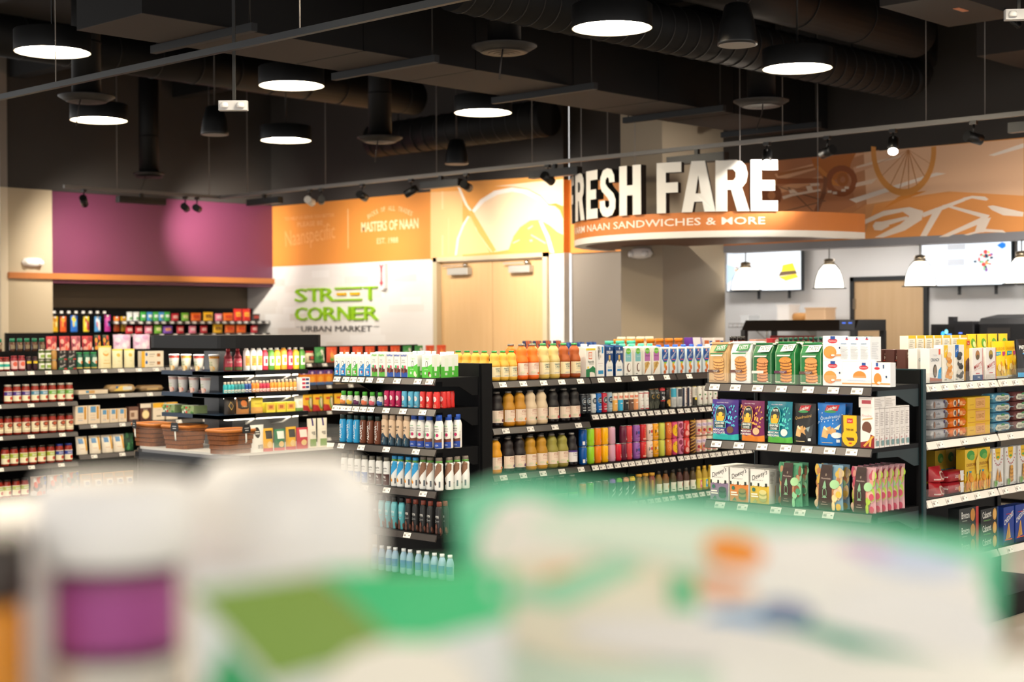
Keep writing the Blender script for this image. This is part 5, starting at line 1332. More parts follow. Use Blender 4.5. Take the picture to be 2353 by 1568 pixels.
def kid(key, c, nm, bt):
    carton(key, 'drink_carton', 'white carton with wavy %s top and brown base' % nm, 'wavy %s cartons' % nm, '#f3f3f0', [('R', -1, 0, 1, .20, bt), ('R', -1, .20, 1, .34, '#6a3527')] + blobs(3, 8, -.9, .9, .22, .36, .1, .22, ['#7c4130', '#53271c', '#8a5040']) +
           [('E', -.35, .44, .3, .07, '#46b36a'), ('E', .35, .44, .26, .06, '#d8365e'), ('T', 'kids', -.1, .72, .8, .07, '#6c7a88'), ('T', 'protein', -.1, .62, 1.2, .06, '#3a3d40')] +
           [('P', [(-1 + .5 * k, .93), (-.75 + .5 * k, .86), (-.5 + .5 * k, .93), (-.5 + .5 * k, .98), (-.75 + .5 * k, .91), (-1 + .5 * k, .98)], c) for k in range(4)], None, .06)


kid('kid_green', '#6cc04a', 'green', '#5ab33c'); kid('kid_blue', '#2a4fae', 'blue', '#2450a8')


def quad(key, cc, desc, short):
    w, h, d = D[key]
    hb = h * .9
    m = MB().prismx([(-d / 2, 0), (d / 2, 0), (d / 2, hb), (-d / 2, hb * .95)], -w / 2, w / 2, mat('#f0f4ee', .35))
    m.art([('P', [(-1, 0), (1, 0), (1, .62), (.2, .5), (-1, .48)], '#57c43e'), ('E', -.05, .60, .24, .15, '#2a4a3a'), ('E', -.05, .60, .17, .115, '#f2f6f0'), ('T', 'Organic', .05, .84, .8, .10, '#8fcf8a'), ('T', 'protein', -.1, .36, .7, .07, '#eaf6e4'), ('E', -.3, .2, .14, .06, '#e9f6e9'), ('E', .5, .17, .24, .11, cc), ('E', .7, .10, .2, .08, '#e9dfce')], lambda x, y, q: (x * w / 2, -d / 2 - q, y * hb * .95))
    m.art([('R', -1, 0, 1, .5, '#4fb838'), ('R', -.4, .3, .3, .9, '#e9f2e4'), ('R', -.3, .1, .1, .22, '#cfe6c6')], lambda x, y, q: (w / 2 + q, x * d / 2, y * hb * .95))
    parts = [('wrapped_body', m.mesh('wrapped_body'))]
    c = MB()
    for a in (-.25, .25):
        c.lathe([(.013, hb * .95 - .004), (.013, h), (.011, h + .001)], mat('#f6f7f5', .4), 12, a * w, .006)
    parts.append(('caps', c.mesh('cap')))
    parts[-1] = ('cap', parts[-1][1])
    reg(key, 'drink_multipack', 'multipack', desc, short, parts)


quad('quad_milk', '#efe6d2', 'wide white and green carton multipack with white caps', 'green multipacks'); quad('quad_choc', '#6a3a28', 'green carton multipack with a chocolate splash', 'chocolate multipacks'); quad('quad_side', '#dff0d8', 'green carton multipack turned to its side panel', 'sideways multipacks')


def bulb(key, c, nm):
    w, h, d = D[key]
    R = w / 2
    turned(key, 'drink_bottle', 'bottle', 'small round %s drink bottle with green cap' % nm, 'green-capped bulbs', [(R * .75, 0), (R * .98, .14 * h), (R, .3 * h), (R * .9, .5 * h), (R * .62, .72 * h)], '#f1f3ee', [('R', -1, .03, 1, .30, c), ('E', .1, .28, .5, .1, c), ('T', 'zuf', -.1, .52, .7, .13, '#3f4a44')], [(R * .66, .70 * h), (R * .68, .95 * h), (R * .55, h)], '#4fb53c', A=75, n=16)


for k_, c_, n_ in (('bulb_orange', '#f0954a', 'orange'), ('bulb_yellow', '#f2c53c', 'yellow'), ('bulb_plum', '#6a2f5c', 'plum'), ('bulb_peach', '#ee7a55', 'peach'), ('bulb_berry', '#e56a7a', 'pink'), ('bulb_blue', '#2b5fb0', 'blue')):
    bulb(k_, c_, n_)
for k_, c_, n_ in (('spr_pink', '#c2185b', 'magenta'), ('spr_blue', '#5fbbe0', 'pale blue'), ('spr_red', '#e0332f', 'red')):
    w_, h_, d_ = D[k_]
    turned(k_, 'drink_bottle', 'bottle', 'short %s drink with white oval badge' % n_, '%s drinks' % n_, [(w_ * .46, 0), (w_ * .5, .05 * h_), (w_ * .45, .45 * h_), (w_ * .5, .82 * h_), (w_ * .44, .94 * h_), (w_ * .42, h_)], c_,
           [('E', 0, .56, .52, .16, '#f3e9ea'), ('T', 'pure', 0, .58, .5, .05, c_), ('T', 'juice', 0, .51, .5, .04, c_), ('T', '25%', 0, .2, .8, .1, '#f0d8a8' if n_ == 'red' else '#3a3a44'), ('R', -.5, .08, .5, .11, '#f0c8b8')], A=70, n=16)
for k_, c_, n_ in (('aloha_blue', '#2aa3e0', 'bright blue'), ('aloha_brown', '#74402b', 'brown')):
    shake(k_, '%s bottle with upright white lettering' % n_, '%s bottles' % n_, c_, [('T', 'ALOHA', -.1, .40, .62, .52, '#f2f5f5', 90, .01), ('R', .35, .5, .42, .78, '#e3eef0'), ('T', '18g', -.3, .08, .4, .04, '#e8f0f2')], '#16302f', neck=.72, caph=.15, sh=.12)
shake('evolve', 'cream bottle with black lettering and dark blue base', 'cream bottles', '#e2c6a8', [('P', [(-1, .0), (1, .0), (1, .22), (.45, .3), (.1, .42), (-.3, .36), (-1, .50)], '#1f4058'), ('T', 'EVOLVE', -.25, .62, 1.3, .065, '#1d1d1f', 0, .02), ('R', -.6, .50, .1, .53, '#4a3f38'), ('T', '20g', .1, .12, .7, .08, '#cfd8dc')] + blobs(5, 9, -.9, .9, .05, .2, .08, .2, ['#32566c', '#16303f', '#c9b49a']), '#e4c9ac', neck=.74, caph=.14, sh=.07)
shake('organic', 'white bottle with dark blue cap and chocolate band', 'blue-capped white bottles', '#f2f1ee', [('R', -1, .02, 1, .20, '#1d47a8'), ('P', [(-1, .18), (1, .2), (1, .30), (.2, .27), (-1, .33)], '#6e3a26'), ('E', -.35, .40, .26, .055, '#47b36e'), ('E', .25, .40, .24, .05, '#c22a6a'), ('T', 'organic', -.1, .575, 1.25, .055, '#2c3034'), ('T', 'protein', -.1, .51, 1.15, .055, '#2c3034'), ('R', -.4, .65, .4, .67, '#8fc79a'), ('T', 'USDA', .2, .1, .5, .05, '#e9edf4')] + [('R', .82, .2 + .04 * k, 1, .21 + .04 * k, '#8a8580') for k in range(8)], '#1d4fb4', neck=.66, caph=.15, sh=.15)
for k_, c_, n_ in (('rip_blue', '#1c6fc0', 'blue'), ('rip_brown', '#4a2320', 'maroon')):
    shake(k_, 'white bottle with grey cap and %s base' % n_, '%s-based white bottles' % n_, '#eef0f0', [('R', -1, .02, 1, .40, c_), ('T', 'ripple', -.1, .60, 1.25, .075, '#3a4042', 0, .01), ('R', -.7, .50, .5, .515, '#9aa0a0'), ('T', '20g', -.05, .30, .7, .10, '#f0f2f2', 0, .02), ('T', 'PROTEIN', -.05, .18, .9, .05, '#e6eaea')], '#6d6a60', neck=.72, caph=.13, sh=.10)
for k_, c_, n_, cp in (('sup_blue', '#2b9fe0', 'blue', '#2b98d8'), ('sup_brown', '#85604a', 'brown', '#7a6f66')):
    shake(k_, 'white bottle with slanting %s stripe' % n_, '%s-striped bottles' % n_, '#eff1f1', [('P', [(-1, .36), (-.6, .28), (1, .62), (1, .80), (.3, .84)], c_), ('T', 'SUPER', -.35, .72, .9, .05, '#2c3238'), ('E', -.35, .24, .28, .05, '#f0b53a' if n_ == 'blue' else '#3f2a22'), ('E', -.1, .20, .2, .045, '#e78f2f' if n_ == 'blue' else '#5d4034'), ('R', .5, .10, .75, .28, '#5a6470')], cp, neck=.70, caph=.16, sh=.07, waist=.92)
    KN[k_][4].append(('cap_ring', MB().lathe([(D[k_][0] * .385, D[k_][1] * .835), (D[k_][0] * .39, D[k_][1] * .90)], mat('#5f9e4a', .4), 16).mesh('cap_ring')))
for k_, c_, c2, n_ in (('own_brown', '#4a302a', '#5d3b32', 'brown'), ('own_teal', '#4fa6b4', '#6cc3cf', 'teal'), ('own_black', '#17191d', '#1f2226', 'black')):
    shake(k_, '%s bottle with white lettering and nutty base' % n_, '%s bottles' % n_, c_, ([('P', [(-1, .8), (1, .8), (.1, .26)], c2), ('P', [(-1, .8), (-.1, .28), (-1, .1)], '#2e2422')] if n_ == 'teal' else [('R', .3, .2, .5, .75, '#2b2f35')]) + [('T', 'OWYN', -.15, .53, 1.1, .08, '#eceeee', 0, .01), ('T', '32', -.4, .40, .4, .08, '#d9dcdc'), ('R', -.1, .38, .5, .40, '#8a8e90')] + blobs(8, 9, -.9, .9, .05, .2, .12, .28, ['#6a3f30', '#8c5a44', '#4a2a22']),
          '#8a4438' if n_ == 'black' else '#15171a', neck=.66, caph=.13, sh=.14)
w_, h_, d_ = D['water']
turned('water', 'water_bottle', 'bottle', 'clear blue water bottle on the base deck', 'clear water bottles', [(.02, 0), (.024, .01), (.022, .05), (.024, .09), (.021, .11), (.012, .135)], '#9fc0dd', [('R', -1, .25, 1, .55, '#5f86c9')], [(.014, .132), (.014, .15)], '#dfe8ee', rough=.1)

# ---------------- juice aisle
CRZ = [('T', 'SANTA', 0, .405, .85, .055, '#1f5d62', 0, .02), ('T', 'CRUZ', .05, .335, .8, .055, '#1f5d62', 0, .02), ('R', -.4, .27, .3, .28, '#9aa79a'), ('T', 'LEMON', -.1, .165, .7, .03, '#3a5fae')]
for k_, c_, u_, n_, sp, capc in (('cruz_small', '#d9a83c', '#eab54a', 'yellow juice bottle with green cap', '#e8c93a', '#2f9a4e'), ('cruz_lemon', '#cfae56', '#dcc684', 'pale yellow lemonade bottle', '#f2d43a', '#4fb06a'), ('cruz_amber', '#9c4a20', '#b0571f', 'amber lemonade bottle with cream label', '#e0606a', '#4fb06a')):
    juice(k_, n_, {'cruz_small': 'green-capped yellow juices', 'cruz_lemon': 'pale lemonades', 'cruz_amber': 'amber lemonades'}[k_], c_, CRZ + [('E', .72, .27, .22, .06, sp), ('R', .4, .15, .9, .18, '#8fb53a')], capc, '#f3e4bc', u_)
KND = [('P', [(-.35, .44), (.45, .45), (.4, .435), (-.3, .43)], '#b07060'), ('T', 'Knudsen', .15, .405, .95, .045, '#b4694f'), ('R', -.5, .355, .6, .36, '#d2a890'), ('T', 'PURE JUICE', .15, .315, 1.0, .022, '#c0504a'), ('E', -.45, .205, .26, .035, '#d9d4b8')]


def kn(key, col, fr, desc, short, upper=None, lab='#ecd9c6'):
    juice(key, desc, short, col, KND + [('E', .25 + .22 * (k % 2), .175 + .028 * (k // 2), .2, .03, c) for k, c in enumerate(fr)], label=lab, upper=upper)


kn('carrot', '#e0621a', ['#e8762c', '#d9602a'], 'bright orange carrot juice bottle', 'carrot juices', '#ef7a1c', '#f3dccb')
kn('j_dark', '#1c1416', ['#5a2a3a', '#4a2434', '#6a3a48'], 'dark grape juice bottle with cream label', 'dark grape juices')
kn('j_mango', '#b8791c', ['#f08a2a', '#f0b02a', '#e87a2a'], 'golden mango juice bottle', 'mango juices', '#c48a24')
kn('j_coco', '#d9bf9c', ['#4a9a5a', '#f2f0ea', '#6a3a2a', '#e8903a'], 'creamy coconut juice bottle', 'coconut juices', '#dcc6a6')
kn('j_cherry', '#141012', ['#c22a3a', '#d23a4a', '#a82434'], 'near-black cherry juice bottle', 'cherry juices')
kn('j_orange', '#d58a14', ['#e86a2a', '#f08a3a'], 'orange juice bottle with orange on label', 'orange juices', '#e09c1c')
kn('j_plum', '#1e1618', ['#5a3060', '#4a2450', '#6a3a6a'], 'dark prune juice bottle', 'prune juices')
kn('j_pine', '#b8861c', ['#3f8a4a', '#f0b02a', '#e8c040'], 'amber pineapple juice bottle', 'pineapple juices')
kn('j_lime', '#8a7f3c', ['#8fc03a', '#a8c84a'], 'olive green lime juice bottle', 'lime juices', '#98903e')
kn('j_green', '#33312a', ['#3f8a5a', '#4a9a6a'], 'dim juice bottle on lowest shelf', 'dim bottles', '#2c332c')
kn('j_black', '#17130f', ['#3f7a3a', '#4a8a44'], 'black juice bottle with green leaf label', 'leaf label bottles')
for k_, c_, b_, u_ in (('j_cad', '#191418', '#4a2f80', 'purple'), ('j_cadg', '#4a2a1c', '#8fbf4a', 'green')):
    juice(k_, 'juice bottle with white label under %s band' % u_, '%s-banded bottles' % u_, c_, [('R', -1, .415, 1, .47, b_), ('T', 'CADIA', .1, .375, 1.1, .05, '#5a5f66'), ('R', -.4, .31, .5, .325, '#9a9aa4')], '#d9d5d0', '#e9e6ea')
carton('flax', 'milk_carton', 'wide flax milk carton, white over green', 'flax milk cartons', '#f2f0ea', [('P', [(-1, 0), (1, 0), (1, .30), (.5, .38), (-.1, .3), (-1, .26)], '#1f7a48'), ('P', [(-.2, 0), (.95, 0), (.8, .14), (.2, .17), (-.2, .16)], '#f0e9df'), ('R', -.45, .62, .30, .86, '#e86a3a'), ('R', -.37, .65, .22, .83, '#f3e6da'), ('T', 'GOOD', -.08, .74, .5, .07, '#d85a2e'), ('T', 'flaxmilk', .05, .53, 1.25, .075, '#2c4a3a', 0, .01), ('T', '+PROTEIN', .1, .45, 1.0, .045, '#2c4a3a'), ('E', -.6, .33, .16, .04, '#f0d03a'), ('R', -1, .93, 1, 1, '#f0d53a')], '#f3f3f0', .05)
carton('whitemilk', 'milk_carton', 'plain white milk carton with blue foot', 'white milk cartons', '#f1efec', [('R', -.6, .08, .75, .2, '#2a8fc0'), ('R', .35, .76, .75, .98, '#2f8fcf'), ('R', -.7, .42, .6, .44, '#d8c8c8'), ('R', -.4, .34, .4, .355, '#d0d0d0')] + blobs(4, 14, -.6, .1, .58, .98, .06, .12, ['#8a8a86', '#b5b0a8']), None, .04)
carton('dream', 'milk_carton', 'navy blue milk carton showing a white bottle', 'navy milk cartons', '#16437f', [('P', [(-.9, 0), (.9, 0), (.9, .4), (.5, .52), (-.5, .52), (-.9, .4)], '#efefec'), ('R', -.22, .5, .22, .7, '#d9b56a'), ('E', 0, .52, .2, .05, '#8a7a50'), ('T', 'DREAM', 0, .80, 1.6, .09, '#f2f4f6', 0, .02), ('T', 'flaxmilk', 0, .30, 1.0, .07, '#9ab0c4'), ('R', -.6, .16, .6, .23, '#2f7fbe'), ('E', 0, .92, .14, .04, '#dfe9f2'), ('R', -1, .97, 1, 1, '#3f8fce')], None, .04)
for k_, c_, n_, fr in (('coco', '#7fc0c6', 'coconut', [('E', .1, .28, .5, .16, '#6a3f2c'), ('E', .2, .29, .36, .13, '#f3efe8'), ('R', -.7, .04, -.2, .06, '#3a3a3a')]), ('hemp', '#b86fb0', 'hemp seed', [('P', [(-.9, .03), (-.5, .12), (.3, .28), (.7, .42), (.1, .48), (-.8, .44), (-.7, .2)], '#d9b46a'), ('P', [(-.9, .03), (-.75, .03), (-.2, .2), (-.6, .2)], '#cf7f4a')] + blobs(6, 12, -.7, .4, .26, .46, .06, .1, ['#c49a4c', '#e8cd8a']))):
    carton(k_, 'milk_carton', 'white %s milk carton with green round badge' % n_, '%s milk cartons' % n_, '#f1efe8', [('R', -.75, .5, .75, .84, c_), ('E', 0, .88, .62, .11, '#6cbf2f'), ('T', 'Pacific', 0, .88, .9, .06, '#eef6e2'), ('T', n_.split()[0].title(), 0, .69, .9, .06, '#f3f3f6' if k_ == 'coco' else '#5a2a58')] + fr, '#58d0b0', .05)
for k_, e_ in (('almond', []), ('almond_red', [('P', [(-.8, 0), (.8, 0), (.7, .4), (-.6, .38)], '#8a2a1c')])):
    carton(k_, 'milk_carton', ('bright blue almond milk carton with almonds' if k_ == 'almond' else 'blue almond milk carton with red foot'), 'almond milk cartons' if k_ == 'almond' else 'red-footed cartons', '#dfeaf0', [('P', [(-1, 1), (1, 1), (1, .62), (.5, .44), (-.4, .44), (-1, .58)], '#1e7fd0'), ('P', [(-1, .84), (0, .97), (1, .84), (.9, .6), (.4, .46), (-.4, .46), (-.9, .6)], '#1b4f9c'), ('T', 'Almond', 0, .735, 1.35, .10, '#f3f5f8', 12, .02), ('T', 'Breeze', 0, .66, 1.0, .06, '#cfe4f4', 8), ('E', 0, .89, .26, .05, '#e8b0b8'), ('R', -.5, .53, .5, .56, '#e05a6a'), ('P', [(-.5, .46), (.5, .46), (.2, .38), (-.2, .38)], '#8fd03a'), ('E', -.1, .32, .3, .10, '#f0a52a'), ('E', .2, .22, .3, .10, '#d9702a'), ('E', -.2, .07, .4, .07, '#c9683a'), ('R', -1, .955, 1, 1, '#f0ddc8')] + e_, '#2b62c4' if not e_ else '#e8e4e0', .03)
# slim cans
for k_, c_, n_ in (('c_hnight', '#20242c', 'black'), ('c_hwhite', '#dfe2e4', 'white'), ('c_hblue', '#1c6fc0', 'blue'), ('c_hred', '#c8253c', 'red'), ('c_hgrey', '#9fb4c0', 'silver')):
    can(k_, 'slim %s can with round emblem' % n_, '%s emblem cans' % n_, c_, [('E', 0, .62, .7, .17, '#8fa4b4' if n_ != 'silver' else '#2f7fc0'), ('E', 0, .62, .6, .145, '#1a1e26'), ('T', 'HIGH', 0, .66, .8, .06, '#e6eaee', 0, .02), ('T', 'BREW', 0, .58, .8, .06, '#e6eaee', 0, .02), ('T', 'NITRO', 0, .3, 1.0, .07, '#dfe4e8' if n_ != 'white' else '#8a9098'), ('R', -.5, .15, .5, .2, '#c8ccd0')], '#8a9098')
for k_, c_, n_ in (('r_yellow', '#f0b45a', 'yellow'), ('r_cyan', '#2fa9d8', 'cyan'), ('r_black', '#1f1c1e', 'black'), ('r_brown', '#6a4a3c', 'brown'), ('r_peach', '#eda06c', 'peach')):
    can(k_, 'slim can, cream top, orange lettering, %s below' % n_, 'orange-lettered %s cans' % n_, '#efe3d2', [('R', -1, .03, 1, .60, c_), ('T', 'RISE', 0, .75, 1.3, .13, '#e8591c', 0, .03), ('R', -.4, .4, .4, .44, '#f0e6dc'), ('R', .2, .15, .5, .35, '#f0e6dc')], '#7c7a78')
can('c_lion', 'white can with a red drop', 'red drop cans', '#f0efeb', [('P', [(-.1, .62), (.1, .66), (.2, .9), (-.05, .8)], '#b01f2a'), ('T', 'LION', 0, .5, .9, .05, '#3a3a3a'), ('R', -.6, .04, .6, .09, '#c0272d'), ('R', -.3, .2, .3, .23, '#d8a0a0'), ('R', -1, .86, 1, .90, '#c0272d')], '#d8d8d8')
can('c_plant', 'dark camouflage can with ring emblem', 'camouflage cans', '#30332c', blobs(9, 12, -1, 1, .05, .5, .15, .4, ['#3f4438', '#23251f', '#4a4c40']) + [('E', 0, .62, .42, .10, '#c9a24a'), ('E', 0, .62, .34, .08, '#30332c'), ('T', 'BLACK', 0, .8, 1, .06, '#c8c6be')], '#b98a6a')
can('c_red30', 'black and red can with big number thirty', 'number thirty cans', '#1d1d22', [('R', -1, .86, 1, .96, '#c82a34'), ('T', '30', 0, .50, 1.0, .16, '#efeff0', 0, .03), ('R', -.8, .35, .8, .39, '#c82a34'), ('T', 'BOLD', 0, .75, 1.1, .07, '#dcdcdc')], '#c0484a')
can('c_gold', 'black can with gold lettering', 'gold-lettered cans', '#211d18', [('T', 'BLACK', .2, .6, .4, .6, '#d8a030', 90, .02), ('E', -.2, .3, .5, .12, '#c8963a'), ('E', .1, .15, .5, .08, '#e0b050')], '#55504a')
can('c_cyan', 'can with cyan top and white base', 'cyan-topped cans', '#dfe0de', [('R', -1, .52, 1, .94, '#3fa9c8')] + lines(-.6, .6, .12, .45, 7, '#b0b4b4', 2), '#a8a8a4')
can('c_grey', 'can with dark panel and white base', 'dark-panelled cans', '#dcdcdc', [('R', -.7, .52, .7, .9, '#3a3a40')] + lines(-.6, .6, .12, .45, 7, '#a0a4a8', 3), '#d0c080')
can('c_fit', 'tall striped can with upright lettering', 'striped cans', '#ece7e2', [('R', -1, .03, -.45, .94, '#27304a'), ('R', .55, .03, 1, .94, '#c0472a'), ('T', 'FITAID', .05, .62, .5, .5, '#8a2f2a', 90), ('R', -.2, .12, .3, .2, '#7a7a80')], '#b0b0b0')
can('c_lemon', 'can with lemons on a black base', 'lemon cans', '#e6e3d8', [('R', -1, .03, 1, .45, '#22221e'), ('E', -.1, .38, .36, .07, '#f0d43a')] + lines(-.5, .5, .55, .9, 6, '#8a8a84', 4), '#c0b070')
can('c_fruit', 'white can with small fruit drawings', 'white fruit cans', '#efece4', [('R', -.2, .84, .3, .86, '#9a4a4a'), ('E', -.4, .56, .2, .04, '#4f8a4a'), ('E', .1, .36, .26, .06, '#8a2f3a'), ('P', [(.2, .5), (.4, .5), (.3, .68)], '#e07a4a'), ('R', -.6, .05, .6, .08, '#5a6a3a')], '#e4e0d4')
PLAIN = lambda lt: [('T', 'juice', .35, .34, .7, .06, lt), ('R', .05, .24, .6, .265, lt), ('R', .1, .19, .5, .21, lt)]
for k_, c_, n_ in (('b_blue', '#0c55a8', 'deep blue'), ('b_lime', '#9bd52c', 'lime green'), ('b_orange', '#f58414', 'orange'), ('b_yellow', '#f8bd0c', 'yellow'), ('b_lilac', '#d3a3bd', 'lilac'), ('b_red', '#d81f34', 'red'), ('b_maroon', '#6a2540', 'maroon'), ('b_coral', '#e0474f', 'coral')):
    can(k_, 'plain %s can' % n_, '%s cans' % n_, c_, PLAIN('#f0e6e0') + ([('R', -.6, .1, -.2, .3, '#e6e6ea')] if n_ in ('deep blue',) else []), '#c2c2c6')
POP = lambda c, dot: [('T', 'p', -.42, .50, .30, .2, '#1c1c24', 0, .02), ('E', 0, .54, .22, .10, dot), ('T', 'p', .46, .50, .30, .2, '#1c1c24', 0, .02), ('T', 'OLI', 0, .78, .6, .06, '#1c1c24', 10), ('R', -.2, .30, .3, .33, '#2a2a30'), ('R', -.6, .2, .6, .215, c)]
for k_, c_, n_, dt in (('p_purple', '#9a62b8', 'purple', '#1f4fa0'), ('p_white', '#f0dcd0', 'cream', '#d8322f'), ('p_yellow', '#f3a812', 'amber', '#f0d8b0')):
    can(k_, '%s can lettered pop' % n_, '%s pop cans' % n_, c_, POP('#d8b0c8', dt), '#c8c4c6')
can('p_red', 'red can turned to its gold stripe', 'gold-striped red cans', '#d22a30', [('T', 'SODA', 0, .5, .35, .7, '#e8a060', 90), ('R', -.5, .1, .3, .18, '#e8b0a0')], '#c88a8a')
can('k_lemon', 'yellow-green can with blue swirl', 'yellow-green cans', '#cdd054', arc(.7, .5, .42, .55, 110, 250, '#3f9fb8', 8) + [('E', .8, .5, .25, .12, '#e8e07a')], '#c8d070')
can('k_orange', 'orange can with orange slice', 'orange slice cans', '#e8702a', [('E', .1, .55, .8, .3, '#f29a4a'), ('E', .1, .55, .7, .26, '#e8622a')] + [('P', [(.1, .55), (.1 + .6 * math.cos(a * PI / 4), .55 + .22 * math.sin(a * PI / 4)), (.1 + .6 * math.cos(a * PI / 4 + .5), .55 + .22 * math.sin(a * PI / 4 + .5))], '#f6a860') for a in range(8)] + [('E', -.6, .88, .15, .05, '#f3c0a0')], '#e08a50')
can('k_yellow', 'pink can with seeded yellow fruit', 'seeded fruit cans', '#d84a78', [('E', 0, .48, .9, .36, '#f3c417')] + blobs(12, 13, -.6, .6, .22, .74, .05, .07, ['#4a3a1a']), '#d8507a')
can('k_pink', 'pink can with dark berries', 'berry cans', '#e08ab0', [('E', -.4, .74, .4, .16, '#8a2a4a'), ('E', .5, .76, .3, .14, '#8a2a4a'), ('E', .1, .34, .6, .24, '#8a2444')] + blobs(13, 14, -.35, .5, .18, .5, .06, .09, ['#e8a0c0', '#b04a70']), '#d890b0')
can('k_red', 'red can with pink bubbles', 'bubble cans', '#dd3b3a', [('E', .2, .6, .55, .2, '#f09a94'), ('E', -.3, .25, .4, .16, '#f0a8a0'), ('E', .4, .2, .3, .12, '#ee8f8a'), ('R', -.9, .5, -.75, .85, '#f3c8c0')], '#e07070')
can('k_cola', 'brown and gold striped cola can', 'cola cans', '#5a3420', [('P', [(-1, .1 + .2 * k), (1, .42 + .2 * k), (1, .47 + .2 * k), (-1, .15 + .2 * k)], '#d8a84a') for k in range(-1, 4)] + [('E', .1, .3, .06, .03, '#f0dcb0'), ('R', -1, .90, 1, .96, '#c89a3a')], '#d0a040')
for k_, c_ in (('k_peach', '#e8c2b4'), ('k_mint', '#d8dcc0')):
    can(k_, ('pastel can with violet lettering and cherries' if k_ == 'k_peach' else 'pale green pastel can with violet lettering'), 'pastel cans' if k_ == 'k_peach' else 'pale green cans', c_, [('R', -1, .58, 1, .8, '#e8dcec'), ('T', 'FRUIT', 0, .69, 1.4, .13, '#9a6aae', 0, .02), ('E', -.4, .36, .28, .1, '#b0283a'), ('E', .3, .34, .45, .13, '#f0962a'), ('E', .7, .46, .25, .07, '#5fa84a'), ('R', -1, .12, 1, .2, '#e88a8a'), ('E', 0, .13, .3, .06, '#f3eee6')], '#b07a6a')
for k_, c_, n_ in (('t_orange', '#c9733a', 'orange'), ('t_green', '#5fae3a', 'green'), ('t_dark', '#3a3438', 'grey'), ('t_maroon', '#6a2f38', 'maroon')):
    can(k_, 'tall %s can with silver lettering' % n_, 'tall %s cans' % n_, c_, [('R', .2, .05, 1, .95, '#b8b0a4'), ('T', 'CELSIUS', .6, .5, .5, .8, '#6a5a54', 90)], '#c9c9c9')
for k_, c_, n_ in (('e_violet', '#8a5ac0', 'violet'), ('e_green', '#6cb83a', 'green'), ('e_peach', '#d89a7a', 'peach'), ('e_yellow', '#e0c22a', 'yellow')):
    can(k_, 'tall black energy can with %s collar' % n_, '%s collar cans' % n_, '#2f4a48', [('R', -1, .82, 1, .96, c_), ('P', [(-.6, .2), (.6, .5), (.6, .56), (-.6, .28)], '#cfe0dc'), ('P', [(-.4, .42), (.5, .62), (.5, .68), (-.4, .52)], '#b8d0cc')], c_)
for k_, c_, n_ in (('g_gold', '#8a6a2c', 'amber'), ('g_red', '#8a3a2c', 'reddish')):
    turned(k_, 'drink_bottle', 'bottle', 'slim %s bottle with gold cap' % n_, '%s gold-capped bottles' % n_, [(.023, 0), (.025, .01), (.025, .12), (.018, .14), (.016, .15)], c_, [('R', -.6, .1, -.2, .7, '#b8923c')], [(.022, .145), (.022, .163), (.018, .165)], '#c9962c')
for k_, c_, n_, b_ in (('w_lemon', '#e8c93a', 'lemon', '#8a6a20'), ('w_peach', '#e89a4a', 'peach', '#7a4a18'), ('w_mint', '#4a9a4a', 'mint', '#4a3a1a'), ('w_rasp', '#d84a5a', 'raspberry', '#4a2420'), ('w_plum', '#b8704a', 'brown fruit', '#4a2a1c')):
    shake(k_, 'small amber tea bottle, white label with %s' % n_, 'tea bottles with %s' % n_, b_, [('R', -1, .1, 1, .48, '#eceade'), ('E', .4, .34, .4, .11, c_), ('R', -.7, .16, -.2, .2, '#7a8a70')], '#2a2622', neck=.5, caph=.12, sh=.2)
for k_, c_ in (('y_pink', '#e86a8a'), ('y_blue', '#4aa6d8')):
    shake(k_, 'yellow drink bottle with %s label picture' % ('pink' if 'pink' in k_ else 'blue'), 'yellow drinks with %s' % ('pink' if 'pink' in k_ else 'blue'), '#b89a30', [('R', -1, .1, 1, .5, '#e0cf4a'), ('R', -.3, .12, .7, .44, c_), ('E', .1, .3, .25, .08, '#f0e0b0')], '#d8b03a', neck=.5, caph=.12, sh=.2)

# ---------------- cookie end display


def cookies(cx, w, y0, y1, n, c1, c2, seed):
    rr = random.Random(seed)
    out = []
    st = (y1 - y0) / n
    for k in range(n):
        x = cx + rr.uniform(-.06, .06)
        out.append(('E', x, y0 + st * (k + .35), w, st * .75, c2))
        out.append(('E', x, y0 + st * (k + .62), w, st * .68, c1))
    x = cx
    out.append(('E', x, y1 - st * .05, w * .97, st * .95, c1))
    out += [('E', rr.uniform(cx - w * .7, cx + w * .7), rr.uniform(y0, y1), .035, .008, '#5a3a24') for _ in range(9)]
    return out


def tate(key, col, desc, short, ck1, ck2, rib, word=('#1f7a40', '#f0ece0'), seed=1, line='#e9e6d8', lcol='#5a3f38'):
    gusset(key, desc, short, col, [('R', -.93, .03, -.91, .93, line), ('R', .91, .03, .93, .93, line), ('R', -.93, .03, .93, .04, line), ('R', -.93, .92, .93, .93, line)] + cookies(.08, .58, .07, .58, 7, ck1, ck2, seed) +
           [('P', [(-.42, .74), (.80, .76), (.92, .92), (-.25, .90)], word[0]), ('T', "TATE'S", .26, .835, .92, .10, word[1], 2, .012), ('P', [(-.8, .70), (.6, .705), (.72, .735), (-.7, .73)], '#3f8a58'), ('P', [(-.72, .655), (.55, .66), (.62, .695), (-.66, .69)], '#f0eee4' if col != '#f0ece0' else '#8fb89a'), ('P', [(-.97, .25), (.26, .255), (.28, .325), (-.97, .315)], rib), ('T', 'CHOCOLATE', -.15, .30, .6, .022, '#f0e8e0'), ('T', 'CHIP', -.15, .27, .4, .02, '#f0e8e0'), ('R', -.85, .055, -.35, .065, line), ('R', .6, .05, .8, .065, line)], None, '#efeae2' if col != '#c9a878' else '#9a7a60')


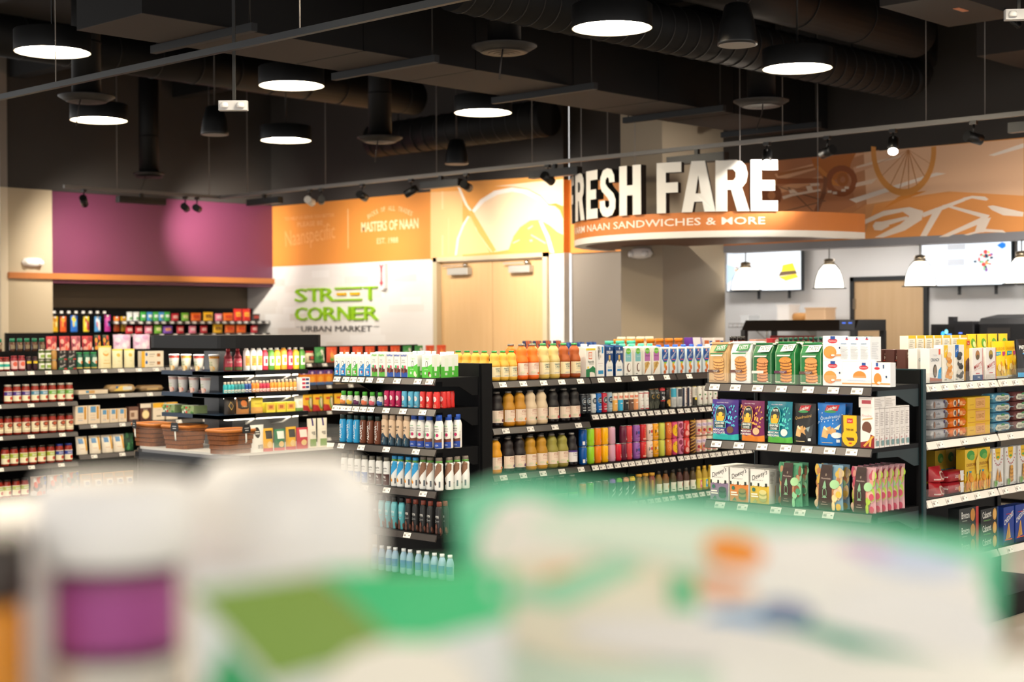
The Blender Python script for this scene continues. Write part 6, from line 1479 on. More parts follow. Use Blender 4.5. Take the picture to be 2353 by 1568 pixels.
tate('tate_tan', '#cfab7a', 'tan paper cookie bag with green banner', 'tan cookie bags', '#dba968', '#9a6a3c', '#5f4640', seed=2, line='#8a6f50')
tate('tate_white', '#eef0f0', 'white paper cookie bag with green banner', 'white cookie bags', '#d99c58', '#8f5a30', '#6a4a44', seed=3, line='#c9d4d8')
tate('tate_green', '#1f6a3c', 'green cookie bag with white flavour strip', 'green cookie bags', '#d9935c', '#8f5228', '#e6dcda', ('#f0eee6', '#3a5a44'), 4)
tate('tate_choc', '#1f7a3e', 'green cookie bag with violet flavour strip', 'green cookie bags', '#d9923f', '#8a5220', '#5a2a4a', ('#f0eee6', '#3a5a44'), 5)
tate('tate_nut', '#1d7a40', 'green cookie bag with brown flavour strip', 'green cookie bags', '#e09a58', '#98602c', '#5f4440', ('#f0eee6', '#3a5a44'), 6)
DM = [('E', .0, .80, .5, .10, '#c8303f'), ('T', 'Daelmans', 0, .80, .8, .06, '#f3e6e6'), ('R', -.22, .86, .26, .99, '#1f4a9a'), ('T', 'STROOPWAFELS', 0, .64, 1.5, .04, '#a8b8d0')]
WF = [('E', -.25, .34, .66, .26, '#e08a3a'), ('E', -.25, .36, .6, .23, '#e8984a'), ('P', [(-.1, .18), (.9, .2), (.9, .27), (-.05, .25)], '#e89a6a'), ('E', .02, .21, .26, .06, '#d9602f'), ('E', .05, .22, .2, .045, '#f6ede0')]
box('stroop', 'wafer_box', 'box', 'white waffle box with orange waffle', 'white waffle boxes', '#edf0f5', DM + WF + [('E', .75, .52, .08, .04, '#1f2f5a')])
box('stroop_side', 'wafer_box', 'box', 'white waffle box turned to its back text', 'narrow waffle boxes', '#eef0f4', [('R', .2, .93, .5, .98, '#1f3f8a'), ('E', .38, .90, .3, .03, '#d8303f'), ('R', -.8, .70, .3, .73, '#7a9ac0')] + lines(-.8, .7, .1, .66, 12, '#c3c8d0', 5), lines(-.8, .6, .1, .8, 10, '#ccd0d6', 6))
box('stroop_wide', 'wafer_box', 'box', 'wide white waffle box with low orange waffle', 'wide waffle boxes', '#eef0f4', [('R', .35, .80, .62, .96, '#1f4a9a'), ('E', .48, .76, .32, .09, '#c8303f'), ('T', 'Daelmans', .48, .76, .5, .05, '#f3e6e6'), ('E', .2, .38, .46, .24, '#e08a3a'), ('R', -1, 0, 1, .34, '#eef0f4'), ('R', -.9, .18, .9, .28, '#d8e2f0'), ('T', 'STROOPWAFELS', 0, .23, 1.2, .05, '#8aa4cc'), ('R', -1, .08, 1, .13, '#e0983f')])
box('stroop_small', 'wafer_box', 'box', 'small white waffle box with tall waffle', 'small waffle boxes', '#eef0f4', [('R', -.55, .84, -.3, 1, '#1f4a9a'), ('E', -.42, .76, .3, .06, '#d0303f'), ('R', .2, .76, .36, .92, '#2a4a7a'), ('R', -1, .10, 1, .15, '#e0983f'), ('E', -.35, .32, .42, .25, '#e08a3a'), ('E', -.2, .17, .2, .05, '#f6ede0'), ('E', .6, .42, .1, .05, '#1f3f6a')])


def siete(key, c, foot, ln, n_, tx):
    pouch(key, 'cookie_pouch', 'pouch', '%s cookie pouch with golden cookie jar emblem' % n_, '%s pouches' % n_, c, [('R', -1, 0, 1, .13, foot), ('P', [(-1, .12), (-.6, .15), (-.3, .12), (.1, .17), (.5, .12), (1, .15), (1, .12)], foot)] + blobs(21, 26, .35, .9, .35, .85, .03, .06, [ln]) + blobs(22, 20, -.9, -.35, .5, .88, .03, .06, [ln]) +
          [('E', -.08, .63, .46, .25, ln), ('E', -.08, .63, .42, .235, '#1f2a2c'), ('E', -.08, .58, .32, .16, '#e8a31c'), ('P', [(-.36, .60), (.2, .60), (.12, .75), (-.28, .75)], '#1f2a2c'), ('E', -.08, .64, .18, .06, '#e8b23a'), ('T', 'SIETE', -.08, .79, .42, .05, '#f0ece0', 0, .02), ('R', -.55, .30, .40, .475, ln), ('R', -.52, .31, .37, .465, '#17383c'),
           ('T', 'GRAIN FREE', -.08, .425, .74, .055, '#e9f0ec', 0, .02), ('T', 'COOKIES', -.08, .35, .58, .055, '#e9f0ec', 0, .02), ('T', 'MEXICAN', -.15, .255, .9, .05, '#f3efe8', 0, .02), ('T', tx, -.15, .185, 1.0, .05, '#f3efe8', 0, .02), ('E', .68, .26, .2, .09, '#6a4a30' if 'CHOC' in tx else '#dcb48a' if 'SHORT' in tx else '#e6e4e0'), ('T', 'GLUTEN FREE', 0, .93, .9, .025, '#f0dff0')])


siete('pouch_purple', '#47278f', '#2fc0c0', '#5ac8e8', 'purple', 'CHOCOLATE'); siete('pouch_burg', '#7d1f5c', '#f08a2a', '#f0b05a', 'burgundy', 'SHORTBREAD'); siete('pouch_teal', '#12849c', '#5fc04a', '#5ad8d0', 'teal', 'WEDDING')
for k_, c_, n_ in (('wafer_black', '#1b1a1c', 'black'), ('wafer_blue', '#1576d0', 'bright blue')):
    pouch(k_, 'wafer_bag', 'bag', '%s wafer bag with red badge' % n_, '%s wafer bags' % n_, c_, [('P', [(-.42, .80), (.52, .82), (.62, .96), (-.3, .94)], '#c0202c'), ('E', 0, .80, .44, .035, '#3f9a5a'), ('T', 'Loacker', .1, .885, .74, .09, '#f3eae6', 4, .02), ('T', 'Quadratini', 0, .66, 1.45, .085, '#c9a05a' if n_ == 'black' else '#bcd8f0', 3, .015), ('P', [(-.55, .2), (-.1, .17), (.05, .35), (-.4, .42)], '#dcb27a'), ('P', [(-.2, .42), (.15, .46), (.18, .3), (-.12, .26)], '#c99a5e'), ('P', [(.1, .28), (.4, .22), (.55, .36), (.25, .44)], '#cfa066'), ('P', [(-.4, .42), (-.1, .35), (-.05, .38), (-.3, .46)], '#f0d8b0'), ('R', -.5, .06, .3, .075, '#c8b88a'), ('R', .55, .08, .75, .15, '#e0e6ea')] +
          ([('P', [(.3, .34), (.9, .5), (.8, .2), (.5, .12)], '#3a3d40'), ('P', [(.4, .4), (.7, .44), (.6, .3)], '#8a9aa0')] if n_ == 'black' else [('E', .55, .25, .34, .07, '#eef2f2'), ('P', [(.4, .4), (.8, .52), (.7, .38)], '#f0ecd0')] + blobs(31, 14, -.95, .95, .45, .98, .02, .04, ['#e8f2fa'])), back=c_)
box('twin', 'biscuit_pouch', 'pack', 'yellow and dark twin bar pack', 'twin bar packs', '#4a4038', [('P', [(-.75, .4), (-.8, 1), (.6, 1), (.6, .5)], '#f2b90e'), ('E', -.12, .30, .82, .29, '#f2b90e'), ('P', [(-.5, .30), (.3, .30), (.4, .2), (-.3, .2)], '#5a3422'), ('R', -.4, .76, .2, .9, '#c8202a'), ('T', 'Schar', -.1, .83, .45, .08, '#f3e6d8'), ('T', 'TWIN BAR', -.1, .55, .8, .07, '#2a2018', 0, .02), ('R', -.2, .1, .1, .14, '#c83a2a')])
box('pirou', 'wafer_box', 'box', 'white wafer roll box with chocolate bowl', 'wafer roll boxes', '#f0ecea', [('T', 'Pirouline', -.1, .80, 1.4, .07, '#c9a4a8', 0, .01), ('P', [(-.8, .68), (.7, .72), (.8, .76), (-.7, .72)], '#c9a878'), ('E', -.1, .50, .7, .16, '#6a4232'), ('P', [(-1, .45), (1, .3), (1, .0), (-1, .0)], '#8a1f26'), ('P', [(-1, .45), (.5, .36), (.2, .18), (-1, .14)], '#e9e2e0'), ('P', [(-.6, .06), (.8, .32), (.95, .28), (-.4, .02)], '#d8a03a'), ('P', [(.2, .04), (.5, .30), (.65, .28), (.5, .03)], '#e0b04a')],
    [('R', -1, .965, 1, .975, '#5a4a48')] + lines(-.8, .8, .55, .9, 8, '#b8b0b0', 7) + lines(-.8, .7, .30, .5, 4, '#c8c2c2', 8) + [('R', -.6, .05, .5, .18, '#7a9a9e'), ('R', -.8, .2, -.4, .24, '#c88a90')])
box('pirou_flat', 'wafer_box', 'box', 'wafer roll box lying across the upright ones', 'lying wafer boxes', '#eeeae8', [('R', -.6, .35, .6, .7, '#b84a58')], lines(-.9, .9, .1, .9, 5, '#c8c2bf', 9))


def dewey(key, c, tx, n_, ck):
    box(key, 'cookie_box', 'box', 'white and %s cookie box with striped awning' % n_, '%s awning boxes' % n_, '#e9e9e6', [('R', -1, 0, 1, .52, c), ('T', "Dewey's", 0, .82, 1.6, .20, '#2c2a2e', 8, .005), ('T', 'BAKERY', -.1, .68, 1.0, .03, '#8a8a88')] + [('P', [(-1 + .4 * k, .60), (-.8 + .4 * k, .60), (-.78 + .4 * k, .50), (-1.0 + .4 * k, .50)], '#26332e' if k % 2 == 0 else '#eceae4') for k in range(5)] + [('P', [(-.8 + .4 * k, .60), (-.6 + .4 * k, .60), (-.6 + .4 * k, .52), (-.78 + .4 * k, .50)], '#eceae4') for k in range(4)] +
        [('E', -.6, .40, .18, .06, '#2f6a5a'), ('R', -.85, .18, -.1, .22, '#f3eee4'), ('R', -.85, .25, -.2, .29, '#f3eee4'), ('E', .4, .14, .42, .08, ck[1]), ('E', .4, .22, .42, .08, ck[0]), ('E', .4, .30, .42, .08, ck[1]), ('E', .4, .34, .40, .07, ck[0]), ('P', [(-.7, .03), (-.2, .03), (-.4, .14)], ck[1])], lines(-.8, .8, .6, .95, 9, '#a8a8a6', 4))


dewey('dewey_l', '#8a7796', 'BROWNIE', 'lilac', ('#3f5a52', '#2c4640')); dewey('dewey_o', '#d98238', 'TOFFEE', 'orange', ('#8a8a54', '#5a6a44')); dewey('dewey_y', '#d8b93a', 'BUTTER', 'yellow', ('#d8d08a', '#a8a860'))
for k_, c_, n_, bl in (('pine_green', '#5faa80', 'green', ['#4f9a70', '#c89a70', '#8a5a40', '#8fd0a0']), ('pine_blue', '#8fb8d0', 'pale blue', ['#e8c050', '#c88a5a', '#d8c0a0', '#f0d8a0']), ('pine_pink', '#d8a8b0', 'pink', ['#c8506a', '#e8a090', '#d8b8a0', '#a8c84a'])):
    pouch(k_, 'cookie_pouch', 'pouch', 'brown and %s cookie pouch with pineapple drawing' % n_, '%s pineapple pouches' % n_, c_, blobs(41, 16, -.95, -.5, .05, .95, .1, .22, bl) + blobs(42, 22, .5, .95, .05, .95, .1, .24, bl) + [('P', [(-.55, 0), (.45, 0), (.48, .6), (.35, 1), (-.45, 1), (-.52, .6)], '#3a2622'), ('T', 'Honolulu', -.02, .70, .7, .035, '#cdbcb0'), ('E', -.02, .78, .06, .03, '#8a7a6a'), ('E', .62, .58, .3, .10, '#9fce9a'), ('E', -.05, .38, .17, .12, '#7fae8a'), ('E', -.05, .38, .13, .095, '#3a2622'), ('P', [(-.2, .49), (.1, .49), (.02, .6), (-.05, .66), (-.12, .6)], '#7fae8a'), ('P', [(-.25, .27), (.15, .27), (-.05, .33)], '#7fae8a'), ('R', -.3, .12, .2, .13, '#b8a89a'), ('R', -.2, .17, .1, .18, '#b8a89a')], full=.5)

# ---------------- cracker aisle
box('mom', 'cookie_box', 'box', 'brown cookie box with round cream portrait', 'portrait boxes', '#4f2a26', [('T', 'MEET OUR', -.1, .86, 1.0, .045, '#c8a89a', 0, .01), ('T', 'MOM', -.05, .75, 1.2, .11, '#f0e2d4', 0, .03), ('R', -.8, .64, .6, .68, '#d8503a'), ('E', -.15, .40, .58, .17, '#d8c8b0'), ('E', -.15, .40, .46, .145, '#6a6a58'), ('E', -.15, .38, .2, .09, '#b8b09a'), ('E', -.15, .45, .24, .06, '#2f2c28'), ('P', [(-.5, .22), (.25, .22), (.05, .3), (-.3, .3)], '#45443a'), ('P', [(-1, 0), (1, 0), (1, .16), (.4, .22), (-.2, .12), (-1, .2)], '#e9e0d6'), ('T', 'BEST', -.1, .08, .8, .05, '#8a7a70')])
box('nana', 'cookie_box', 'box', 'brown cookie box with pile of chocolate bits', 'chocolate bits boxes', '#5a342e', [('T', "NANA'S", 0, .88, 1.3, .08, '#f0e6da', 0, .03), ('T', 'NO-NO', 0, .78, 1.3, .08, '#f0e6da', 0, .03), ('P', [(-1, 0), (1, 0), (1, .22), (.5, .16), (-.3, .26), (-1, .12)], '#efe6dc')] + blobs(51, 26, -.4, .4, .12, .55, .08, .16, ['#8a5a38', '#c08a5a', '#4a2c20', '#a8704a']))
for k_, c_, ck, n_ in (('crunch_o', '#f0a83a', '#e8c8a8', 'orange'), ('crunch_b', '#2fa0dc', '#4a4440', 'blue')):
    box(k_, 'snack_box', 'box', 'white crunch box with %s corner' % n_, '%s crunch boxes' % n_, '#f0eeec', [('P', [(1, .02), (1, .46), (.55, .36), (.35, .12)], c_), ('R', .55, .82, .85, .98, '#e8654a'), ('T', 'THIN', -.1, .80, .7, .05, '#c8c8d0'), ('T', 'CRUNCH', -.1, .67, 1.4, .09, '#4a5a70' if n_ == 'blue' else '#8a9ab0', 0, .01), ('E', -.1, .34, .32, .2, ck), ('E', -.1, .34, .22, .15, '#8a7a6c' if n_ == 'blue' else '#f0dcc4'), ('P', [(-1, 0), (1, 0), (1, .1), (-1, .16)], '#b06a54' if n_ == 'blue' else '#f0b860'), ('R', -1, 0, 1, .05, '#9a7f7a')])
for k_, c_, n_, ck in (('fing_y', '#f0c52a', 'yellow', ['#e8a048', '#f0c890', '#d88a38']), ('fing_b', '#1f6ac0', 'blue', ['#2a2a2a', '#4a4846', '#d8d4cc'])):
    box(k_, 'biscuit_box', 'box', 'white biscuit box with %s corner and loose stack' % n_, '%s-cornered boxes' % n_, '#f3efe4', [('R', -.75, .66, -.05, 1, c_), ('T', 'ABC', -.4, .85, .4, .07, '#f3f3ee', 8)] + [('E', .35 - .06 * k + .2 * (k % 2), .14 + .085 * k, .44, .075, ck[k % 3]) for k in range(8)] + [('E', -.3, .16, .3, .06, ck[0]), ('E', -.15, .24, .3, .06, ck[2]), ('R', -.75, .05, -.4, .07, '#5a6a5a'), ('R', .4, .04, .8, .05, '#8a8a80')])
box('chocbox', 'biscuit_box', 'box', 'tall narrow yellow and chocolate box', 'yellow chocolate boxes', '#f0b50a', [('P', [(-1, 0), (1, 0), (1, .48), (.2, .56), (-1, .46)], '#5a332a')] + blobs(61, 8, -.8, .8, .05, .45, .1, .3, ['#7a4a38', '#452620']) + [('R', -.5, .86, .6, .96, '#d0252a'), ('T', 'Schar', 0, .91, .8, .05, '#f3e6d8'), ('R', -.7, 0, .5, .1, '#3a3030')])
for k_, n_, ck in (('mary_a', 'brown cracker', '#b8804a'), ('mary_b', 'cheese cracker', '#b89a3a')):
    box(k_, 'cracker_box', 'box', 'white and red cracker box with %s' % n_, '%s boxes' % n_, '#f3efec', [('E', 0, .78, .42, .15, '#8a6a48'), ('E', 0, .80, .36, .12, ck), ('E', .02, .72, .3, .08, '#6a5a40'), ('T', "MARY'S", .05, .46, 1.5, .13, '#c03a3a', 5, .005), ('T', 'gone crackers', .05, .345, 1.4, .06, '#d8908a', 4), ('R', -1, 0, 1, .16, '#1f4a80' if k_ == 'mary_a' else '#d8d0c8'), ('T', '50g', .2, .08, .5, .07, '#e6eef4'), ('R', .92, 0, 1, 1, '#c8202a'), ('R', -.4, .19, .3, .22, '#b82a34')])
pouch('caul_bag', 'cracker_bag', 'bag', 'yellow cracker bag with loose crackers', 'yellow cracker bags', '#f0c81e', [('T', 'CAULIFLOWER', 0, .80, 1.6, .08, '#e0a018', 0, .02), ('P', [(-.8, .60), (-.1, .64), (0, .72), (-.7, .72)], '#2f9aa8'), ('P', [(.1, .60), (.7, .64), (.8, .72), (.2, .72)], '#b02a68'), ('T', 'sea salt', -.4, .67, .5, .05, '#eef6f4')] + blobs(71, 12, -.8, .8, .12, .48, .1, .2, ['#e8a81e', '#d8922a', '#f0d890', '#e0b040']) + [('R', -1, .0, 1, .06, '#e9e4d0')], lean=.012)
pouch('pretz', 'pretzel_bag', 'bag', 'black pretzel bag with white lettering', 'black pretzel bags', '#1e1e20', [('T', 'PRETZELS', 0, .78, 1.5, .10, '#f0f0ee', 0, .02), ('T', 'CHIPS', .1, .66, 1.0, .10, '#f0f0ee', 0, .02), ('R', -.5, .60, .5, .625, '#2f8fcf'), ('R', -1, 0, 1, .12, '#2fa0dc')] + [('R', -.4, .2 + .05 * k, -.2 + .1 * (k % 3), .22 + .05 * k, '#e6e6e4') for k in range(7)] + blobs(72, 8, .2, .9, .3, .5, .08, .14, ['#8a5a30', '#c08a4a']), lean=.012)
box('ybox_back', 'cracker_box', 'box', 'tall white box edged yellow, in the rear row', 'yellow-edged rear boxes', '#efece2', [('R', -1, .94, 1, 1, '#f0c01e'), ('R', .86, 0, 1, 1, '#f0c01e')] + lines(-.8, .6, .55, .92, 9, '#b8b4a8', 3), top='#f0c01e')
pouch('ybag_back', 'cracker_bag', 'bag', 'yellow bag with green leaf badge in the rear row', 'rear yellow bags', '#f0cc28', [('E', 0, .78, .5, .12, '#5fa03a'), ('E', .1, .76, .3, .07, '#d8e4a0'), ('P', [(-1, .4), (1, .5), (1, 0), (-1, 0)], '#e8b81a')])
pack('pack_grey', 'biscuit_pack', 'pack', 'silver grey biscuit pack', 'silver packs', '#b8b8bc', [('T', 'Coffee', -.4, .6, .6, .3, '#6a6a72'), ('T', 'biscuit', -.4, .25, .7, .2, '#8a8a90'), ('R', .4, .6, .6, .95, '#3a2a5a'), ('E', .75, .4, .2, .35, '#6a5a58'), ('E', -.9, .5, .12, .4, '#8a6a5a')], '#d0d0d2')
pack('pack_orange', 'biscuit_pack', 'pack', 'orange biscuit pack', 'orange packs', '#e8781a', [('E', -.55, .5, .22, .4, '#f0d8b8'), ('E', -.5, .5, .14, .3, '#5a4a48'), ('R', -.1, .5, .1, .9, '#f3e8d8'), ('P', [(-.2, .1), (.1, .1), (-.05, .5)], '#2f4a50'), ('E', .3, .45, .2, .25, '#f0b06a'), ('R', .5, .2, .8, .3, '#f6d0a0')])
box('leibniz', 'biscuit_pack', 'pack', 'yellow butter biscuit pack', 'yellow biscuit packs', '#f2c114', [('R', -.3, .12, .55, .9, '#eaa85a'), ('R', -.25, .2, .5, .82, '#f0b56a'), ('T', 'LEIBNIZ', .12, .5, .65, .34, '#c88438', 2, .01), ('R', -.8, .4, -.45, .44, '#c8920e'), ('R', -1, .0, 1, .06, '#d89a10')] + [('R', -.32 + .08 * k, .88, -.28 + .08 * k, .94, '#eaa85a') for k in range(11)], top='#f6cc2a')
for k_, c_, n_ in (('ricecake', '#5a9ab8', 'blue'), ('ricecake2', '#7a4a48', 'maroon')):
    pack(k_, 'cracker_pack', 'pack', '%s edged rice cracker pack with cream label' % n_, '%s rice packs' % n_, c_, [('P', [(-.85, .2), (-.4, .12), (.8, .2), (.95, .5), (.8, .8), (-.7, .85), (-.95, .5)], '#dcdcc8'), ('T', 'BROWN RICE SNAPS', .05, .46, 1.4, .26, '#5a5446', 0, .01), ('P', [(-.2, .72), (.3, .72), (.2, .95), (-.1, .95)], '#4a9a5a'), ('R', -.2, .2, .4, .28, '#3f5a80')], '#a8c4d0')
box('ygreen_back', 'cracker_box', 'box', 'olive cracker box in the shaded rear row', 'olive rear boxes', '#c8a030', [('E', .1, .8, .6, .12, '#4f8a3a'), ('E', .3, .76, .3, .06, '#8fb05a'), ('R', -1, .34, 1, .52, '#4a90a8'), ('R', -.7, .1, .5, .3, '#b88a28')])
pack('redpack', 'biscuit_pack', 'pack', 'white and red biscuit pack', 'red biscuit packs', '#a81f2c', [('P', [(.55, 0), (1, 0), (1, 1), (.45, 1)], '#eeeae6'), ('T', 'Lotus', -.05, .55, .5, .4, '#f0dcd4'), ('E', .35, .4, .16, .3, '#d8925a')], '#e8e4e0')
pouch('redbag', 'biscuit_bag', 'bag', 'crumpled red biscuit bag', 'red bags', '#c02a34', [('E', .2, .4, .5, .3, '#d8b8a8'), ('E', .2, .4, .35, .2, '#8a2a2c'), ('R', -.8, .1, -.2, .2, '#f0d0c8')])
box('caul_box', 'cracker_box', 'box', 'tall yellow cracker box with green leaf badge', 'yellow leaf boxes', '#e9bf2c', [('E', -.1, .86, .62, .11, '#3f9a3a'), ('E', .1, .80, .42, .07, '#6fb04a'), ('T', 'CAULIFLOWER', 0, .63, 1.6, .07, '#a8681a', 0, .01), ('T', 'crackers', 0, .55, .9, .04, '#b8822a'), ('P', [(-.8, .36), (-.1, .4), (0, .48), (-.7, .48)], '#2f9ab0')] + blobs(81, 18, -.85, .9, .04, .36, .12, .24, ['#e89a1e', '#f0c04a', '#d8861a', '#f3d88a']) + [('P', [(.5, .7), (1, .9), (1, .4), (.6, .4)], '#f0d060')])
for k_, n_ in (('simple_a', 'triangles'), ('simple_b', 'round crackers')):
    box(k_, 'cracker_box', 'box', 'white cracker box with yellow badge and %s' % n_, 'white boxes with %s' % n_, '#eceae4', [('P', [(-.5, 1), (.5, 1), (.4, .74), (0, .68), (-.4, .74)], '#f0c01e'), ('T', 'Simple', 0, .88, .6, .05, '#8a6a1a'), ('E', 0, .77, .26, .03, '#5fa84a')] + [('E', .75 * math.cos(a * .33 + 3.1), .86 + .3 * math.sin(a * .33 + 3.1), .06, .022, '#c0414a') for a in range(10)] +
        ([('P', [(-.5, .16), (.1, .16), (-.15, .5)], '#d89a4a'), ('P', [(0, .12), (.6, .12), (.3, .44)], '#c98838')] if k_ == 'simple_a' else [('E', 0, .12 + .05 * k, .42 - .02 * k, .05, '#d8a04a' if k % 2 else '#b87f30') for k in range(8)]) + blobs(82, 8, -.8, -.2, .04, .14, .06, .12, ['#5f9a4a', '#8ab86a']) + [('R', .3, .04, .8, .06, '#8a8a80')])
box('breton', 'cracker_box', 'box', 'black cracker box with round cracker and red end', 'red-ended black boxes', '#23282a', [('T', 'Breton', -.35, .55, .8, .45, '#e9eae6', 0, .01), ('E', .4, .5, .24, .42, '#c98a3a'), ('R', .7, 0, 1, 1, '#b83030'), ('R', -.7, .15, -.2, .22, '#8a948a')])
box('cabaret', 'cracker_box', 'box', 'black cracker box lettered in script', 'script-lettered black boxes', '#1d2022', [('T', 'Cabaret', -.3, .58, 1.0, .5, '#f0efe8', 5, .01), ('E', .6, .5, .24, .44, '#d8a04a'), ('E', .6, .5, .18, .33, '#e8b868'), ('R', -.7, .1, .1, .18, '#5a8a4a'), ('R', .9, 0, 1, 1, '#2f5aa0')])
box('cheddies', 'cracker_box', 'box', 'tall royal blue cracker box with cheese crackers', 'royal blue boxes', '#1c3f9c', [('T', 'CHEDDIES', 0, .70, 1.75, .14, '#f3f1ea', 8, .02), ('R', -.5, .80, .5, .82, '#c0242c'), ('P', [(-.6, .14), (.35, .18), (.05, .58), (-.1, .56)], '#dba85a'), ('P', [(-.5, .16), (.0, .18), (-.05, .5)], '#c68f42'), ('P', [(-1, 0), (1, 0), (1, .14), (-1, .08)], '#16244c'), ('R', -.8, .12, .6, .15, '#e8652a')])

# ---------------- jar aisle at the back left
def sauce(key, band, n_, cream=False, lidc='#b9b4aa'):
    a = [('R', -1, .42, 1, .62, band), ('T', 'sauce', .05, .52, .9, .1, '#e9e4f0'), ('E', .3, .28, .3, .10, '#c03a2a')]
    if cream:
        a = [('E', .1, .52, .55, .12, '#6a2a1c'), ('E', .1, .52, .35, .07, '#c05a3a'), ('R', -.4, .34, .4, .38, '#b8703a'), ('R', -.8, .18, .9, .20, band)]
    jar(key, 'sauce_jar', 'red sauce jar with %s label' % n_, '%s label jars' % n_, '#8a2416', a, lidc, '#ece3c6', lidm=.5)


sauce('sj_purple', '#4a2f86', 'purple'); sauce('sj_blue', '#4f8fae', 'blue'); sauce('sj_green', '#6fae4a', 'green'); sauce('sj_cream', '#8a5a3a', 'cream', True, '#4a4038'); sauce('sj_lime', '#a8b83a', 'lime', lidc='#2f2a26'); sauce('sj_navy', '#2a3f9a', 'navy', lidc='#2a3a8a')
jar('rj_teal', 'relish_jar', 'small jar with teal and white label', 'teal label jars', '#7a2a20', [('R', -1, .3, 1, .5, '#2fa898')], '#a02a2a', '#ece8dc')
jar('rj_pink', 'relish_jar', 'small jar with pink printed label', 'pink label jars', '#8a2a34', [('E', 0, .45, .5, .16, '#d8604a')], '#8a2430', '#e0b8b8')
jar('rj_dark', 'relish_jar', 'small dark jar with yellow label', 'yellow label jars', '#3a1f2a', [('R', -.8, .5, .8, .68, '#e0c02a')], '#4a2a2c', None)
jar('rj_green', 'relish_jar', 'small jar with white label and green photo', 'green photo jars', '#5a6a3a', [('R', -.5, .2, .6, .5, '#8aa84a')], '#c8c4ba', '#e9e8de')
jar('rj_tan', 'relish_jar', 'small jar of tan nuts', 'tan nut jars', '#b88a4a', [], '#b8b09a', None)
box('blackbox', 'pasta_box', 'box', 'small black box with white script', 'black script boxes', '#201d1e', [('T', 'Amore', -.05, .4, 1.3, .28, '#ece6e2', 12), ('P', [(-1, 0), (1, 0), (1, .15), (-1, .22)], '#2a6a4a'), ('R', .3, 0, 1, .14, '#b82a2c'), ('R', -.6, .72, -.2, .95, '#8a8480'), ('R', .2, .72, .6, .95, '#8a8480')], top='#b02a2c')
jar('canister', 'cheese_canister', 'green canister with green lid', 'green canisters', '#2f6a54', [('P', [(-.5, .7), (.5, .7), (.6, .45), (0, .3), (-.6, .45)], '#cfe0d4'), ('E', .3, .4, .3, .1, '#e0803a'), ('R', -1, .04, 1, .10, '#d8c060')], '#1f8a50', None, lidm=0)
pouch('creambag', 'flour_bag', 'bag', 'large cream pouch with orange bowl', 'large cream pouches', '#e9dcb0', [('E', 0, .66, .45, .12, '#e0a04a'), ('E', 0, .70, .4, .07, '#f0d8a0'), ('T', 'RICE', 0, .36, .7, .05, '#e0a02a'), ('R', -1, .93, 1, 1, '#d8c040'), ('R', -.5, .2, .5, .24, '#d8b86a')])
pouch('creambag_s', 'flour_bag', 'bag', 'smaller cream pouch with yellow top', 'smaller cream pouches', '#e8e0b8', [('E', 0, .68, .36, .1, '#d8b84a'), ('T', 'MIX', 0, .36, .5, .05, '#a8b04a'), ('R', -1, .92, 1, 1, '#e0c84a')])
box('lasagna', 'pasta_box', 'box', 'long cream box with yellow end', 'long cream boxes', '#e6dcc8', [('R', -1, 0, -.7, 1, '#e8b02a'), ('E', -.55, .6, .1, .22, '#2f5aa0'), ('R', .4, .3, .7, .7, '#a8622a'), ('R', -.3, .55, .2, .65, '#a89a88'), ('R', -.3, .3, .1, .38, '#b8a890')])
jar('spicejar', 'spice_jar', 'little spice jar with green lid', 'spice jars', '#4a2f22', [('R', -.7, .2, .7, .5, '#8a7a60')], '#1f7a58', None, lidh=.28, lidm=0)
box('tray', 'display_tray', 'tray', 'blue printed display tray under the spice jars', 'display trays', '#3f4a68', [('R', -.8, .3, -.3, .7, '#8a94b0'), ('E', -.1, .5, .12, .35, '#e8a03a'), ('R', .2, .3, .7, .7, '#8a94b0')])
box('flat_a', 'noodle_pack', 'pack', 'flat pale noodle pack with blue window', 'flat noodle packs', '#dccbb4', [('R', -.5, .3, -.3, .9, '#4a8ab0'), ('R', -.3, .2, .1, .9, '#c89a5a')], top='#d8c4a8')
pack('flat_b', 'noodle_pack', 'pack', 'glossy tan noodle bag with yellow label', 'tan noodle bags', '#a88a60', [('P', [(-.8, .2), (-.2, .9), (.4, .9), (.6, .2)], '#e0c060'), ('E', -.5, .7, .1, .2, '#2f5a90'), ('R', 0, .3, .8, .8, '#d0d0cc')], '#8a8478')
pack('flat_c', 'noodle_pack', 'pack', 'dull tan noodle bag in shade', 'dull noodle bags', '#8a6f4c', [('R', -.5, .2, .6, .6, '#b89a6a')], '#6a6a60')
for k_, n_ in (('noodle', 'large'), ('noodle_s', 'small')):
    box(k_, 'noodle_box', 'box', '%s pale noodle box with blue panel and pasta window' % n_, '%s noodle boxes' % n_, '#e0d0ba', [('R', -.6, .62, .3, .95, '#5a90bc'), ('R', .45, .25, .8, .95, '#c08a2a'), ('R', -.6, .3, .2, .33, '#c8a080'), ('R', -.6, .2, .2, .23, '#8a9ab0'), ('R', -.6, .45, .2, .48, '#c8b8a0')])
box('brownbox', 'snack_box', 'box', 'brown snack box with photo panel', 'brown snack boxes', '#6a4a40', [('R', -.8, .15, .8, .75, '#c8b09a'), ('R', -.6, .3, .1, .6, '#8a6a54')])
box('popbox', 'snack_box', 'box', 'brown and white box with popcorn bowl', 'popcorn boxes', '#54342c', [('R', -1, .75, 1, 1, '#e0d4c4'), ('E', 0, .36, .7, .26, '#e0c48a'), ('E', 0, .36, .55, .2, '#f0dca8'), ('T', 'POP', 0, .64, .8, .08, '#e0d0c0')])
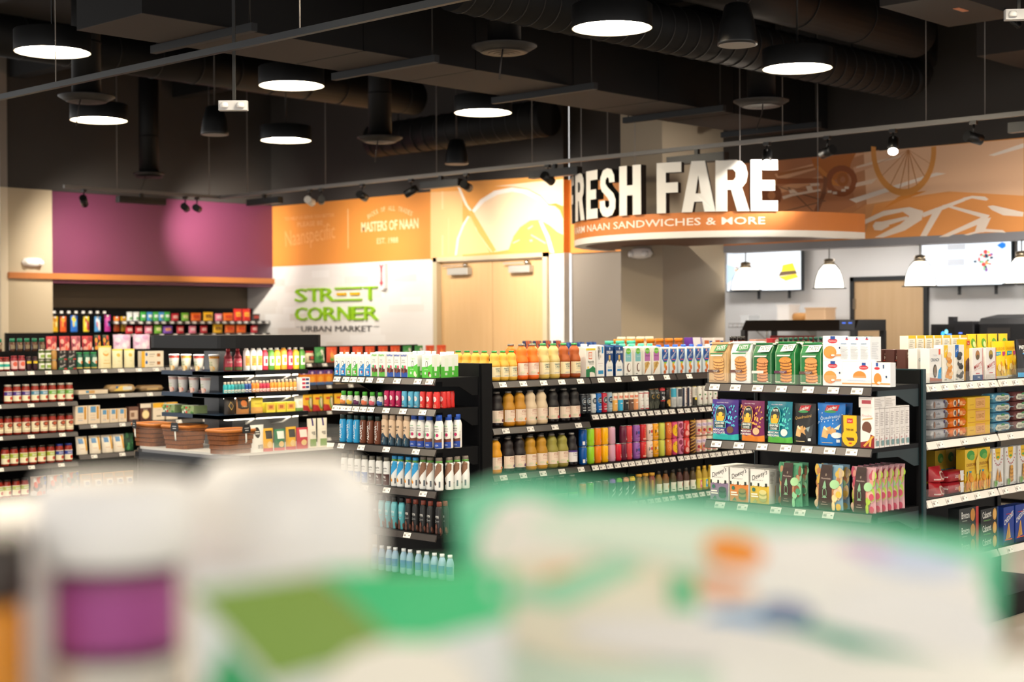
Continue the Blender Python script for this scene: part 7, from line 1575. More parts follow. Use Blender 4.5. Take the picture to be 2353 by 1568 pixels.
box('creambox', 'snack_box', 'box', 'cream box with yellow top', 'cream yellow-topped boxes', '#e6d8c4', [('R', -1, .72, 1, 1, '#e8b22e'), ('E', .6, .82, .12, .07, '#c0302a'), ('T', 'CADIA', 0, .6, .8, .05, '#a8987e'), ('R', -.4, .2, .4, .27, '#6a5a40')])
pouch('noodbag', 'noodle_bag', 'bag', 'white noodle bag with blue panel, leaning', 'leaning noodle bags', '#e0d6c6', [('R', -.7, .6, .1, .88, '#5a86b4'), ('R', .35, .2, .75, .95, '#d8a03a'), ('R', -.6, .3, .1, .33, '#c8a080')], lean=.02)
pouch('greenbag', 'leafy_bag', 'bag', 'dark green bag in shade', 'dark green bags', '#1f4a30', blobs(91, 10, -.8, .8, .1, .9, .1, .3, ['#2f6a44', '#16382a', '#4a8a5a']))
pouch('pastabag', 'pasta_bag', 'bag', 'clear pasta bag with white label', 'pasta bags', '#b88a4a', [('R', -.6, .2, .6, .62, '#e6dfd0'), ('E', 0, .42, .4, .12, '#3a4a80'), ('R', -.8, .7, .8, .95, '#8a7a5a')])
pouch('plasbag', 'bread_bag', 'bag', 'crumpled clear bag with orange and blue print', 'crumpled clear bags', '#c8b4a8', blobs(92, 16, -.8, .8, .05, .9, .12, .35, ['#d8502a', '#e87a4a', '#2f5ab0', '#e9e4e0', '#8a8a8a', '#6a5a54']))
for k_, c_, n_, bl in (('snack_red', '#b82a34', 'red', ['#e8a090', '#8a1f2c', '#e8604a']), ('snack_pink', '#b85a6a', 'dusky pink', ['#e8b0a8', '#8a3a4a', '#d87a7a']), ('snack_dark', '#2f3a28', 'dark green', ['#e89a2a', '#c83a2a', '#4a8a4a']), ('snack_lilac', '#d8b4d0', 'lilac', ['#e8d0e0', '#c898c0', '#f0e0ea'])):
    pouch(k_, 'snack_bag', 'bag', '%s snack bag standing behind the jars' % n_, '%s snack bags' % n_, c_, blobs(93, 9, -.7, .7, .3, .9, .15, .35, bl))
jar('redlid', 'pickle_jar', 'wide jar with red lid', 'red lid jars', '#d8c8a8', [('R', -.6, .2, .6, .6, '#3a2a20'), ('E', 0, .42, .4, .14, '#c04a3a')], '#b8252c', None, lidh=.14, lidm=0)
pouch('fruit_green', 'fruit_bag', 'bag', 'green fruit bag', 'green fruit bags', '#3f8a4a', blobs(94, 9, -.7, .7, .2, .9, .15, .4, ['#6fb06a', '#e8e4d8', '#2f6a3a']))
pouch('fruit_red', 'fruit_bag', 'bag', 'orange and red fruit bag', 'red fruit bags', '#d8502e', blobs(95, 9, -.7, .7, .2, .9, .15, .4, ['#f0a04a', '#e8704a', '#5fa04a', '#f0c8a0']))
box('obox', 'juice_box', 'box', 'orange box with purple top', 'orange purple-topped boxes', '#e8861e', [('R', -1, .74, 1, 1, '#5a3a80'), ('E', 0, .84, .3, .1, '#d8b8d0'), ('E', 0, .4, .6, .22, '#f0a83a'), ('R', -1, 0, 1, .2, '#4a6a9a')])
box('tanbox', 'cracker_box', 'box', 'tan box with cracker photo', 'tan boxes', '#a8967e', [('E', 0, .4, .5, .25, '#d8a868'), ('R', -.6, .7, .6, .85, '#8a7a68')])
pouch('ybag', 'chip_bag', 'bag', 'yellow and red chip bag', 'yellow chip bags', '#e8b42a', [('E', .5, .5, .5, .4, '#5fa04a'), ('E', .6, .5, .36, .3, '#e9dcb8'), ('P', [(-1, 0), (.4, 0), (-.2, .35), (-1, .4)], '#b82a2a'), ('R', -.6, .7, .3, .82, '#c8402a')])
# ---------------- cooler
for k_, c_, t_, n_ in (('cup_red', '#ece6d8', '#c84034', 'red'), ('cup_orange', '#f0e6cc', '#e8a03a', 'orange'), ('cup_clear', '#d9d8da', '#c8a8a4', 'clear')):
    w_, h_, d_ = D[k_]
    turned(k_, 'fruit_cup', 'cup', 'lidded fruit cup with %s fruit' % n_, '%s fruit cups' % n_, [(.030, 0, c_), (.034, .04, c_), (.0385, .095, t_), (.040, .115, t_)], c_, [('T', 'JUICY', 0, .5, .8, .12, '#6a9a4a'), ('T', 'FRESH', 0, .37, .8, .10, '#6a9a4a')] + blobs(96, 5, -.8, .8, .06, .28, .12, .3, ['#f0b04a', '#e8d0a0'] if n_ != 'clear' else ['#c87a6a', '#e0c0b8']), [(.0425, .113), (.0425, h_ - .004), (.038, h_)], '#f0f0ee', capname='lid')
box('salad', 'salad_tray', 'tray', 'clear salad tray with green leaves', 'salad trays', '#8aa070', blobs(97, 14, -.9, .9, .1, .9, .12, .3, ['#4a7a3a', '#dfe6d8', '#c04a3a', '#8ab06a', '#2f4a2a']), top='#cfd8cc')
shake('cherry', 'dark red cherry bottle with waisted body', 'dark red bottles', '#8a1c28', [('R', -1, .2, 1, .55, '#c8475a'), ('T', 'CHERRY', 0, .4, 1.2, .08, '#f0dcd8'), ('R', -1, .04, 1, .18, '#5a6a3a')], '#a8303a', neck=.4, caph=.1, sh=.3, waist=.85)
for k_, c_, n_, l_ in (('milk_tall', '#f3efe8', 'white', '#e8a04a'), ('jug_orange', '#f0a83a', 'orange', '#f3efe4'), ('jug_red', '#c8354a', 'red', '#f0e0dc'), ('jug_green', '#5fa03f', 'green', '#f0f0e0'), ('jug_yellow', '#f0c83a', 'yellow', '#f3efe4')):
    shake(k_, 'tall %s chilled drink bottle' % n_, '%s chilled bottles' % n_, c_, [('R', -.6, .2, .6, .6, l_), ('R', -.3, .3, .3, .5, c_ if n_ != 'white' else '#e0803a')], '#f3f3f0', neck=.5, caph=.1, sh=.14)
for k_, c_, n_ in (('shot_cyan', '#2fb8c0', 'cyan'), ('shot_teal', '#2f8a90', 'teal'), ('shot_blue', '#1f4a90', 'dark blue'), ('shot_orange', '#e88a2e', 'orange'), ('shot_red', '#b02a44', 'red'), ('shot_amber', '#d8963a', 'amber')):
    shake(k_, 'tiny %s shot bottle under strip light' % n_, '%s shots' % n_, c_, [('R', -.8, .06, .8, .3, '#e4dcd0'), ('R', -.5, .12, .5, .2, c_)], '#f0e4d0', neck=.6, caph=.2, sh=.14)
box('shot_end', 'shot_pack', 'pack', 'white shot pack lettered in red and navy', 'lettered shot packs', '#ece8ea', [('R', -.7, .75, .0, .92, '#b82a4a'), ('R', .1, .75, .8, .92, '#2a3a70'), ('R', -.7, .45, 0, .62, '#b82a4a'), ('R', .1, .45, .8, .62, '#2a3a70'), ('R', -.7, .15, 0, .32, '#b82a4a'), ('R', .1, .15, .8, .32, '#2a3a70')])
pouch('snk_black', 'snack_pouch', 'pouch', 'black snack pouch with gold diamond', 'black snack pouches', '#2a2420', [('P', [(-.5, .5), (0, .25), (.5, .5), (0, .75)], '#c8a24a'), ('P', [(-.4, .5), (0, .3), (.4, .5), (0, .7)], '#2a2420')])
pouch('snk_kraft', 'snack_pouch', 'pouch', 'kraft snack pouch with round black label', 'kraft snack pouches', '#b87f4a', [('P', [(-.85, .35), (-.5, .28), (.5, .28), (.85, .35), (.9, .95), (.5, .85), (-.5, .85), (-.9, .95)], '#231d1a'), ('E', 0, .6, .5, .2, '#c8702a'), ('T', 'CHEESE', 0, .42, .9, .07, '#e0c8a0')])
pouch('snk_yellow', 'snack_pouch', 'pouch', 'yellow topped snack pouch', 'yellow snack pouches', '#e8d23a', [('R', -1, 0, 1, .38, '#e0a85a'), ('T', 'SNACK', 0, .6, 1.2, .1, '#b8962a')])
box('snk_lemon', 'cheese_pack', 'pack', 'lemon coloured cheese pack', 'lemon packs', '#e8d84a', [('R', -.8, .25, .8, .8, '#e0a850'), ('R', -.4, .4, .4, .7, '#b8683a')])
pouch('snk_white', 'snack_pouch', 'pouch', 'white snack pouch', 'white snack pouches', '#f0eee6', [('R', -1, 0, 1, .2, '#7aa05a'), ('E', 0, .5, .5, .16, '#e8e0c8')])
w_, h_, d_ = D['basket']
m = MB()
WK = mat('#96551f', .6, noise=(70, '#4f280e', 1.0, (1, 1, .5)))
for k in range(5):
    q = .86 + .14 * k / 4
    z0 = h_ * k / 5
    m.slab(rrect(-w_ / 2 * q, -d_ / 2 * q, w_ / 2 * q, d_ / 2 * q, .05), z0, z0 + h_ / 5 - .004, WK)
b1 = m.mesh('woven_body')
m = MB()
rp = rrect(-w_ / 2, -d_ / 2, w_ / 2, d_ / 2, .05)
m.tube([(a, b, h_ - .004) for a, b in rp + rp[:1]], .012, mat('#b56c28', .5), 8)
reg('basket', 'wicker_basket', 'basket', 'brown wicker basket in the glass rimmed well', 'wicker baskets', [('woven_body', b1), ('rolled_rim', m.mesh('rolled_rim'))])
pouch('tri_white', 'snack_pouch', 'pouch', 'white tapering pouch with black round badge', 'white tapering pouches', '#efeeea', [('E', -.1, .72, .42, .2, '#26221f'), ('R', -.4, .74, .2, .77, '#e8e4dc'), ('R', -.4, .66, .2, .69, '#e8e4dc'), ('T', 'BITES', .3, .2, .8, .14, '#3a3633')])
for k_, c_, n_, l_ in (('tri_yellow', '#e8b02a', 'yellow and black', '#2a2622'), ('tri_green', '#2f7a54', 'green', '#e9efe8'), ('tri_red', '#c03040', 'red', '#f0e0d8')):
    pouch(k_, 'snack_pack', 'pack', '%s chilled snack pack in the well' % n_, '%s well packs' % n_, c_, [('R', -.6, .55, .7, .9, l_), ('E', 0, .3, .5, .14, '#e8c88a'), ('R', -1, 0, 1, .14, '#c8303a')])
pouch('tallbag', 'snack_pouch', 'pouch', 'tall white pouch with violet tab', 'tall white pouches', '#ece6d8', [('R', -.15, .75, .2, 1, '#3f2f70'), ('T', 'egg', 0, .5, .8, .12, '#4a443c'), ('R', -.7, .05, .7, .3, '#8aa86a')])
# ---------------- sweets wall
for k_, c_, n_, bl in (('bag_yellow', '#e8b81e', 'gold', ['#f3e08a', '#c8851a']), ('bag_orange', '#e05a1a', 'orange', ['#b8281a', '#f0a03a']), ('bag_blue', '#1f6ac8', 'blue', ['#5ab0e8', '#e8d03a']), ('bag_lemon', '#e8d02a', 'lemon', ['#b82a3a', '#6fb03a', '#f0e890']), ('bag_white', '#4a90c8', 'blue and white', ['#f0f0f2', '#e8e8ee', '#c83a4a']), ('bag_violet', '#b02a8a', 'violet', ['#4a7ac8', '#e86ab0'])):
    pouch(k_, 'sweet_bag', 'bag', 'hanging %s sweet bag' % n_, 'hanging %s bags' % n_, c_, blobs(98, 9, -.6, .6, .15, .8, .2, .45, bl) + [('R', -.3, .9, .3, 1, '#ece8e4')])
for k_, c_, n_ in (('mint_white', '#d8dcda', 'white'), ('mint_green', '#3fae4a', 'green'), ('mint_blue', '#3f90c8', 'blue')):
    pouch(k_, 'mint_pack', 'pack', '%s mint pack on the top sweet shelf' % n_, '%s mint packs' % n_, c_, [('R', -.6, .4, .6, .7, '#eef4f0'), ('E', .2, .3, .5, .16, '#5fb06a')])
for k_, c_, n_, l_ in (('sw_red', '#c02230', 'red', '#e8c0b8'), ('sw_green', '#6fae2f', 'green', '#e8e0a0'), ('sw_orange', '#e86a1a', 'orange', '#c8301a'), ('sw_yellow', '#f0b81a', 'yellow', '#6a3a1a'), ('sw_pink', '#e8809a', 'pink', '#f3e0e4'), ('sw_black', '#3a2a28', 'dark', '#b83a2a'), ('sw_violet', '#7a4ab0', 'violet', '#f0a04a'), ('sw_tall', '#d8281e', 'tall red', '#f0b03a')):
    pouch(k_, 'chocolate_pack', 'pack', '%s sweet pack under the purple wall' % n_, '%s sweet packs' % n_, c_, [('R', -.6, .35, .6, .72, l_), ('T', 'sweet', 0, .52, .8, .2, c_)])
# ---------------- tops seen over the shelving
for k_, c_, n_, bl in (('chip_navy', '#3f4a78', 'navy', ['#e9e4e4', '#e8743a', '#2a2f50', '#8a90b0']), ('chip_tan', '#c8843a', 'tan', ['#e8c08a', '#8a4a20']), ('chip_blue', '#2f62b8', 'blue', ['#5a8ad8', '#8ab0e8', '#1f4a98'])):
    pouch(k_, 'chip_bag', 'bag', '%s chip bag on the shelf behind the juices' % n_, '%s chip bags' % n_, c_, blobs(99, 14, -.9, .9, .3, .95, .12, .3, bl))
for k_, c_, l_, n_ in (('capjar_orange', '#a85a1c', '#e8861e', 'orange'), ('capjar_mint', '#d8e0dc', '#4fd0ae', 'mint'), ('capjar_cream', '#e8d8b8', '#f0e2c8', 'cream')):
    jar(k_, 'lidded_jar', '%s lidded jar just showing over the cartons' % n_, '%s lids' % n_, c_, [], l_, None, lidh=.12, lidm=0)
box('topbox_white', 'food_box', 'box', 'white box peeping over the almond cartons', 'white peeping boxes', '#ece6e2', [('R', -.8, .8, .2, .92, '#c86a3a'), ('R', .3, .75, .9, .9, '#2f5ab0')])
box('topbox_violet', 'food_box', 'box', 'violet and white box peeping over the almond cartons', 'violet peeping boxes', '#6a3fb0', [('P', [(-.4, .7), (.9, .8), (.8, 1), (-.6, 1)], '#f0ecf0')])
turned('beer_dark', 'dark_bottle', 'bottle', 'dark bottle with green cap in a row behind cookies', 'green-capped dark bottles', [(.027, 0), (.029, .01), (.029, .15), (.014, .19), (.013, .22)], '#2a1a16', [], [(.016, .215), (.016, .233), (.014, .235)], '#1f5a48')
turned('sauce_dark', 'sauce_bottle', 'bottle', 'reddish sauce bottle with black cap behind the tan bag', 'black-capped sauces', [(.024, 0), (.025, .01), (.025, .17), (.012, .2), (.011, .225)], '#8a3a24', [('R', -1, .3, 1, .6, '#d8b890')], [(.014, .22), (.014, .25)], '#1c1a1a')
box('redbox_top', 'food_box', 'box', 'red box behind the green cookie bags', 'red boxes behind', '#b8242c', [('E', 0, .9, .5, .08, '#e8d0c8')], top='#c03038')
box('pinkbox_top', 'food_box', 'box', 'pink box behind the white cookie bag', 'pink boxes behind', '#d8a090', [], top='#d89a88')

# ================================================================== GOODS: where they stand
FXO = {'E': ((6.127, 7.33), -90), 'G': ((6.58, 6.4), 0), 'K': ((6.4, 4.68), -90), 'R': ((6.77, 3.7), 0), 'J': ((5.41, 12.25), 0), 'W': ((10.09, 17.66), 0), 'M': ((9.7, 9.1), 0), 'CA': ((6.68, 10.06), -90), 'CB': ((6.68, 9.32), 0), 'WA': ((6.515, 10.2), -90), 'WB': ((6.5, 8.915), 0)}
ROWS = [
 ('E', 1.3, 'top drinks shelf', [
  ('alm_blue', [0.016, 0.073], 0.012),
  ('alm_green', [0.129, 0.186], 0.012),
  ('alm_blue', [0.247, 0.307], 0.012),
  ('kid_green', [0.372, 0.437], 0.012),
  ('kid_blue', [0.511, 0.575, 0.636], 0.012),
  ('quad_milk', [0.711], 0.012, 1),
  ('quad_choc', [0.834], 0.012),
  ('quad_side', [0.849], 0.085),
  ('quad_side', [0.794], 0.19),
 ]),
 ('E', 1.12, 'second drinks shelf', [
  ('bulb_orange', [0.053], 0.012),
  ('bulb_yellow', [0.114], 0.012),
  ('bulb_plum', [0.179], 0.012),
  ('bulb_peach', [0.253], 0.012),
  ('bulb_berry', [0.324], 0.012),
  ('bulb_blue', [0.396], 0.012),
  ('spr_pink', [0.462, 0.512, 0.566], 0.012),
  ('spr_blue', [0.619, 0.676, 0.728], 0.012),
  ('spr_red', [0.778, 0.833, 0.893], 0.012),
  ('spr_red', [0.888], 0.07),
  ('spr_red', [0.871], 0.12),
  ('spr_red', [0.853], 0.17),
 ]),
 ('E', 0.885, 'third drinks shelf', [
  ('aloha_blue', [0.046, 0.113, 0.176], 0.012),
  ('aloha_brown', [0.238, 0.305, 0.374], 0.012),
  ('evolve', [0.439, 0.505, 0.57, 0.634], 0.012),
  ('organic', [0.693, 0.756, 0.825, 0.905], 0.012),
  ('organic', [0.915], 0.08),
  ('organic', [0.918], 0.15),
 ]),
 ('E', 0.64, 'fourth drinks shelf', [
  ('rip_blue', [0.056, 0.122, 0.185, 0.251], 0.012),
  ('rip_brown', [0.318, 0.384, 0.452], 0.012),
  ('sup_blue', [0.522, 0.575, 0.644, 0.706], 0.012),
  ('sup_brown', [0.772, 0.831, 0.903], 0.012),
  ('sup_brown', [0.919], 0.08),
  ('sup_brown', [0.923], 0.14),
  ('sup_brown', [0.932], 0.2),
 ]),
 ('E', 0.385, 'fifth drinks shelf', [
  ('own_brown', [0.312, 0.361], 0.012),
  ('own_teal', [0.404, 0.464, 0.521, 0.587], 0.012),
  ('own_black', [0.645, 0.708, 0.774, 0.835, 0.908], 0.012),
  ('own_black', [0.908], 0.06),
 ]),
 ('E', 0.12, 'lowest drinks deck', [
  ('water', [0.332, 0.399, 0.466, 0.523, 0.597, 0.653, 0.728, 0.797, 0.863, 0.928, 0.995], 0.012),
 ]),
 ('G', 1.268, 'top juice shelf', [
  ('cruz_small', [0.078, 0.154, 0.231], 0.012),
  ('cruz_small', [0.072], 0.09),
  ('cruz_small', [0.077], 0.17),
  ('cruz_small', [0.08], 0.25),
  ('cruz_small', [0.083], 0.33),
  ('carrot', [0.327, 0.427], 0.012, 1),
  ('cruz_lemon', [0.527, 0.624], 0.012, 1),
  ('cruz_amber', [0.723, 0.826], 0.012),
  ('flax', [0.962], 0.03),
  ('whitemilk', [1.063], 0.03),
  ('dream', [1.153, 1.255], 0.03, 1),
  ('coco', [1.353, 1.453], 0.03, 1),
  ('hemp', [1.555, 1.655], 0.03, 1),
  ('almond', [1.752, 1.846, 1.94, 2.039, 2.133, 2.232], 0.03, 1),
  ('almond_red', [2.326], 0.03),
 ]),
 ('G', 0.985, 'second juice shelf', [
  ('j_dark', [0.102], 0.012),
  ('j_mango', [0.206, 0.306], 0.012),
  ('j_coco', [0.405, 0.506], 0.012),
  ('j_cherry', [0.614, 0.723, 0.82], 0.012, 1),
 ]),
 ('G', 1.03, 'slim can shelf', [
  ('c_hnight', [0.892, 0.942], 0.02),
  ('c_hwhite', [0.995], 0.02),
  ('c_hblue', [1.051], 0.02),
  ('c_hred', [1.106], 0.02),
  ('c_hgrey', [1.16], 0.02),
  ('r_yellow', [1.215], 0.02, 1),
  ('r_cyan', [1.272], 0.02, 1),
  ('r_black', [1.33], 0.02, 1),
  ('r_brown', [1.384], 0.02, 1),
  ('r_peach', [1.435], 0.02, 1),
  ('c_lion', [1.494, 1.55], 0.02),
  ('c_plant', [1.607, 1.662], 0.02),
  ('c_red30', [1.728], 0.02),
  ('c_gold', [1.79], 0.02),
  ('c_cyan', [1.856], 0.02),
  ('c_grey', [1.921], 0.02),
  ('c_fit', [1.977, 2.032], 0.02),
  ('c_lemon', [2.097], 0.02),
  ('c_fruit', [2.159, 2.22, 2.282, 2.344], 0.02),
 ]),
 ('G', 0.7, 'third juice shelf', [
  ('j_orange', [0.088], 0.012),
  ('j_plum', [0.199, 0.301], 0.012, 1),
  ('j_pine', [0.402, 0.504], 0.012, 1),
  ('j_lime', [0.604, 0.702], 0.012, 1),
  ('j_cad', [0.792], 0.012),
 ]),
 ('G', 0.7, 'bright can shelf', [
  ('b_blue', [0.899], 0.02, 0, 2),
  ('b_lime', [0.973], 0.02, 0, 2),
  ('b_orange', [1.044], 0.02, 0, 2),
  ('b_yellow', [1.115], 0.02, 0, 2),
  ('b_lilac', [1.189], 0.02, 0, 2),
  ('b_red', [1.253], 0.02),
  ('b_maroon', [1.309], 0.02, 0, 2),
  ('b_coral', [1.367], 0.02, 0, 2),
  ('p_purple', [1.45], 0.02, 0, 2),
  ('p_red', [1.52], 0.02, 0, 2),
  ('p_white', [1.59], 0.02, 0, 2),
  ('p_yellow', [1.654], 0.02, 0, 2),
  ('k_lemon', [1.725], 0.02, 0, 2),
  ('k_orange', [1.8], 0.02, 0, 2),
  ('k_yellow', [1.866], 0.02, 0, 2),
  ('k_pink', [1.935], 0.02, 0, 2),
  ('k_red', [2.005], 0.02, 0, 2),
  ('k_cola', [2.078], 0.02, 0, 2),
  ('k_peach', [2.146, 2.21], 0.02, 0, 2),
  ('k_mint', [2.275, 2.339], 0.02, 0, 2),
 ]),
 ('G', 0.43, 'lowest juice shelf', [
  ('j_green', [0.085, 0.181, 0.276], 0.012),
  ('j_black', [0.382, 0.488, 0.593, 0.694], 0.012, 1),
  ('j_cadg', [0.795], 0.012),
 ]),
 ('G', 0.43, 'lowest can shelf', [
  ('t_orange', [0.891], 0.02),
  ('t_green', [0.966], 0.02),
  ('t_dark', [1.042], 0.02),
  ('t_maroon', [1.118], 0.02),
  ('e_violet', [1.189], 0.02),
  ('e_green', [1.259], 0.02),
  ('e_peach', [1.329], 0.02),
  ('e_yellow', [1.397], 0.02),
  ('g_gold', [1.475, 1.544], 0.02),
  ('g_red', [1.615], 0.02),
  ('w_lemon', [1.692], 0.02),
  ('w_peach', [1.769], 0.02),
  ('w_mint', [1.852], 0.02),
  ('w_rasp', [1.927], 0.02),
  ('w_plum', [2.002], 0.02),
  ('w_mint', [2.08], 0.02),
  ('y_pink', [2.152], 0.02),
  ('y_blue', [2.221], 0.02),
  ('y_pink', [2.29], 0.02),
 ]),
 ('K', 1.305, 'top cookie shelf', [
  ('tate_tan', [0.076], 0.012),
  ('tate_white', [0.213], 0.012, 1),
  ('tate_green', [0.346], 0.012, 1),
  ('tate_choc', [0.483], 0.012, 1),
  ('tate_nut', [0.629], 0.012, 1),
  ('stroop', [0.752], 0.012, 0, 2),
  ('stroop_wide', [0.884], 0.012),
  ('stroop_small', [1.014], 0.012),
 ]),
 ('K', 1.4236, 'waffle boxes laid on top cookie shelf', [
  ('stroop_side', [0.82, 0.875, 0.929], 0.012),
 ]),
 ('K', 1.012, 'second cookie shelf', [
  ('pouch_purple', [0.101], 0.012, 1),
  ('pouch_burg', [0.27], 0.012),
  ('pouch_teal', [0.432], 0.012),
  ('wafer_black', [0.571], 0.02),
  ('wafer_blue', [0.723], 0.02, 1),
  ('twin', [0.854], 0.008),
  ('pirou', [0.944], 0.008, 6),
 ]),
 ('K', 1.2046, 'wafer boxes of second cookie shelf', [
  ('pirou_flat', [0.938], 0.008, 1),
 ]),
 ('K', 0.7, 'third cookie shelf', [
  ('dewey_l', [0.08], 0.012, 3),
  ('dewey_o', [0.203], 0.012, 3),
  ('dewey_y', [0.328], 0.012, 3),
  ('pine_green', [0.496], 0.015, 1),
  ('pine_blue', [0.717], 0.015, 1),
  ('pine_pink', [0.907], 0.015, 5),
 ]),
 ('R', 1.305, 'top cracker shelf', [
  ('mom', [0.278], 0.29),
  ('mom', [0.292], 0.23),
  ('nana', [0.304], 0.17),
  ('crunch_o', [0.27], 0.085),
  ('crunch_b', [0.26], 0.012),
  ('fing_y', [0.393], 0.012),
  ('fing_b', [0.51], 0.012),
  ('chocbox', [0.644], 0.03),
  ('mary_a', [0.718], 0.012),
  ('mary_b', [0.87], 0.012),
  ('caul_bag', [1.064], 0.03),
  ('caul_bag', [1.323], 0.09),
  ('pretz', [1.319], 0.012),
  ('ybox_back', [0.405, 0.497, 0.59, 0.685, 0.782, 0.881, 0.981], 0.22),
  ('ybag_back', [1.074, 1.199, 1.326, 1.457], 0.2),
 ]),
 ('R', 1.016, 'second cracker shelf', [
  ('pack_grey', [0.314], 0.012, 0, 4),
  ('pack_orange', [0.505], 0.012, 0, 4),
  ('leibniz', [0.731], 0.012, 0, 3),
  ('ricecake', [1.004], 0.012, 0, 4),
  ('ricecake2', [1.252], 0.012, 0, 4),
 ]),
 ('R', 0.725, 'third cracker shelf', [
  ('redbag', [0.327], 0.012, 0, 2),
  ('redpack', [0.484], 0.012, 0, 2),
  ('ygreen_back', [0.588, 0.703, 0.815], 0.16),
  ('caul_box', [0.646, 0.789], 0.012),
  ('simple_a', [0.951], 0.012),
  ('simple_b', [1.102, 1.257], 0.012),
 ]),
 ('R', 0.4, 'lowest cracker shelf', [
  ('breton', [0.616], 0.012, 0, 3),
  ('cabaret', [0.85], 0.012, 0, 3),
  ('cheddies', [1.079, 1.223], 0.012),
 ]),
 ('J', 1.235, 'upper jar shelf', [
  ('rj_teal', [1.112, 1.171], 0.012),
  ('rj_pink', [1.244, 1.316], 0.012),
  ('rj_dark', [1.38, 1.44], 0.012),
  ('rj_green', [1.505, 1.569], 0.012, 0, 2),
  ('rj_tan', [1.627], 0.012, 0, 2),
  ('blackbox', [1.7, 1.791], 0.012, 0, 2),
  ('canister', [1.879, 1.956, 2.028], 0.012),
  ('creambag', [2.144], 0.012),
  ('creambag_s', [2.276, 2.403], 0.012),
  ('lasagna', [2.636], 0.012, 0, 2),
  ('redlid', [4.552], 0.012),
  ('fruit_green', [4.673], 0.012),
  ('fruit_red', [4.836, 5.014, 5.195, 5.367, 5.554, 5.731], 0.012),
  ('fruit_green', [5.911, 6.081], 0.012),
  ('fruit_red', [6.253, 6.428], 0.012),
 ]),
 ('J', 0.95, 'second jar shelf', [
  ('sj_green', [1.058], 0.012),
  ('sj_purple', [1.187, 1.27, 1.356], 0.012),
  ('sj_blue', [1.444, 1.528], 0.012),
  ('sj_green', [1.613, 1.698, 1.781], 0.012),
 ]),
 ('J', 1.005, 'flat noodle shelf', [
  ('flat_a', [2.006], 0.012),
  ('flat_b', [2.317], 0.02),
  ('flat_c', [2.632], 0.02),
  ('obox', [4.443, 4.551, 4.661, 4.771], 0.012),
  ('tanbox', [4.925, 5.08], 0.012),
 ]),
 ('J', 0.675, 'third jar shelf', [
  ('sj_cream', [1.102, 1.185, 1.271, 1.356, 1.443, 1.527, 1.612, 1.697, 1.78], 0.012),
 ]),
 ('J', 0.735, 'noodle box shelf', [
  ('noodle', [1.883, 2.012], 0.012),
  ('noodle_s', [2.127, 2.219, 2.309], 0.012),
  ('brownbox', [2.428], 0.012),
  ('popbox', [2.556], 0.012),
  ('creambox', [2.699, 2.845], 0.012),
  ('ybag', [4.503, 4.641, 4.781, 4.923], 0.012),
 ]),
 ('J', 0.405, 'fourth jar shelf', [
  ('sj_lime', [1.155, 1.239, 1.331, 1.416, 1.503, 1.591], 0.012),
  ('sj_navy', [1.679, 1.768], 0.012),
 ]),
 ('J', 0.46, 'leaning noodle shelf', [
  ('noodbag', [1.908, 2.043, 2.17, 2.291], 0.012),
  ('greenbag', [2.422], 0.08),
 ]),
 ('J', 0.12, 'lowest jar deck', [
  ('sj_lime', [1.116, 1.19, 1.277, 1.359], 0.05),
  ('plasbag', [1.489, 1.651], 0.02),
  ('plasbag', [1.894], 0.16),
  ('pastabag', [1.963, 2.08, 2.198, 2.308, 2.41], 0.05),
 ]),
 ('J', 1.4, 'spice tray row', [
  ('spicejar', [1.214, 1.338, 1.41, 1.481, 1.554, 1.627], 0.22),
 ]),
 ('J', 1.33, 'rear top of the jar shelving', [
  ('snack_red', [1.913, 2.048], 0.55),
  ('snack_pink', [2.166], 0.55),
  ('snack_red', [2.286], 0.55),
  ('snack_dark', [2.425, 2.515], 0.6),
  ('snack_lilac', [2.676, 2.896], 0.56),
 ]),
 ('W', 1.56, 'hanging sweet pegs', [
  ('bag_yellow', [0.107], 0.1),
  ('bag_orange', [0.226], 0.1),
  ('bag_blue', [0.383], 0.1),
  ('bag_lemon', [0.562], 0.1),
  ('bag_white', [0.73], 0.1),
  ('bag_violet', [0.88], 0.1),
  ('bag_orange', [1.018], 0.1),
  ('bag_yellow', [1.125], 0.1),
 ]),
 ('W', 1.7, 'upper sweet shelf', [
  ('mint_white', [1.167, 1.268], 0.012),
  ('mint_green', [1.376], 0.012),
  ('mint_blue', [1.478], 0.012),
  ('mint_green', [1.575], 0.012),
  ('mint_blue', [1.664], 0.012),
  ('mint_green', [1.755], 0.012),
  ('sw_red', [1.884], 0.012),
  ('sw_green', [2.047], 0.012),
  ('sw_orange', [2.227], 0.012),
  ('sw_yellow', [2.43], 0.012),
  ('sw_pink', [2.607], 0.012),
  ('sw_orange', [2.77], 0.012),
  ('sw_tall', [2.936, 3.088], 0.012),
  ('sw_black', [3.257], 0.012),
 ]),
 ('W', 1.53, 'lower sweet shelf', [
  ('sw_red', [1.162, 1.31], 0.012),
  ('sw_pink', [1.46], 0.012),
  ('sw_green', [1.611], 0.012),
  ('sw_violet', [1.764], 0.012),
  ('sw_red', [1.968], 0.012),
  ('sw_pink', [2.168], 0.012),
  ('sw_red', [2.356], 0.012),
  ('sw_yellow', [2.59], 0.012),
  ('sw_orange', [2.799], 0.012),
  ('sw_orange', [2.995], 0.012),
  ('sw_red', [3.225], 0.012),
 ]),
 ('M', 1.25, 'snack shelf behind the juices', [
  ('chip_navy', [0.198, 0.329, 0.463, 0.599], 0.05),
  ('chip_tan', [0.796], 0.14),
  ('chip_blue', [0.748, 0.907, 1.074], 0.04),
 ]),
 ('G', 1.268, 'rear top of the juice shelving', [
  ('capjar_orange', [2.005, 2.131, 2.259, 2.389], 0.62),
  ('capjar_cream', [2.192, 2.305, 2.42, 2.526], 0.74),
  ('capjar_mint', [1.786, 1.908, 2.033], 0.52),
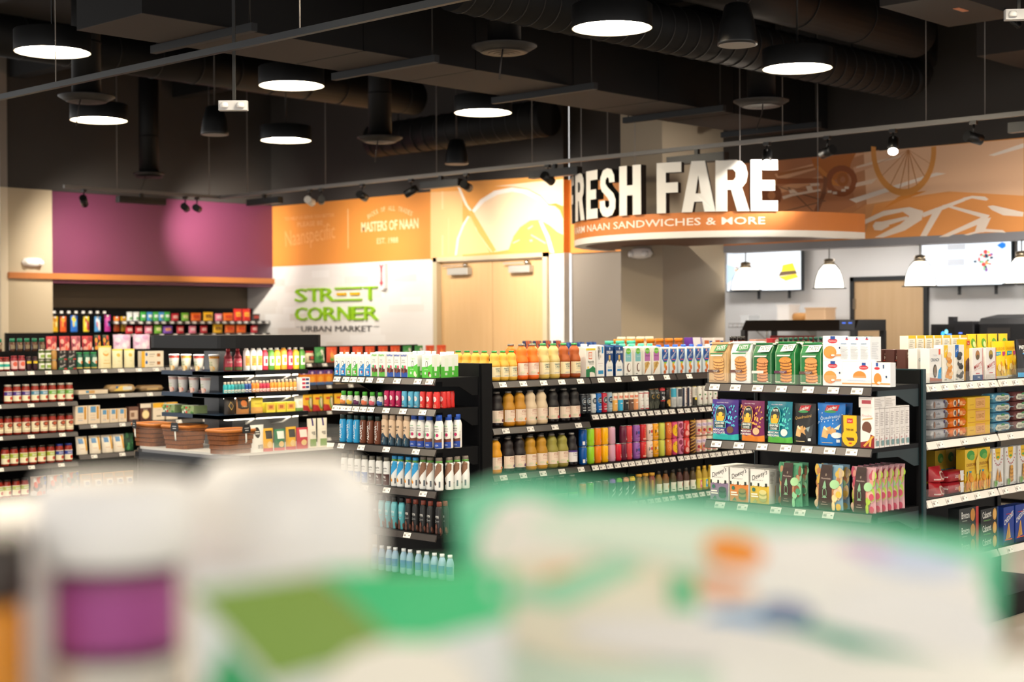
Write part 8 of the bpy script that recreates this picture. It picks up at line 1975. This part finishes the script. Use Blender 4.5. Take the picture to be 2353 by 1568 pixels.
  ('capjar_orange', [2.521, 2.639, 2.759], 0.64),
  ('topbox_violet', [2.878], 0.6),
  ('topbox_white', [3.036, 3.18], 0.6),
 ]),
 ('G', 1.268, 'far end of the juice shelving', [
  ('sauce_dark', [2.675, 2.724, 2.775, 2.825], 0.1),
  ('pinkbox_top', [3.055], 0.12),
  ('redbox_top', [3.303], 0.14),
  ('beer_dark', [3.329, 3.398, 3.468, 3.538, 3.609, 3.681, 3.753, 3.826, 3.9, 3.974, 4.049, 4.124, 4.201, 4.278, 4.355, 4.434, 4.513, 4.593, 4.673], 0.1),
 ]),
 ('CA', 1.275, 'upper cooler shelf, island end', [
  ('cup_red', [0.079], 0.02),
  ('cup_orange', [0.227], 0.03),
  ('cup_red', [0.393], 0.03),
  ('cup_orange', [0.603], 0.02),
 ]),
 ('CA', 1.11, 'middle cooler shelf, island end', [
  ('cup_clear', [0.071, 0.199, 0.343, 0.49], 0.02),
 ]),
 ('CA', 0.95, 'lower cooler shelf, island end', [
  ('salad', [0.066, 0.321], 0.02),
 ]),
 ('CB', 1.275, 'upper cooler shelf', [
  ('cherry', [0.128, 0.216], 0.02),
  ('milk_tall', [0.291, 0.352, 0.409], 0.02),
  ('jug_red', [0.463], 0.02),
  ('jug_green', [0.523], 0.02),
  ('jug_yellow', [0.581], 0.02),
  ('jug_orange', [0.645], 0.02),
  ('jug_red', [0.702], 0.02),
  ('jug_yellow', [0.764], 0.02),
  ('jug_green', [0.824], 0.02),
 ]),
 ('CB', 1.11, 'middle cooler shelf', [
  ('shot_cyan', [0.086, 0.118, 0.15], 0.02),
  ('shot_teal', [0.181, 0.213, 0.246], 0.02),
  ('shot_blue', [0.278, 0.31], 0.02),
  ('shot_orange', [0.348, 0.384], 0.02),
  ('shot_red', [0.416, 0.449, 0.482], 0.02),
  ('shot_orange', [0.521, 0.554], 0.02),
  ('shot_amber', [0.592, 0.63, 0.668, 0.706, 0.745], 0.02),
  ('shot_end', [0.838], 0.02),
 ]),
 ('CB', 0.95, 'lower cooler shelf', [
  ('snk_black', [0.132], 0.02),
  ('snk_kraft', [0.252], 0.02),
  ('snk_yellow', [0.386], 0.02),
  ('snk_lemon', [0.501, 0.602, 0.695], 0.02),
  ('snk_white', [0.789], 0.02),
 ]),
 ('WA', 0.69, 'cooler well, island end', [
  ('basket', [0.055, 0.465], 0.03),
 ]),
 ('WB', 0.69, 'cooler well', [
  ('basket', [0.107], 0.035),
  ('tri_white', [0.273], 0.04),
  ('tri_yellow', [0.372], 0.04),
  ('tri_green', [0.48], 0.04),
  ('tri_yellow', [0.586], 0.04),
  ('tri_red', [0.693], 0.04),
  ('tallbag', [0.801, 0.903], 0.06),
 ]),
]

ORDN = ['first', 'second', 'third', 'fourth', 'fifth', 'sixth', 'seventh', 'eighth', 'ninth', 'tenth', 'eleventh', 'twelfth', 'thirteenth', 'fourteenth', 'fifteenth', 'sixteenth', 'seventeenth', 'eighteenth', 'nineteenth', 'twentieth']
jit = random.Random(5)


def put(key, loc, rz, label, group):
    name, cat, desc, short, parts = KN[key]
    if len(parts) == 1:
        o = link(name, parts[0][1], None, loc, rz)
    else:
        o = link(name, None, None, loc, rz)
        for pn, me in parts:
            link(pn, me, o)
    tag(o, label, cat, group)
    return o


STK = {2: ['lower', 'upper'], 3: ['bottom', 'middle', 'top'], 4: ['bottom', 'second', 'third', 'top']}
for f, z, ph, ents in ROWS:
    (ox, oy), deg = FXO[f]
    a = math.radians(deg)
    U, V = (math.cos(a), math.sin(a)), (-math.sin(a), math.cos(a))
    total = {}
    for e in ents:
        total[e[0]] = total.get(e[0], 0) + len(e[1])
    seq = [(u, e[0]) for e in ents for u in e[1]]
    seq.sort()
    rank = {}
    for e in ents:
        key, us, v = e[0], e[1], e[2] if len(e) > 2 else .012
        back, st = (e[3] if len(e) > 3 else 0), (e[4] if len(e) > 4 else 1)
        w, h, d = D[key]
        desc, short = KN[key][2], KN[key][3]
        for u in us:
            r = rank[key] = rank.get(key, -1) + 1
            n = total[key]
            # a neighbour of another kind to count from
            prev = [k for q, k in seq if q < u and k != key]
            nxt = [k for q, k in seq if q > u and k != key]
            base = desc
            if n > 1:
                base = '%s %s' % (ORDN[r], desc)
                if prev and KN[prev[-1]][3] != short:
                    ref = 'past the %s' % KN[prev[-1]][3]
                elif nxt:
                    ref = 'before the %s' % KN[nxt[0]][3]
                else:
                    ref = 'from the near post'
            else:
                ref = 'beside the %s' % KN[(prev or nxt or [key])[-1 if prev else 0]][3]
            for b in range(back + 1):
                for s in range(st):
                    bits = base
                    tail = ', ' + ph
                    if b:
                        bits = '%s row behind, %s' % (ORDN[b], base)
                    if st > 1:
                        bits = '%s of stacked pair, %s' % (STK[st][s], base) if st == 2 else '%s of stack, %s' % (STK[st][s], base)
                    lab = bits + tail
                    room = 16 - len(lab.split())
                    if n == 1 and not b and st == 1 or room >= len(ref.split()):
                        if len((bits + ' ' + ref + tail).split()) <= 16:
                            lab = bits + ' ' + ref + tail
                    if len(lab.split()) > 16:
                        lab = bits.replace(desc, KN[key][3].rstrip('s') if not short.endswith('xes') else short[:-2]) + tail
                    vv = v + d / 2 + b * (d + .004)
                    x = ox + U[0] * u + V[0] * vv
                    y = oy + U[1] * u + V[1] * vv
                    zz_ = z + s * (h + .0006)
                    j = 0 if KN[key][1] in ('box', 'pack') or st > 2 else jit.uniform(-.05, .05)
                    if f == 'W' and 'hanging' in desc:
                        j = 0
                    put(key, (x, y, zz_ + .0004), a + j, lab, (short + ', ' + ph) if n * st * (back + 1) > 1 else None)

# ================================================================== THE SHELF RIGHT IN FRONT OF THE CAMERA
# a black end display whose top shelf carries jars and bags close to the eye
fr = unit('Z0', 'black front shelving whose top carries the near jars and bags', (.15, 1.05), -PI / 4, 1.35, .55, 1.24, [1.27, .95, .62, .3], tags={})


def fpos(depth, px, py=900):
    """a spot on the near shelf, given as metres ahead of the eye and metres to the right"""
    return (depth * math.cos(YAW) + px * math.sin(YAW), depth * math.sin(YAW) - px * math.cos(YAW))


ZT = 1.271
FR = YAW - PI / 2
# white-lidded jar with the magenta label
x = thing('vitamin_jar', 'near blurred jar with white lid and magenta label', 'jar', fpos(.90, -.236) + (ZT,), FR)
MB().lathe([(.034, 0), (.036, .01), (.036, .19), (.033, .21)], mat('#d9d3cd', .3), 28).obj('body', x)
MB().lathe([(.0365, .136, '#4a1f34'), (.0365, .143, '#a0468c'), (.0365, .178, '#8a3a70'), (.0365, .186, '#3a2028'), (.0362, .191)], mat('#8a3a70', .4), 28).obj('label', x)
MB().lathe([(.043, .192), (.045, .196), (.045, .236), (.042, .24)], mat('#eceae8', .4), 28).obj('lid', x)
x = thing('white_tub', 'near blurred white lidded tub behind the magenta jar', 'tub', fpos(1.02, -.155) + (ZT,), FR)
MB().lathe([(.060, 0), (.062, .16), (.058, .165)], mat('#e9e7e3', .4), 30).obj('body', x)
MB().lathe([(.066, .16), (.067, .164), (.067, .218), (.05, .235), (.045, .24)], mat('#f0eeec', .4), 30).obj('lid', x)
x = thing('white_tub', 'near blurred white tub low behind the magenta jar, at the picture edge', 'tub', fpos(1.12, -.335) + (ZT,), FR)
MB().lathe([(.085, 0), (.087, .15), (.08, .16)], mat('#e9e7e3', .4), 30).obj('body', x)
MB().lathe([(.09, .15), (.092, .155), (.092, .192), (.085, .198)], mat('#f0eeec', .4), 30).obj('lid', x)
x = thing('amber_jar', 'near blurred amber jar with dark lid at the picture edge', 'jar', fpos(.86, -.315) + (ZT,), FR)
MB().lathe([(.036, 0), (.037, .01), (.037, .165), (.034, .18)], mat('#e0901e', .2), 26).obj('body', x)
MB().lathe([(.038, .175), (.039, .178), (.039, .208), (.036, .212)], mat('#3a3029', .4), 26).obj('lid', x)


def nearbag(name, label, depth, px, w, h, d, col, art, tilt=0.0, lean=.0, roll=0.0, z=ZT, drop=None):
    D['near'] = (w, h, d)
    pouch('near', name, 'bag', label, 'near bags', col, art, full=.9, drop=drop)
    o = link(name, KN['near'][4][0][1], None, fpos(depth, px) + (z,), FR + tilt)
    o.rotation_euler = (lean, roll, FR + tilt)
    return tag(o, label, 'bag')


GB, MB_, CRM = '#2fae6a', '#8fd6b0', '#ece7d8'
nearbag('salad_bag', 'near blurred white bag crossed by a green swoosh', .80, -.085, .17, .20, .07, '#d9dcd8', [('P', [(-1, .62), (-.8, .82), (.1, .42), (.9, .10), (.9, 0), (.5, 0), (-.1, .30)], '#2a9a5c'), ('P', [(-1, .95), (-.2, .99), (.3, .80), (-.5, .72)], '#7a9a3a'), ('P', [(-.2, 1), (1, 1), (1, .86), (.3, .80)], '#38c078'), ('E', .3, .68, .5, .14, CRM), ('E', -.3, .2, .5, .16, '#e4e2de'), ('E', .1, .30, .3, .06, '#a8a0b8'), ('E', .2, .22, .4, .05, '#9ac0dc')], .08, -.05)
nearbag('salad_bag', 'biggest near blurred green and cream bag across the picture bottom', .95, .135, .35, .232, .10, '#d9eedd', [('R', -1, .93, 1, 1, '#74d2a4'), ('P', [(-1, .2), (-.9, .2), (-.9, .93), (-1, .93)], '#5cc896'), ('P', [(.86, .3), (1, .1), (1, .95), (.93, .95)], '#58c090'), ('E', .1, .92, .7, .05, '#a8e2c2'), ('E', -.8, .9, .2, .06, '#7ad6aa'),
 ('E', -.72, 0.826, .2, 0.12, '#eeeadf'), ('E', -.15, 0.876, .60, 0.06, '#dcebd6'), ('E', .45, 0.802, .5, 0.15, '#f1eee8'), ('E', -.4, 0.752, .45, 0.06, '#ece4cb'), ('E', .02, 0.857, .11, 0.049, '#f0922a'), ('E', -.55, 0.74, .14, 0.03, '#f2b888'), ('E', .66, 0.895, .2, 0.045, '#cdd9ee'), ('E', .5, 0.913, .1, 0.022, '#d8b8d8'), ('E', -.5, 0.628, .42, 0.112, '#ede8d4'), ('E', -.35, 0.591, .12, 0.038, '#f0a050'),
 ('E', .2, 0.702, .4, 0.09, '#f0f0ea'), ('E', .66, 0.69, .34, 0.135, '#edecea'), ('E', -.05, 0.752, .14, 0.038, '#e6b090'), ('R', -.22, .68, -.12, .78, '#6cc490'), ('E', .05, 0.653, .16, 0.045, '#3f90c8'), ('P', [(.1, .66), (.3, .68), (.95, .60), (.95, .50), (.5, .60)], '#3fa088'), ('E', .2, 0.702, .1, 0.038, '#7a86aa'), ('E', -.1, 0.603, .5, 0.06, '#ebe9e6'), ('P', [(-1, .68), (-.7, .72), (-.4, .81), (-.3, .79), (-.6, .66)], '#a4dcb8')], -.06, -.10, drop=lambda x: .040 * (max(0, x + .8) / 1.8) ** 1.3 + .06 * max(0, -x - .82))
nearbag('salad_bag', 'near blurred cream bag at the lower picture corner with orange print', .74, .20, .20, .165, .06, '#e6e4da', [('E', .7, .62, .2, .16, '#e8903a'), ('E', -.3, .7, .5, .16, '#f0efe8'), ('P', [(-1, .5), (-.4, .62), (.6, .2), (.9, 0), (.5, 0)], '#2f9a66'), ('E', .3, .75, .4, .14, '#e9e6dc')], -.1, -.12)
nearbag('salad_bag', 'near blurred lime green bag at the bottom corner by the amber jar', .70, -.225, .12, .125, .05, '#7cba4c', [('E', -.3, .8, .5, .16, '#58b46a'), ('E', .4, .4, .4, .2, '#a8cc4a')], .1, -.1)
